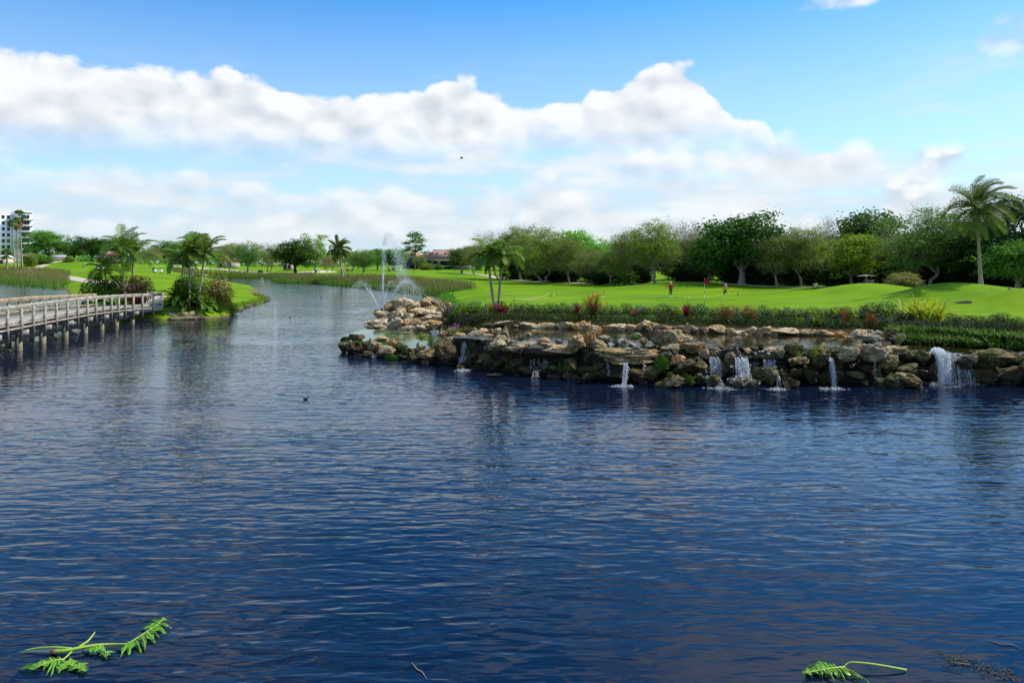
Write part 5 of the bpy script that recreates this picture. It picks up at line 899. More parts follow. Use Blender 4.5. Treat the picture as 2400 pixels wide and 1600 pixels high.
for k, (px, Y, h, n, lb) in enumerate(((1390, 44.6, 1.75, 420, 'airy plant with tall red flower sprays beside the pool'), (1700, 42.2, 1.2, 300, 'red-flowered wispy plant hanging over the pool edge rocks'), (1755, 41.8, 1.15, 300, 'red-flowered wispy plant above the pale boulders'), (1985, 41.2, 1.0, 260, 'thin reddish wispy plant left of the tall purple bush'), (2040, 40.0, 0.9, 220, 'thin reddish wispy plant below the tall purple bush'), (1151, 46.6, 0.75, 120, 'small red-flowered plant left of the crimson spiky plant'))):
    rg = np.random.default_rng(300 + k); g = onbed(px, Y, 0.1); t = thing('red_flower_plant', lb, 'plant', g); st = MB(); fl = MB()
    for q in range(n // 4):
        a = rg.uniform(0, 6.283); r_ = rg.uniform(.15, .75) * h * .6; z_ = rg.uniform(.35, 1.0) * h; c_ = bough((rg.normal() * .08, rg.normal() * .08, 0), (math.cos(a) * r_, math.sin(a) * r_, z_ - r_ * 0.35), rg, 6, 0.22, .02); st.tube(c_, np.linspace(.009, .004, 6), 3, cap=False)
        m_ = 10; ix = rg.integers(2, 6, m_); st.leaves(c_[ix] + rg.normal(size=(m_, 3)) * .05, rg.normal(size=(m_, 3)), .05, .25, rg)
        if rg.random() < .32: m_ = 6; fl.leaves(c_[-1] + rg.normal(size=(m_, 3)) * np.array([.05, .05, .09]), rg.normal(size=(m_, 3)) + np.array([0, -.5, 0]), .040, .45, rg)
    if k == 0:
        for (ax, ay) in ((1390, 694), (1385, 705), (1383, 712), (1410, 712), (1422, 710), (1386, 700)): c_ = np.array(P(ax, ay, Y) - g); st.tube(bough((0, 0, .3), c_, rg, 6, .05, .02), np.linspace(.01, .004, 6), 3, cap=False); fl.leaves(c_ + rg.normal(size=(26, 3)) * np.array([.05, .05, .10]), rg.normal(size=(26, 3)) + np.array([0, -.6, 0]), .045, .45, rg)
    obj('stems', st.mesh('stems', LM['fire']), t); tag(obj('flowers', fl.mesh('flowers', FL['red']), t), kind='stuff')
# lily turf spilling to the right pool
rg = np.random.default_rng(55); N = 4200; px = rg.uniform(2080, 2640, N); u = rg.random(N); Y = 36.9 - (px - 2120) * 0.0108 + u * 1.7; X = (px - CX) * Y / F; Z = np.maximum(Hf(X, Y), 1.2); mb = MB(); tf = 0.25 + 0.55 * rg.random(N); a = rg.uniform(0, 6.283, N); ax = np.stack([np.cos(a) * .7, np.sin(a) * .7 - .25, 0.75 * np.ones(N)], -1)
mb.leaves(np.stack([X, Y, Z + tf * .45], -1), np.stack([-np.cos(a) * .6, -np.sin(a) * .6, 0.8 * np.ones(N)], -1) + rg.normal(size=(N, 3)) * .25, rg.uniform(.18, .40, N), .12, rg, 0, ax); tag(obj('lily_turf', mb.mesh('lily_turf', LM['lily'])), 'bright green strap-leaved ground cover spilling down to the right-hand pool', 'ground cover', None, 'stuff')
# low growth in the bed so that no bare ground shows
rg = np.random.default_rng(56); N = 16000; px = rg.uniform(1055, 2080, N); Y = 44.6 - (px - 1055) * 0.0048 + rg.random(N) * 4.0; X = (px - CX) * Y / F; Z = Hf(X, Y); mb = MB(); mb.leaves(np.stack([X, Y, Z + .05 + .4 * rg.random(N)], -1), rg.normal(size=(N, 3)) + np.array([0, -.2, .6]), rg.uniform(.05, .10, N), .3, rg); tag(obj('bed_undergrowth', mb.mesh('bed_undergrowth', LM['shrub'])), 'dense low leaves filling the flower bed behind the pool', 'undergrowth', None, 'stuff')
# ferns and moss tufts on the rocks
FRN = []
for k in range(3): rg = np.random.default_rng(400 + k); a = MB(); leafball(a, (0, 0, 0), 1, .7, 1, 700, .10, rg, .35, .3, .5); FRN.append(a.mesh('fern_leaves', LM['fern']))
for k in range(3):
    a = MB(); rg = np.random.default_rng(410 + k); n = 520; d_ = rg.normal(size=(n, 3)); d_ /= np.linalg.norm(d_, axis=1)[:, None]; a.leaves(d_ * (rg.random(n) ** .5 * (.45 + 1.15 * fbm(d_ * 2.2 + k * 9, 3, k)))[:, None] * np.array([1.15, .8, 1.15]), d_ * .5 + rg.normal(size=(n, 3)) * .6 + np.array([0, 0, .4]), .17 * rg.uniform(.5, 1.4, n), .28, rg); FRN[k] = a.mesh('fern_leaves', LM['fern'])
for k, (px, py, w_, h_, Y, lf, lb) in enumerate(((1552, 852, 40, 34, 31.6, 'fern', 'bright green fern clump in the middle of the waterfall wall'), (1612, 890, 34, 28, 31.2, 'fern', 'green fern clump low beside the thin double waterfall'), (1570, 878, 24, 14, 31.3, 'fern', 'small bright tuft on the tan rock at the foot of the wall'), (1330, 868, 34, 36, 33.4, 'shrub', 'dark hanging plant below the upright rusty rocks'), (1312, 862, 22, 22, 33.5, 'lily', 'yellow-green tuft at the right end of the big wet slab'), (1372, 824, 18, 14, 33.3, 'shrub', 'dark fern tucked below the two upright rusty rocks'),
        (1445, 790, 26, 12, 34.6, 'fern', 'low green tuft on the grey rocks left of the big pitted boulder'), (1490, 788, 20, 14, 34.9, 'green', 'green tuft on top of the grey ring-shaped rock'), (945, 816, 40, 22, 41.2, 'fern', 'green leafy plant on the low ledge by the lake'), (918, 838, 46, 14, 40.4, 'fern', 'bright green plant trailing to the lake at the low ledge'), (810, 803, 22, 8, 44.2, 'fern', 'small green tuft on the leftmost tip rock'), (1010, 802, 26, 40, 40.6, 'lily', 'upright light-green plant beside the algae pool'), (988, 790, 34, 20, 42.5, 'olive', 'straw-green wispy plant behind the algae pool'),
        (1065, 777, 40, 26, 44.0, 'olive', 'straggly olive plant with magenta flowers on the outcrop'), (886, 772, 16, 10, 54.6, 'fern', 'tiny green tuft between the pale left-hand slabs'), (1908, 822, 26, 26, 31.4, 'olive', 'mossy tuft on the upright rock left of the narrow waterfall'), (1872, 830, 14, 14, 31.4, 'green', 'green tuft on the tilted boulder right of the wide falls'), (2060, 868, 10, 26, 31.4, 'fern', 'thin bright green plant under the pale pitted rock'), (2318, 836, 60, 30, 31.5, 'shrub', 'dark ferny growth on the boulder right of the largest waterfall'), (2108, 792, 24, 22, 34.6, 'olive', 'olive tuft on the rocks dividing the two pools'), (1165, 776, 12, 8, 40.2, 'fern', 'tiny green tuft beside the brown upright rock'))):
    c_ = P(px, py, Y); s = Y / F; t = thing('rock_plant', lb, 'plant', c_ - Vector((0, 0, h_ * s / 2))); obj('foliage', FRN[k % 3], t, (0, 0, h_ * s / 2), (0, 0, sr.uniform(0, 6)), (w_ * s / 2, w_ * s / 2.4, h_ * s / 2), LM[lf])
    if 'magenta' in lb: rg = np.random.default_rng(9); f = MB(); f.leaves(rg.normal(size=(14, 3)) * np.array([.3, .2, .16]) + np.array([0, -.2, .45]), np.array([[0, -1, .3]]) + rg.normal(size=(14, 3)) * .3, .06, .8, rg); f.leaves(np.array([[0.22, -.3, .75], [.27, -.3, .72], [.2, -.3, .70]]), np.array([[0, -1, .2]] * 3), .09, .7, rg); tag(obj('flowers', f.mesh('flowers', FL['magenta']), t), kind='stuff')
# ------------------------------------------------------------------ planting at the bridge end
def leafbush(label, px, Y, wpx, top, leaf, n=2200, s=.11, fl=None, nf=20, seed=0, asp=.4, depth=1.0, bottom=0.0):
    rg = np.random.default_rng(seed); g = G(px, Y); h = CH - (top - HY) * Y / F - g.z; rx = wpx * Y / F / 2; t = thing('shrub', label, 'shrub', g); a = MB(); p = leafball(a, (0, 0, h * .5), rx, rx * depth, h * .52, n, s, rg, asp, .4, .4); obj('foliage', a.mesh('foliage', LM[leaf]), t); st = MB()
    for q in range(10): st.tube(bough((rg.normal() * rx * .2, rg.normal() * rx * .2, -.1), (rg.normal() * rx * .4, rg.normal() * rx * .4, h * rg.uniform(.5, .85)), rg, 4), np.linspace(.035, .01, 4), 4, cap=False)
    obj('stems', st.mesh('stems', M_BARKD), t)
    if fl: d_ = rg.normal(size=(nf, 3)); d_[:, 1] = -np.abs(d_[:, 1]); d_[:, 2] = np.abs(d_[:, 2]) * .8; d_ /= np.linalg.norm(d_, axis=1)[:, None]; f = MB(); f.leaves(d_ * np.array([rx, rx * depth, h * .5]) * 1.0 + np.array([0, 0, h * .52]), d_ + rg.normal(size=(nf, 3)) * .2, .085, .85, rg); tag(obj('flowers', f.mesh('flowers', FL[fl]), t), kind='stuff')
    return t
leafbush('dark broad-leaved shrub at the left of the left palm cluster', 225, 78, 76, 646, 'dark', 2400, .15, None, 0, 1); leafbush('bronze-green shrub at the foot of the left cluster palms', 290, 80, 92, 642, 'bronze', 2800, .12, None, 0, 2); leafbush('pink-flowered bronze shrub at the right of the left palm cluster', 330, 78, 60, 644, 'bronze', 2400, .11, 'pink', 26, 3); leafbush('dark shrub in the middle of the left palm cluster', 262, 79, 66, 642, 'dark', 1600, .13, None, 0, 4)
leafbush('dark red-flowered shrub at the left foot of the right palm cluster', 428, 72.5, 50, 652, 'dark', 2000, .10, 'red', 12, 5); leafbush('dark-leaved tall shrub behind the right palm cluster', 445, 76, 66, 638, 'dark', 2000, .11, None, 0, 6); leafbush('large bronze-green shrub with tiny pink flowers right of the right palm cluster', 508, 75, 80, 650, 'bronze', 4200, .09, 'pink', 36, 7); leafbush('bronze-green shrub low at the water below the large bronze shrub', 522, 75.5, 44, 690, 'bronze', 1800, .085, None, 0, 8); leafbush('small bright green bush at the water right of the bronze shrub', 545, 76.5, 26, 708, 'fern', 900, .08, None, 0, 9); leafbush('low red-leaved plant beside the bridge end path', 322, 74, 40, 692, 'ti', 500, .10, None, 0, 10)
def cycad(label, px, Y, n, L, seed, mat='palm'):
    rg = np.random.default_rng(seed); g = G(px, Y); g.z = max(g.z, .2); t = thing('cycad', label, 'plant', g)
    for k in range(n): frond(t, (rg.normal() * .15, rg.normal() * .15, .25), rg.uniform(0, 6.283), rg.uniform(.1, 1.3), L * rg.uniform(.8, 1.1), rg.uniform(.6, 1.1), (0.05, 0, 0), rg, 26, .46, .12, mat, gravity_leaf=.2)
cycad('arching olive-green cycad on the rocks at the bridge end', 430, 71.6, 44, 2.6, 1); cycad('second arching cycad beside the bridge end rocks, nearer the water', 466, 72.0, 34, 2.2, 2); cycad('feathery green plant at the left foot of the left palm cluster', 222, 74.5, 22, 1.8, 3); cycad('feathery green plant under the short palm of the left cluster', 275, 75, 26, 1.9, 4); cycad('feathery green plant at the right foot of the left palm cluster', 318, 75.5, 22, 1.6, 5); cycad('yellow-green palm shrub on the grass under the right-hand tree line', 1468, 122, 40, 3.0, 6)
rosette('clump of arching strap leaves at the water right of the bridge end', 'plant', (P(505, 735, 73.6).x, 73.6, .15), 60, 1.7, .16, 'lily', (.4, 1.6), (0, .9), 11, 'strap_plant', .5)
rosette('strap-leaved clump between the cycads and the bronze shrub', 'plant', (P(485, 735, 72.6).x, 72.6, .25), 50, 1.5, .14, 'palm', (.4, 1.6), (0, .9), 12, 'strap_plant', .4)
# ------------------------------------------------------------------ reeds
def reeds(label, poly, n, h0, h1, seed, pxmax=9e9):
    rg = np.random.default_rng(seed); poly = np.array(poly); lo, hi = poly.min(0), poly.max(0); X = rg.uniform(lo[0], hi[0], n * 4); Y = rg.uniform(lo[1], hi[1], n * 4); k = (sdf(X, Y, poly) < 0) & (CX + X * F / Y < pxmax + 8 * np.sin(Y * .35)); X, Y = X[k][:n], Y[k][:n]; n = len(X); Z = np.maximum(Hf(X, Y), -.1); h = rg.uniform(h0, h1, n) * (0.75 + .5 * fbm(np.stack([X * .12, Y * .12, X * 0], -1), 3, 4)); a = rg.uniform(0, 6.283, n); w_ = rg.uniform(.035, .075, n); ln = rg.normal(size=(n, 2)) * .16
    b0 = np.stack([X - np.cos(a) * w_, Y - np.sin(a) * w_, Z], -1); b1 = np.stack([X + np.cos(a) * w_, Y + np.sin(a) * w_, Z], -1); m0 = np.stack([X + ln[:, 0] * .5 - np.cos(a) * w_ * .8, Y + ln[:, 1] * .5 - np.sin(a) * w_ * .8, Z + h * .6], -1); m1 = m0 + np.stack([np.cos(a) * w_ * 1.6, np.sin(a) * w_ * 1.6, h * 0], -1); t = np.stack([X + ln[:, 0] * 1.6, Y + ln[:, 1] * 1.6, Z + h], -1)
    V = np.stack([b0, b1, m1, m0, t], 1).reshape(-1, 3); i = np.arange(n)[:, None] * 5; mb = MB(); mb.add(V, i + np.array([[0, 1, 2, 3]])); mb.f.append((i + np.array([[3, 2, 4]]), 0)); tag(obj('reeds', mb.mesh('reeds', LM['reed'])), label, 'reeds', None, 'stuff')
def band(line, d0, d1):
    l = np.array(line, float); t = np.gradient(l, axis=0); t /= np.linalg.norm(t, axis=1)[:, None]; nn = np.stack([-t[:, 1], t[:, 0]], -1); return list(map(tuple, l + nn * d0)) + list(map(tuple, (l + nn * d1)[::-1]))
reeds('reed bed along the bank behind the fountain', band(SHORE1[7:15], 3.0, -6.5), 18000, 1.0, 1.6, 1); reeds('far reed bed along the end of the lake', band(SHORE1[14:21], 3.0, -6), 9000, 1.2, 1.9, 2); reeds('broad brown-topped reed bed at the far left beyond the footbridge', band([(-90, 150)] + SHORE2[19:24], 3, -26), 22000, 0.9, 1.5, 3, 158)
rg = np.random.default_rng(9); l = smoothline(SHORE2[3:10], .12); n = len(l); a = rg.uniform(0, 6.283, n * 4); q = np.repeat(l, 4, 0) + rg.normal(size=(n * 4, 2)) * .35 + np.array([-.5, .1]); Z = np.maximum(Hf(q[:, 0], q[:, 1]), 0); mb = MB(); mb.leaves(np.concatenate([q, (Z + .15)[:, None]], 1), np.stack([np.cos(a), np.sin(a), .3 + 0 * a], -1), rg.uniform(.12, .34, n * 4), .14, rg, 0, np.tile(np.array([[0, 0, 1.0]]), (n * 4, 1)) + rg.normal(size=(n * 4, 3)) * .3); tag(obj('bank_grass', mb.mesh('bank_grass', LM['olive'])), 'rough grass fringe along the bank of the grassy point', 'grass', None, 'stuff')
rg = np.random.default_rng(19); l = smoothline(SHORE1[3:8], .12); n = len(l); q = np.repeat(l, 5, 0) + rg.normal(size=(n * 5, 2)) * .4 + np.array([.5, 0]); Z = np.maximum(Hf(q[:, 0], q[:, 1]), 0); mb = MB(); mb.leaves(np.concatenate([q, (Z + .15)[:, None]], 1), rg.normal(size=(n * 5, 3)) + np.array([0, -.3, .5]), rg.uniform(.10, .28, n * 5), .4, rg); tag(obj('bank_creeper', mb.mesh('bank_creeper', LM['green'])), 'low green growth edging the bank right of the fountain', 'grass', None, 'stuff')
# ================================================================== buildings
def tower():
    Y = 372.0; S = Y / F; x1 = (71 - CX) * S; g = G(40, Y); z0 = g.z - 1; top = CH - (497 - HY) * S; root = thing('apartment_tower', 'white eight-storey apartment tower with dark windows and balconies at far left', 'building', (x1 - 6.7, Y, z0), None, R(40)); root.scale = (.84, 1, 1); M_TW = pmat('tower_render', (0.80, 0.80, 0.82), 0.7, 0.2)
    H_ = top - z0; W_ = 46.0; ms = MB(); ms.box((8 - 4.6, 8, H_ / 2), (9.0, 14, H_)); obj('wall', ms.mesh('wall', M_TW), root); ms = MB(); ms.box((-6.2, 9.6, (H_ - 1) / 2), (11.0, 12, H_ - 1)); obj('wall', ms.mesh('wall', M_TW), root); ms = MB(); ms.box((-24, 8, (H_ + 1.6) / 2), (25.0, 15, H_ + 1.6)); obj('wall', ms.mesh('wall', M_TW), root)
    st = 3.02
    for f in range(8):
        zc = H_ - 2.2 - f * st
        if zc < 1.5: break
        ms = MB(); ms.box((4.4, 0.95, zc), (4.2, 0.12, 2.1)); o = obj('window', ms.mesh('window', M_GLASS), root); fr = MB(); fr.box((4.4, 0.86, zc), (0.09, 0.10, 2.1)); obj('mullion', fr.mesh('mullion', M_BLACK), o)
        ms = MB(); ms.box((8 - 4.4, 0.55, zc - 1.4), (9.4, 0.9, 0.40)); obj('balcony_slab', ms.mesh('balcony_slab', M_TW), root); ms = MB(); ms.box((7.95, 0.5, zc - 1.05), (0.5, 0.8, 0.8)); obj('balcony_end', ms.mesh('balcony_end', M_TW), root)
        for dx_ in (-9.2, -6.4, -3.8): ms = MB(); ms.box((dx_, 3.55, zc - 0.2), (1.5, 0.12, 1.7)); obj('window', ms.mesh('window', M_GLASS), root)
        for dx_ in (-15.5, -21.5, -27.5, -33): ms = MB(); ms.box((dx_, 0.46, zc + 0.5), (3.3, 0.12, 1.7)); obj('window', ms.mesh('window', M_GLASS), root); ms = MB(); ms.box((dx_ + .5, 0.1, zc - 0.75), (4.8, 0.8, 0.9)); obj('balcony_front', ms.mesh('balcony_front', M_TW), root)
    ms = MB(); ms.box((8 - 4.6, 8, H_ + 0.25), (9.6, 14.6, 0.5)); obj('parapet', ms.mesh('parapet', M_TW), root); ms = MB(); ms.box((3, 9, H_ + 0.8), (3.4, 4, 0.9)); obj('roof_plant', ms.mesh('roof_plant', M_TW), root)
tower()
M_WALL = pmat('pale_wall', (0.42, 0.40, 0.35), 0.85, 0.2, (0.5, (0.36, 0.34, 0.29))); M_GREYROOF = pmat('grey_roof', (0.40, 0.39, 0.38), 0.85, 0.2, (0.6, (0.33, 0.32, 0.31)))
M_SCREEN = pmat('dark_screen', (0.018, 0.022, 0.040), 0.5, 0.3)
def hip(mb, x0, x1, y0, y1, z0, zr, inset_l, inset_r, m=0):
    ym = (y0 + y1) / 2; mb.add([(x0, y0, z0), (x1, y0, z0), (x1, y1, z0), (x0, y1, z0), (x0 + inset_l, ym, zr), (x1 - inset_r, ym, zr)], [(0, 1, 5, 4), (2, 3, 4, 5)], m); n = mb.n; mb.f.append((np.array([(n - 5, n - 4, n - 1), (n - 3, n - 6, n - 2)]), m)); mb.f.append((np.array([(n - 6, n - 3, n - 4, n - 5)]), m))
def condo():
    Y = 320.0; S = Y / F; X = lambda px: (px - 1000) * S; Z = lambda py: CH - (py - HY) * S - z0; g = G(1000, Y); z0 = g.z - 0.6; root = thing('clubhouse', 'two-storey building with terracotta tiled hip roof behind the grass rise', 'building', (P(1000, HY, Y).x, Y, z0))
    ms = MB(); ms.box(((X(984) + X(1100)) / 2, 8, Z(609) / 2), (X(1100) - X(984), 12, Z(609))); obj('wall', ms.mesh('wall', M_WALL), root)
    r = MB(); hip(r, X(966), X(1112), -1.2, 17, Z(608), Z(586), 8.5, 6); ro = obj('roof', r.mesh('roof', M_ROOF), root); r = MB(); r.box(((X(966) + X(1112)) / 2, -1.0, Z(608.6)), (X(1112) - X(966), 0.3, 0.35)); obj('fascia', r.mesh('fascia', M_WALL), ro)
    ridge = MB(); ridge.tube([(X(966) + 8.5, 7.9, Z(585.6)), (X(1112) - 6, 7.9, Z(585.6))], .22, 6); obj('ridge_tiles', ridge.mesh('ridge_tiles', M_ROOF), ro)
    for px, py in ((1006, 594), (1011, 593.5), (1022, 594), (1042, 594)):
        t = (Z(py) - Z(608)) / (Z(586) - Z(608)); y = -1.2 + 9.1 * t; sk = MB(); sk.box((X(px), y - .25, Z(py) + .15), (.7, 1.3, .3), Matrix.Rotation(math.atan2(Z(586) - Z(608), 9.1), 3, 'X')); obj('skylight', sk.mesh('skylight', M_SCREEN), ro)
    for a, b_, c_, d_ in ((984, 996, 611, 633), (1031, 1056, 611, 622), (1031, 1056, 624.5, 637), (1060, 1072, 611, 622)): ms = MB(); ms.box(((X(a) + X(b_)) / 2, 1.9, (Z(c_) + Z(d_)) / 2), (X(b_) - X(a), .2, Z(c_) - Z(d_))); obj('screened_porch', ms.mesh('screened_porch', M_SCREEN), root)
    for a, b_, c_, d_ in ((999, 1007, 611, 617), (1015, 1024, 611, 618), (999, 1007, 624, 632)):
        ms = MB(); ms.box(((X(a) + X(b_)) / 2, 1.94, (Z(c_) + Z(d_)) / 2), (X(b_) - X(a), .12, Z(c_) - Z(d_))); o = obj('window', ms.mesh('window', M_GLASS), root); ms = MB(); ms.box(((X(a) + X(b_)) / 2, 1.84, Z(d_) - .1), (X(b_) - X(a) + .3, .24, .14)); obj('sill', ms.mesh('sill', M_WHITE), o)
    ms = MB(); ms.box(((X(1030) + X(1074)) / 2, 1.4, Z(623.3)), (X(1074) - X(1030), 1.2, .35)); obj('balcony_slab', ms.mesh('balcony_slab', M_WHITE), root)
    for px in (1009, 1012.5, 1027, 1057.5): ms = MB(); ms.box((X(px), 1.82, Z(609) / 2), (.35, .34, Z(609))); obj('pillar', ms.mesh('pillar', M_WALL), root)
    g2 = thing('tiled_roof_house', 'smaller tiled-roof house half hidden behind the fountain plume', 'building', (P(960, HY, 350).x, 350, g.z - .5)); S2 = 350 / F; x = lambda px: (px - 960) * S2; z = lambda py: CH - (py - HY) * S2 - (g.z - .5); ms = MB(); ms.box(((x(942) + x(992)) / 2, 7, z(606) / 2), (x(992) - x(942), 11, z(606))); obj('wall', ms.mesh('wall', M_SCREEN), g2); r = MB(); hip(r, x(938), x(998), 0, 14, z(606), z(588), 5, 4); obj('roof', r.mesh('roof', M_ROOF), g2)
condo()
def small_house(label, px0, px1, ridge, eave, Y, roof, gable=True):
    S = Y / F; g = G((px0 + px1) / 2, Y); z0 = g.z - .5; w_ = (px1 - px0) * S; t = thing('house', label, 'house', (P((px0 + px1) / 2, HY, Y).x, Y, z0)); ze = CH - (eave - HY) * S - z0; zr = CH - (ridge - HY) * S - z0; ms = MB(); ms.box((0, 4, ze / 2), (w_ * .92, 7, max(ze, .5))); obj('wall', ms.mesh('wall', pmat('house_wall', (.55, .45, .36), .8, .2)), t); r = MB(); hip(r, -w_ / 2, w_ / 2, 0, 8.4, ze, zr, w_ * .12, w_ * .12); obj('roof', r.mesh('roof', roof), t)
    for k in (-.25, .2): ms = MB(); ms.box((w_ * k, .46, ze * .55), (1.4, .12, ze * .45)); obj('window', ms.mesh('window', M_GLASS), t)
small_house('pink-roofed house peeping out behind the short left palm', 224, 262, 588, 600, 335, M_ROOF); small_house('low building with long grey roof between trees near the tower', 108, 144, 597, 606, 325, M_GREYROOF); small_house('pale house glimpsed behind the right cluster of palms', 395, 432, 600, 607, 350, M_ROOF); small_house('pale house glimpsed left of the white bunker trees', 505, 552, 604, 612, 370, M_ROOF); small_house('white house wall glimpsed through the big dark tree', 662, 684, 606, 615, 350, M_WHITE); small_house('low white pavilion at the left edge under the white tower', -20, 10, 598, 606, 320, M_WHITE)
# ================================================================== people
def skin_mesh(joints, bones, sub=2):
    names = list(joints); ix = {n: i for i, n in enumerate(names)}; bm = bmesh.new(); L = bm.verts.layers.skin.verify(); vs = []
    for n in names: co, r = joints[n]; v = bm.verts.new(co); v[L].radius = (r, r) if not isinstance(r, tuple) else r; v[L].use_root = (n == 'pelvis'); vs.append(v)
    for a, b_ in bones: bm.edges.new((vs[ix[a]], vs[ix[b_]]))
    me = bpy.data.meshes.new('skin'); bm.to_mesh(me); bm.free(); o = bpy.data.objects.new('tmp', me); COL.objects.link(o); o.modifiers.new('s', 'SKIN').use_smooth_shade = True; ss = o.modifiers.new('u', 'SUBSURF'); ss.levels = sub; ss.render_levels = sub
    bpy.context.view_layer.update(); dg = bpy.context.evaluated_depsgraph_get(); out = bpy.data.meshes.new_from_object(o.evaluated_get(dg)); bpy.data.objects.remove(o); return out
SKIN = pmat('skin', (.45, .25, .16), .6, .3)
def person(label, loc, rz, pose, shirt, trousers, cap=(.8, .8, .8), shoes=(.75, .75, .72), name='person', scale=1.0, bare_legs=False, short_sleeve=True, bag=None):
    J = dict(pelvis=((0, 0, .95), .155), waist=((0, .01, 1.10), .145), chest=((0, .02, 1.32), .165), neck=((0, .02, 1.49), .062), jaw=((0, .03, 1.57), .075), head=((0, .03, 1.67), .092), crown=((0, .02, 1.74), .07),
             sh_l=((.17, .02, 1.42), .075), el_l=((.24, .02, 1.15), .052), wr_l=((.23, .10, .92), .036), ha_l=((.22, .13, .84), .038), sh_r=((-.17, .02, 1.42), .075), el_r=((-.24, .02, 1.15), .052), wr_r=((-.23, .10, .92), .036), ha_r=((-.22, .13, .84), .038),
             hip_l=((.09, 0, .90), .11), kn_l=((.10, .02, .50), .072), an_l=((.10, 0, .09), .046), to_l=((.11, .16, .04), .040), hip_r=((-.09, 0, .90), .11), kn_r=((-.10, .02, .50), .072), an_r=((-.10, 0, .09), .046), to_r=((-.11, .16, .04), .040))
    for k, v in pose.items(): J[k] = (v, J[k][1])
    B = [('pelvis', 'waist'), ('waist', 'chest'), ('chest', 'neck'), ('neck', 'jaw'), ('jaw', 'head'), ('head', 'crown')]
    for s in 'lr': B += [('chest', 'sh_' + s), ('sh_' + s, 'el_' + s), ('el_' + s, 'wr_' + s), ('wr_' + s, 'ha_' + s), ('pelvis', 'hip_' + s), ('hip_' + s, 'kn_' + s), ('kn_' + s, 'an_' + s), ('an_' + s, 'to_' + s)]
    me = skin_mesh(J, B); mats = [pmat('cloth_a', shirt, .8, .1), pmat('cloth_b', trousers, .8, .1), SKIN, pmat('shoe', shoes, .6, .2)]
    me.materials.clear(); [me.materials.append(m) for m in mats]; grp = {}
    for n in J: grp[n] = 2 if n in ('jaw', 'head', 'crown', 'neck', 'wr_l', 'wr_r', 'ha_l', 'ha_r') else 3 if n[:2] in ('an', 'to') else 1 if n in ('pelvis',) or n[:3] in ('hip', 'kn_') else 0
    if short_sleeve: grp['el_l'] = grp['el_r'] = 2
    if bare_legs: grp['kn_l'] = grp['kn_r'] = 1
    jn = list(J); jc = np.array([J[n][0] for n in jn])
    for p_ in me.polygons: c_ = np.array(p_.center); p_.material_index = grp[jn[int(np.argmin(((jc - c_) ** 2).sum(1)))]]; p_.use_smooth = True
    t = thing(name, label, 'person', loc, None, rz); t.scale = (scale,) * 3; obj('body', me, t); h = Vector(J['head'][0])
    cp = MB(); n = 10; th = np.linspace(0, math.pi / 2, 5); prof = [(math.cos(a) * .112, math.sin(a) * .10) for a in th]; V = [(r * math.cos(q * 2 * math.pi / n), r * math.sin(q * 2 * math.pi / n) - .0, z) for r, z in prof for q in range(n)]; F_ = [(i * n + j, i * n + (j + 1) % n, (i + 1) * n + (j + 1) % n, (i + 1) * n + j) for i in range(4) for j in range(n)]; cp.add(np.array(V), F_); cp.box((0, .13, .005), (.16, .14, .015)); obj('cap', cp.mesh('cap', pmat('cap', cap, .7, .2)), t, h + Vector((0, 0, .035)))
    face = MB(); face.box((0, .105, -.01), (.028, .04, .045)); [face.box((sx * .036, .088, .015), (.028, .015, .012), None, 1) for sx in (-1, 1)]; face.box((0, .092, -.062), (.05, .012, .010), None, 1); [face.box((sx * .096, 0, -.005), (.02, .04, .05)) for sx in (-1, 1)]; obj('face', face.mesh('face', [SKIN, M_BLACK]), t, h); return t
def club(loc, label, a, b_): m_ = MB(); m_.tube([a, b_], [.012, .008], 6); root = thing('golf_club', label, 'golf club', loc); obj('shaft', m_.mesh('shaft', pmat('steel', (.4, .4, .42), .3, .5, metal=1.0)), root); h = MB(); h.box((b_[0], b_[1] + .04, b_[2]), (.03, .11, .04)); obj('club_head', h.mesh('club_head', M_BLACK), root); g_ = MB(); g_.tube([a, Vector(a) + (Vector(b_) - Vector(a)) * .25], [.018, .015], 6); obj('grip', g_.mesh('grip', M_BLACK), root)
def feet(px, py, Y): q = P(px, py, Y); return Vector((q.x, q.y, hz_(q.x, q.y)))
pa = feet(1572, 697, 88); person('golfer standing upright in red top and black trousers on the green', pa, math.pi, {}, (.55, .015, .03), (.012, .012, .015), short_sleeve=False, scale=1.02); club(pa, 'putter held upright by the golfer in red', (.26, -.14, .86), (.42, -.16, .03))
pb = feet(1699, 698, 88); person('golfer in pink shirt and dark shorts balancing on one leg on the green', pb, math.pi + .2, dict(waist=(.02, .10, 1.08), chest=(.06, .22, 1.26), neck=(.09, .32, 1.38), jaw=(.10, .36, 1.44), head=(.11, .39, 1.53), crown=(.11, .40, 1.60), sh_l=(.22, .24, 1.34), el_l=(.30, .34, 1.08), wr_l=(.30, .42, .84), ha_l=(.30, .44, .76), sh_r=(-.10, .24, 1.36), el_r=(-.26, .10, 1.20), wr_r=(-.36, .02, 1.0), ha_r=(-.40, 0, .93), kn_r=(-.22, -.10, .60), an_r=(-.58, -.30, .52), to_r=(-.68, -.36, .42)), (.80, .30, .38), (.015, .015, .02), bare_legs=True); club(pb, 'club held low by the golfer on one leg', (-.30, -.42, .78), (-.50, -.7, .03))
g_ = G(200, 272); person('far golfer in white shirt standing on the left hillside fairway', g_, 2.6, {}, (.75, .75, .8), (.55, .42, .36), scale=1.05)
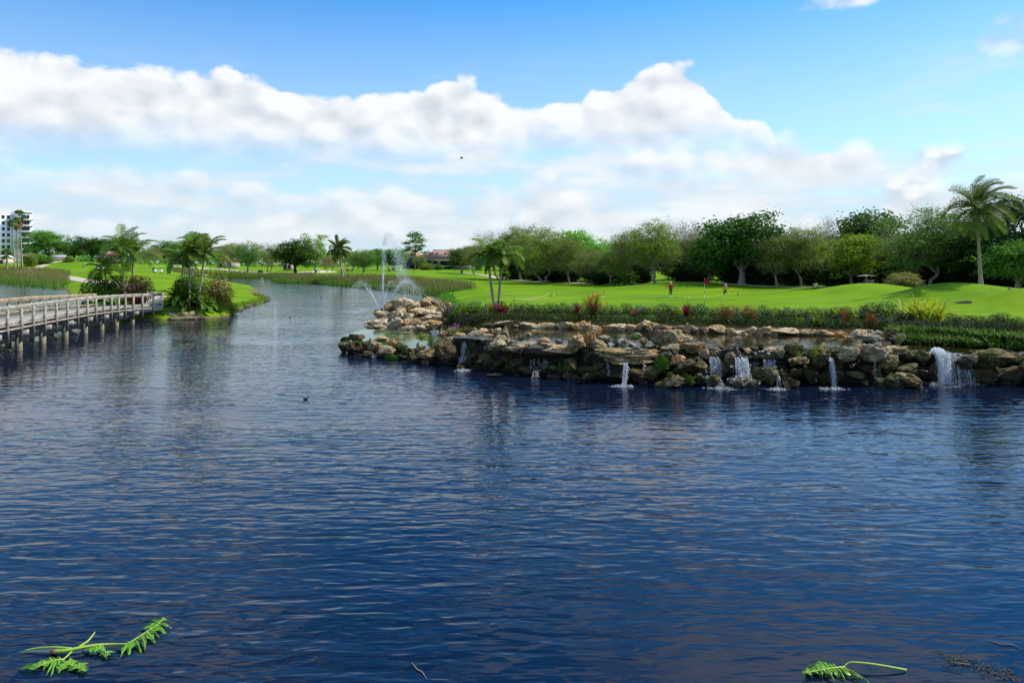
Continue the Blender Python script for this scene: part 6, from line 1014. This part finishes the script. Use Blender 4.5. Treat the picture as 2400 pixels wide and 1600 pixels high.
g_ = G(313, 205); person('far golfer in dark clothes bending beside the left palm cluster', g_, 1.3, dict(chest=(0, .22, 1.2), neck=(0, .33, 1.3), jaw=(0, .38, 1.34), head=(0, .44, 1.4), crown=(0, .5, 1.44), sh_l=(.17, .24, 1.28), sh_r=(-.17, .24, 1.28), el_l=(.2, .38, 1.03), el_r=(-.2, .38, 1.03), wr_l=(.05, .5, .85), wr_r=(-.05, .5, .85), ha_l=(.03, .52, .78), ha_r=(-.03, .52, .78)), (.05, .05, .06), (.5, .5, .5))
g_ = G(1571, 205); person('tiny far golfer in white and dark seen between the trunks above the red golfer', g_, 0, {}, (.75, .7, .7), (.03, .02, .02)); g_ = G(1449, 180); person('tiny far figure in white beside the yellow-green palm shrub', g_, 0, {}, (.75, .75, .75), (.5, .5, .5)); g_ = G(513, 315); person('tiny far figure in blue beside the white bunker', g_, 0, {}, (.06, .12, .45), (.03, .03, .1))
# ================================================================== golf carts
def cart_parts():
    body = MB(); prof = [(-1.18, .35), (-1.18, .62), (-1.05, .80), (-.45, .82), (-.40, .45), (.35, .40), (.62, .45), (.80, .92), (1.0, .88), (1.22, .55), (1.20, .32), (.35, .28)]; n = len(prof)
    V = [(x, -.58, z) for x, z in prof] + [(x, .58, z) for x, z in prof]; body.v.append(np.array(V, float)); body.n = 2 * n; body.f.append((np.array([list(range(n))]), 0)); body.f.append((np.array([list(range(n, 2 * n))[::-1]]), 0)); body.f.append((np.array([(i, i + n, (i + 1) % n + n, (i + 1) % n) for i in range(n)]), 0))
    bm_ = body.mesh('cart_body', M_WHITE); sm = MB(); sm.box((-.30, 0, .86), (.55, 1.1, .14)); sm.box((-.56, 0, 1.12), (.12, 1.1, .42)); rf = MB()
    xs = np.linspace(-1.0, 1.05, 8); V = []; 
    for x in xs:
        z = 1.86 + .06 * (1 - ((x - .02) / 1.05) ** 2)
        for y, dz_ in ((-.62, -.06), (-.45, .01), (.45, .01), (.62, -.06)): V.append((x, y, z + dz_))
        for y, dz_ in ((.60, -.12), (-.60, -.12)): V.append((x, y, z + dz_))
    F_ = [(i * 6 + j, i * 6 + (j + 1) % 6, (i + 1) * 6 + (j + 1) % 6, (i + 1) * 6 + j) for i in range(7) for j in range(6)]; rf.add(np.array(V), F_); rf.f.append((np.array([[5, 4, 3, 2, 1, 0], [42, 43, 44, 45, 46, 47]]), 0)); po = []
    for x0, x1 in ((-.95, -.85), (.82, .62)):
        for y in (-.54, .54): q = MB(); q.bar((x0, y, .8), (x1, y, 1.84), .045, .045); po.append(q.mesh('roof_post', M_BLACK))
    wh = MB(); th = np.arange(16) * math.pi / 8; wh.tube([(0, -.1, 0), (0, -.07, 0), (0, .07, 0), (0, .1, 0)], [.19, .23, .23, .19], 16); rim = MB(); rim.tube([(0, -.115, 0), (0, .115, 0)], [.11, .11], 10); stw = MB(); stw.tube([(.40 + .0, math.cos(a) * .17, 1.08 + math.sin(a) * .14) for a in np.linspace(0, 2 * math.pi, 14)], .018, 5, cap=False); stw.bar((.42, 0, 1.08), (.72, 0, .85), .03, .03); bagm = MB(); bagm.tube([(-1.2, -.22, .55), (-1.27, -.22, 1.35)], [.14, .16], 8); bagm.tube([(-1.2, .22, .55), (-1.27, .22, 1.35)], [.14, .16], 8)
    return bm_, sm, rf, po, wh.mesh('tyre', M_BLACK, True), rim.mesh('rim', M_WHITE), stw.mesh('steering_wheel', M_BLACK), bagm.mesh('golf_bags', pmat('bag_cloth', (.08, .03, .12), .7, .2))
CP = cart_parts(); SEATM = pmat('cart_seat', (.45, .38, .30), .6, .3); RT = pmat('cart_roof_tan', (.52, .45, .34), .5, .3); SM = CP[1].mesh('seat', SEATM); RFM = CP[2].mesh('roof', RT)
def cart(label, loc, rz, roof=None, body=None):
    t = thing('golf_cart', label, 'golf cart', loc, 'golf carts on the course', rz); obj('body', CP[0], t, mat=body); obj('seat', SM, t); obj('roof', RFM, t, mat=roof); [obj('roof_post', q, t) for q in CP[3]]; obj('steering_wheel', CP[6], t); obj('golf_bags', CP[7], t)
    for x in (-.82, .85):
        for y in (-.52, .52): w_ = obj('wheel', CP[4], t, (x, y, .23)); obj('rim', CP[5], w_)
    return t
cc = G(2032, 95); cc.z = CH - (645 - HY) * 95 / F - 1.9; cart('tan-roofed golf cart half sunk behind the grass rise below the bright tree', cc, math.pi + .15, pmat('cart_roof_beige', (.52, .44, .30), .6, .2), pmat('cart_body_grey', (.30, .29, .27), .6, .2))
person('driver in grey shirt seated in the tan-roofed golf cart', cc + Vector((-.15, -.22, .1)), math.pi / 2 + .15, dict(pelvis=(0, 0, .95), waist=(0, .02, 1.1), hip_l=(.1, .06, .93), hip_r=(-.1, .06, .93), kn_l=(.12, .48, .92), kn_r=(-.12, .48, .92), an_l=(.12, .55, .50), an_r=(-.12, .55, .50), to_l=(.12, .7, .46), to_r=(-.12, .7, .46), el_l=(.24, .2, 1.2), el_r=(-.24, .2, 1.2), wr_l=(.15, .45, 1.2), wr_r=(-.15, .45, 1.2), ha_l=(.12, .52, 1.2), ha_r=(-.12, .52, 1.2)), (.40, .38, .36), (.35, .15, .12), scale=.92)
RW = pmat('cart_roof_pale', (.62, .52, .40), .5, .3)
cart('golf cart with pale roof alone on the open left fairway', G(370, 205), .6, RW); cart('golf cart with pale roof partly hidden by the short left palm', G(236, 245), .3, RW); cart('nearer of two golf carts parked left of the tiled-roof building', G(918, 262), .15, M_WHITE, pmat('cart_red', (.45, .10, .08), .5, .3)); cart('right of two golf carts parked left of the tiled-roof building', G(932, 266), .1, M_WHITE); cart('small far golf cart under the trees right of the staked palm', G(819, 320), .1, M_WHITE, M_BLACK); cart('small far golf cart beneath the grey tree left of the staked palm', G(746, 300), .9, M_WHITE)
# ================================================================== course furniture
fx = feet(1651, 720, 57.5); flag = thing('golf_flag', 'flagstick with checked red and black flag on the putting green', 'flag', fx); ht = CH - (652 - HY) * 57.5 / F - fx.z
for k in range(6): m_ = MB(); m_.tube([(0, 0, ht * k / 6), (0, 0, ht * (k + 1) / 6)], .014, 8); obj('pole_section', m_.mesh('pole_section', M_WHITE if k in (2, 4) else pmat('pole_dark', (.03, .04, .03), .4, .4)), flag)
MRED, MDK = pmat('flag_red', (.60, .02, .05), .8, .1), pmat('flag_black', (.03, .01, .015), .8, .1); m_ = MB(); nx, nz = 4, 3
for i in range(nx):
    for j in range(nz):
        V = [];
        for a, b_ in ((0, 0), (1, 0), (1, 1), (0, 1)): u = (i + a) / nx; V.append((.015 + u * .40, .05 * math.sin(u * 5), ht - .36 + (j + b_) / nz * .34 - u * .06))
        m_.add(V, [(0, 1, 2, 3)], (i + j) % 2)
obj('flag_cloth', m_.mesh('flag_cloth', [MRED, MDK]), flag)
sg = G(1911, 91); sign = thing('distance_sign', 'small dark sign reading 150 in white under the tree line', 'sign', sg); sz = CH - (668 - HY) * 91 / F - sg.z; m_ = MB(); m_.box((0, 0, sz), (.66, .04, .40)); obj('board', m_.mesh('board', M_BLACK), sign)
for s in (-.25, .25): m_ = MB(); m_.box((s, .03, sz / 2 - .1), (.05, .05, sz + .2)); obj('leg', m_.mesh('leg', M_BLACK), sign)
tc = bpy.data.curves.new('t150', 'FONT'); tc.body = '150'; tc.align_x = 'CENTER'; tc.align_y = 'CENTER'; tc.size = .42; tc.extrude = .006; tc.offset = .012; to = bpy.data.objects.new('t', tc); COL.objects.link(to); bpy.context.view_layer.update(); tm = bpy.data.meshes.new_from_object(to.evaluated_get(bpy.context.evaluated_depsgraph_get())); bpy.data.objects.remove(to); tm.materials.clear(); tm.materials.append(M_WHITE); obj('lettering', tm, sign, (0, -.032, sz), (R(90), 0, 0))
M_GP = pmat('post_green', (.02, .10, .04), .6, .3); M_ROPE = pmat('rope_yellow', (.55, .52, .22), .8, .1); RPTS = [(1205, 78, 1), (1290, 93, 1), (1304, 97, 1), (1416, 94, 1), (1572, 84, 0), (1729, 90, 1), (1900, 98, 0)]
PG = []
for k, (px, Y, p_) in enumerate(RPTS):
    g_ = G(px, Y); PG.append(g_)
    if p_: m_ = MB(); m_.tube([(0, 0, -.15), (0, 0, .48)], .035, 8); m_.tube([(0, 0, .48), (0, 0, .52)], [.045, .03], 8); t = thing('rope_post', ('low green rope post nearest the twin palms', 'left post of the close pair of green rope posts', 'right post of the close pair of green rope posts', 'green rope post below the light feathery tree', '', 'green rope post right of the golfer on one leg')[k], 'post', g_); obj('stake', m_.mesh('stake', M_GP), t)
rope = MB(); 
for a, b_ in zip(PG[:-1], PG[1:]):
    u = np.linspace(0, 1, 14); q = np.array([tuple(a.lerp(b_, t)) for t in u]); q[:, 2] = np.maximum(q[:, 2] + .42 - .34 * np.sin(u * math.pi), Hf(q[:, 0], q[:, 1]) + .04); rope.tube(q, .018, 4, cap=False)
tag(obj('boundary_rope', rope.mesh('boundary_rope', M_ROPE)), 'thin yellow rope looping between the green posts round the putting green', 'rope')
for px, Y, m__, lb in ((1413, 88, M_WHITE, 'white tee ball marker beside the rope post under the feathery tree'), (1615, 86, M_WHITE, 'white tee ball marker on the green right of the red golfer'), (1543, 86, pmat('marker_tan', (.5, .4, .2), .6, .2), 'flat tan marker on the green left of the red golfer')):
    g_ = G(px, Y); m_ = MB(); n = 8; m_.tube([(0, 0, -.01), (0, 0, .03), (0, 0, .09), (0, 0, .15), (0, 0, .18)], [.03, .09, .12, .09, .02], n); tag(obj('tee_marker', m_.mesh('tee_marker', m__, True), None, g_), lb, 'marker')
g_ = G(618, 296); 
for px, lb in ((607, 'left of two green waste bins beside the bunker trees'), (613, 'right of two green waste bins beside the bunker trees')):
    g_ = G(px, 300); t = thing('waste_bin', lb, 'bin', g_); m_ = MB(); m_.box((0, 0, .6), (.75, .75, 1.3)); obj('bin_body', m_.mesh('bin_body', M_GP), t); m_ = MB(); m_.box((0, 0, 1.3), (.85, .85, .12)); obj('lid', m_.mesh('lid', M_GP), t)
for px, Y, lb in ((480, 77, 'small white sign plate behind the leaning palm trunk'),): g_ = G(px, Y); t = thing('marker_sign', lb, 'sign', g_); z_ = CH - (646 - HY) * Y / F - g_.z; m_ = MB(); m_.box((0, 0, z_), (.32, .03, .14)); obj('plate', m_.mesh('plate', M_WHITE), t); m_ = MB(); m_.box((0, .03, z_ / 2), (.04, .04, z_)); obj('leg', m_.mesh('leg', M_BLACK), t)
for px, Y, lb in ((390 / 5.6, 262, 'small white tee post beside the curving path at left'),): g_ = G(px, Y); m_ = MB(); m_.tube([(0, 0, 0), (0, 0, 1.0), (0, 0, 1.1)], [.13, .13, .05], 8); tag(obj('tee_post', m_.mesh('tee_post', M_WHITE), None, g_), lb, 'post')
# ================================================================== birds
def duck(label, loc, rz, s=1.0, col=(.05, .04, .03)):
    J = dict(pelvis=((-.04, 0, .07), (.095, .085)), tail=((-.20, 0, .09), .045), tip=((-.27, 0, .12), .012), breast=((.09, 0, .07), .085), neck=((.15, 0, .15), .038), head=((.18, 0, .24), .043), bill=((.235, 0, .225), .020), btip=((.28, 0, .218), .012)); t = thing('duck', label, 'duck', loc, None, rz); t.scale = (s,) * 3; me = skin_mesh(J, [('tip', 'tail'), ('tail', 'pelvis'), ('pelvis', 'breast'), ('breast', 'neck'), ('neck', 'head'), ('head', 'bill'), ('bill', 'btip')]); me.materials.clear(); me.materials.append(pmat('plumage', col, .7, .2)); obj('body', me, t)
duck('dark duck swimming on the open lake in the middle distance', Wp(717, 936, 0), .2, .5); duck('dark duck near the tip of the grassy point', Wp(629, 700, 0), .5, .9, (.02, .02, .02)); duck('dark duck between the grassy point and the fountain', Wp(753, 697, 0), 2.8, .8, (.03, .03, .035)); duck('small dark duck in front of the fountain', Wp(680, 745, 0), 2.8, .6, (.03, .03, .035)); duck('white bird floating near the far reeds', Wp(615, 655, 0), 0, 2.0, (.75, .75, .75))
bp = P(1082, 371, 70); bd = thing('flying_bird', 'small dark bird gliding under the clouds', 'bird', bp); me = skin_mesh(dict(pelvis=((0, 0, 0), .05), ta=((.18, 0, .0), .025), br=((-.12, 0, .01), .04), he=((-.19, 0, .02), .028)), [('ta', 'pelvis'), ('pelvis', 'br'), ('br', 'he')]); me.materials.clear(); me.materials.append(M_BLACK); obj('body', me, bd)
for s in (-1, 1): m_ = MB(); m_.add([(-.08, 0, .02), (.08, 0, .02), (.07, s * .30, .09), (-.06, s * .30, .10), (.06, s * .62, .03)], [(0, 1, 2, 3)]); m_.f.append((np.array([(3, 2, 4)]), 0)); obj('wing', m_.mesh('wing', M_BLACK), bd)
# ================================================================== floating leaves
rl = np.random.default_rng(3)
def wl_(px, py, z=.02): return np.array(Wp(px, py, z))
def lobed(root, rib, lobes, mat, z=.02, name='leaf_blade'):
    mb = MB(); ribw = np.array([wl_(a, b_, z + .03) for a, b_ in rib]); s = np.linspace(0, 1, len(rib)); off = np.array(root.location)
    fine = []
    for t0, t1, tx, ty, wob in lobes:
        for k in range(1 + (wob > 1.2)):
            nn2 = 1 + (wob > 1.2); f0 = t0 + (t1 - t0) * k / nn2; f1 = t0 + (t1 - t0) * (k + 1.1) / nn2; bx = np.interp((t0 + t1) / 2, s, [q[0] for q in rib]); by = np.interp((t0 + t1) / 2, s, [q[1] for q in rib]); q = rl.uniform(.62, 1.10); dx2 = (np.interp(f0, s, [z_[0] for z_ in rib]) - bx) * 1.5; dy2 = (np.interp(f0, s, [z_[1] for z_ in rib]) - by) * 1.5
            fine.append((f0, f1, bx + (tx - bx) * q + dx2, by + (ty - by) * q + dy2, wob + k))
    for t0, t1, tx, ty, wob in fine:
        a = np.array([np.interp(t0, s, ribw[:, k]) for k in range(3)]); b_ = np.array([np.interp(t1, s, ribw[:, k]) for k in range(3)]); tip = wl_(tx, ty, rl.uniform(-.035, .03)); n = 10; u = np.linspace(0, 1, n + 1); c0 = (a + b_) / 2; ax = tip - c0; L = np.linalg.norm(ax); sd_ = np.cross(ax / L, (0, 0, 1.0)); hw = np.linalg.norm(b_ - a) * .5; wprof = hw * (1 - u ** 1.6) ** .75 * (1 + .42 * np.sin(u * 13 + wob * 2)) * rl.uniform(.7, 1.0); wprof[-1] = .002
        mid = c0 + ax * u[:, None] + sd_ * (np.sin(u * 3 + wob) * .05 * L)[:, None]; mid[:, 2] += np.sin(u * math.pi) * .03; e1 = mid + sd_ * wprof[:, None]; e2 = mid - sd_ * wprof[:, None]; e1[:, 2] -= .012; e2[:, 2] -= .012
        V = np.stack([e1, mid, e2], 1).reshape(-1, 3); F_ = []
        for i in range(n): q = i * 3; F_ += [(q, q + 1, q + 4, q + 3), (q + 1, q + 2, q + 5, q + 4)]
        mb.add(V - off, F_); mb.tube(mid[:-1] + np.array([0, 0, .004]) - off, np.linspace(.006, .002, n), 3, 1, cap=False)
    mb.tube(ribw - off, np.linspace(.012, .005, len(rib)), 5, 1); return obj(name, mb.mesh(name, [mat, M_RIB]), root)
M_RIB = pmat('leaf_rib', (.28, .42, .05), .5, .4); M_SHEATH = pmat('stem_end', (.16, .035, .02), .6, .3)
fl = thing('floating_branch', 'torn green branch with three ragged lobed leaves floating at lower left', 'branch', Wp(180, 1530, 0))
rib = [(300, 1508), (330, 1488), (362, 1468), (386, 1448)]
lobed(fl, rib, [(0, .12, 284, 1545, 0), (.05, .22, 310, 1534, 1), (.15, .34, 340, 1528, 2), (.27, .45, 368, 1510, 3), (.38, .56, 382, 1500, .5), (.5, .66, 396, 1490, 1.5), (.62, .80, 411, 1472, 2.5), (.55, .75, 345, 1462, 1), (.72, .92, 352, 1452, 2), (.86, 1.0, 388, 1444, 0)], LM['float'], .03)
lobed(fl, [(215, 1512), (232, 1520), (246, 1526), (258, 1534)], [(0, .35, 205, 1530, 0), (.1, .5, 225, 1538, 1), (.3, .7, 248, 1544, 2), (.6, 1, 266, 1538, .7), (.2, .6, 252, 1516, 1.7)], LM['float'], .03)
lobed(fl, [(152, 1544), (128, 1546), (104, 1554), (80, 1566)], [(.0, .16, 160, 1578, 1), (.05, .28, 118, 1588, 0), (.2, .42, 105, 1584, 2), (.35, .58, 82, 1582, 1), (.5, .75, 60, 1574, .5), (.7, 1.0, 40, 1568, 2), (.55, .85, 66, 1552, 1), (.3, .6, 88, 1546, 0), (.1, .35, 112, 1541, 2)], LM['float'], .02)
lobed(fl, [(148, 1548), (168, 1558), (186, 1566), (200, 1572)], [(0, .3, 150, 1582, 0), (.2, .55, 174, 1586, 1), (.4, .8, 196, 1580, 2), (.7, 1, 212, 1576, 0), (.4, .8, 205, 1560, 1), (0.1, .4, 190, 1548, 2)], LM['float'], .02)
for nm, pts, r0, r1, m__ in (('stem', [(120, 1527, .03), (150, 1525, .06), (185, 1518, .07), (225, 1511, .07), (260, 1509, .05), (300, 1508, .05)], .030, .010, M_RIB), ('leaf_stalk', [(58, 1524, .02), (90, 1518, .05), (130, 1516, .08), (170, 1519, .07)], .012, .014, M_RIB), ('bud_sheath', [(184, 1516, .07), (205, 1502, .10), (217, 1488, .13), (223, 1479, .14)], .018, .008, M_RIB), ('leaf_stalk', [(170, 1524, .05), (158, 1536, .04), (146, 1546, .03)], .012, .010, M_RIB), ('stem_end', [(119, 1529, .03), (131, 1526, .04)], .036, .034, M_SHEATH)):
    m_ = MB(); q = np.array([wl_(a, b_, z) for a, b_, z in pts]); m_.tube(smoothline(q, .03) - np.array(fl.location), np.linspace(r0, r1, len(smoothline(q, .03))), 7); obj(nm, m_.mesh(nm, m__, True), fl)
fr_ = thing('floating_leaf', 'single green lobed leaf with long curved stalk floating at lower right', 'leaf', Wp(1950, 1572, 0))
lobed(fr_, [(1980, 1562), (1955, 1564), (1930, 1568), (1905, 1573), (1880, 1578)], [(0, .12, 2040, 1606, 0), (.0, .18, 2010, 1608, 1), (.08, .26, 1985, 1606, 2), (.2, .38, 1960, 1602, 0), (.34, .5, 1942, 1598, 1), (.48, .62, 1928, 1594, 2), (.6, .82, 1900, 1584, 1), (.8, 1, 1878, 1573, 0), (.55, .8, 1876, 1560, 2), (.4, .65, 1880, 1550, 1), (.25, .5, 1884, 1547, 0), (.1, .3, 1910, 1556, 1)], LM['float'], .025)
m_ = MB(); q = smoothline(np.array([wl_(*a) for a in ((1978, 1562, .05), (1986, 1554, .08), (2000, 1551, .10), (2050, 1556, .08), (2128, 1570, .02))]), .03); m_.tube(q - np.array(fr_.location), np.linspace(.010, .016, len(q)), 7); obj('leaf_stalk', m_.mesh('leaf_stalk', M_RIB, True), fr_)
# drifting weed at the lower right corner, twigs
rg = np.random.default_rng(88); mb = MB()
for k in range(70):
    t = rg.random(); px = 2200 + 200 * t + rg.normal() * 14; py = 1538 + 52 * t + rg.normal() * 9; a = wl_(px, py, .012); an = rg.uniform(0, 6.283); L = rg.uniform(.04, .22); b_ = a + np.array([math.cos(an) * L, math.sin(an) * L, rg.uniform(0, .02)]); mb.tube(bough(a, b_, rg, 4, 0, .12), rg.uniform(.002, .006), 3, cap=False)
mb.leaves(np.array([wl_(2200 + 200 * t + rg.normal() * 16, 1540 + 54 * t + rg.normal() * 9, .012) for t in rg.random(110)]), rg.normal(size=(110, 3)) * .3 + np.array([0, 0, 1]), rg.uniform(.008, .02, 110), .4, rg); tag(obj('floating_weed', mb.mesh('floating_weed', pmat('weed', (.07, .07, .03), .8, .2, (8, (.12, .09, .04))))), 'strands of dead weed drifting in the lower right corner', 'weed', None, 'stuff')
for pts, lb in (([(965, 1552), (978, 1568), (990, 1574), (1000, 1590)], 'thin pale twig floating near the bottom edge left of centre'), ([(2222, 1551), (2248, 1553), (2272, 1556)], 'short straw-coloured stalk floating beside the weed at lower right'), ([(2318, 1500), (2345, 1508), (2372, 1509), (2392, 1518)], 'thin broken twig floating near the right edge')):
    m_ = MB(); q = np.array([wl_(a, b_, .015) for a, b_ in pts]); m_.tube(q, [.005, .008, .006, .003][:len(q)], 5); t = thing('twig', lb, 'twig', Vector(q[0])); o = obj('stick', m_.mesh('stick', M_TWIG), t, -Vector(q[0]))
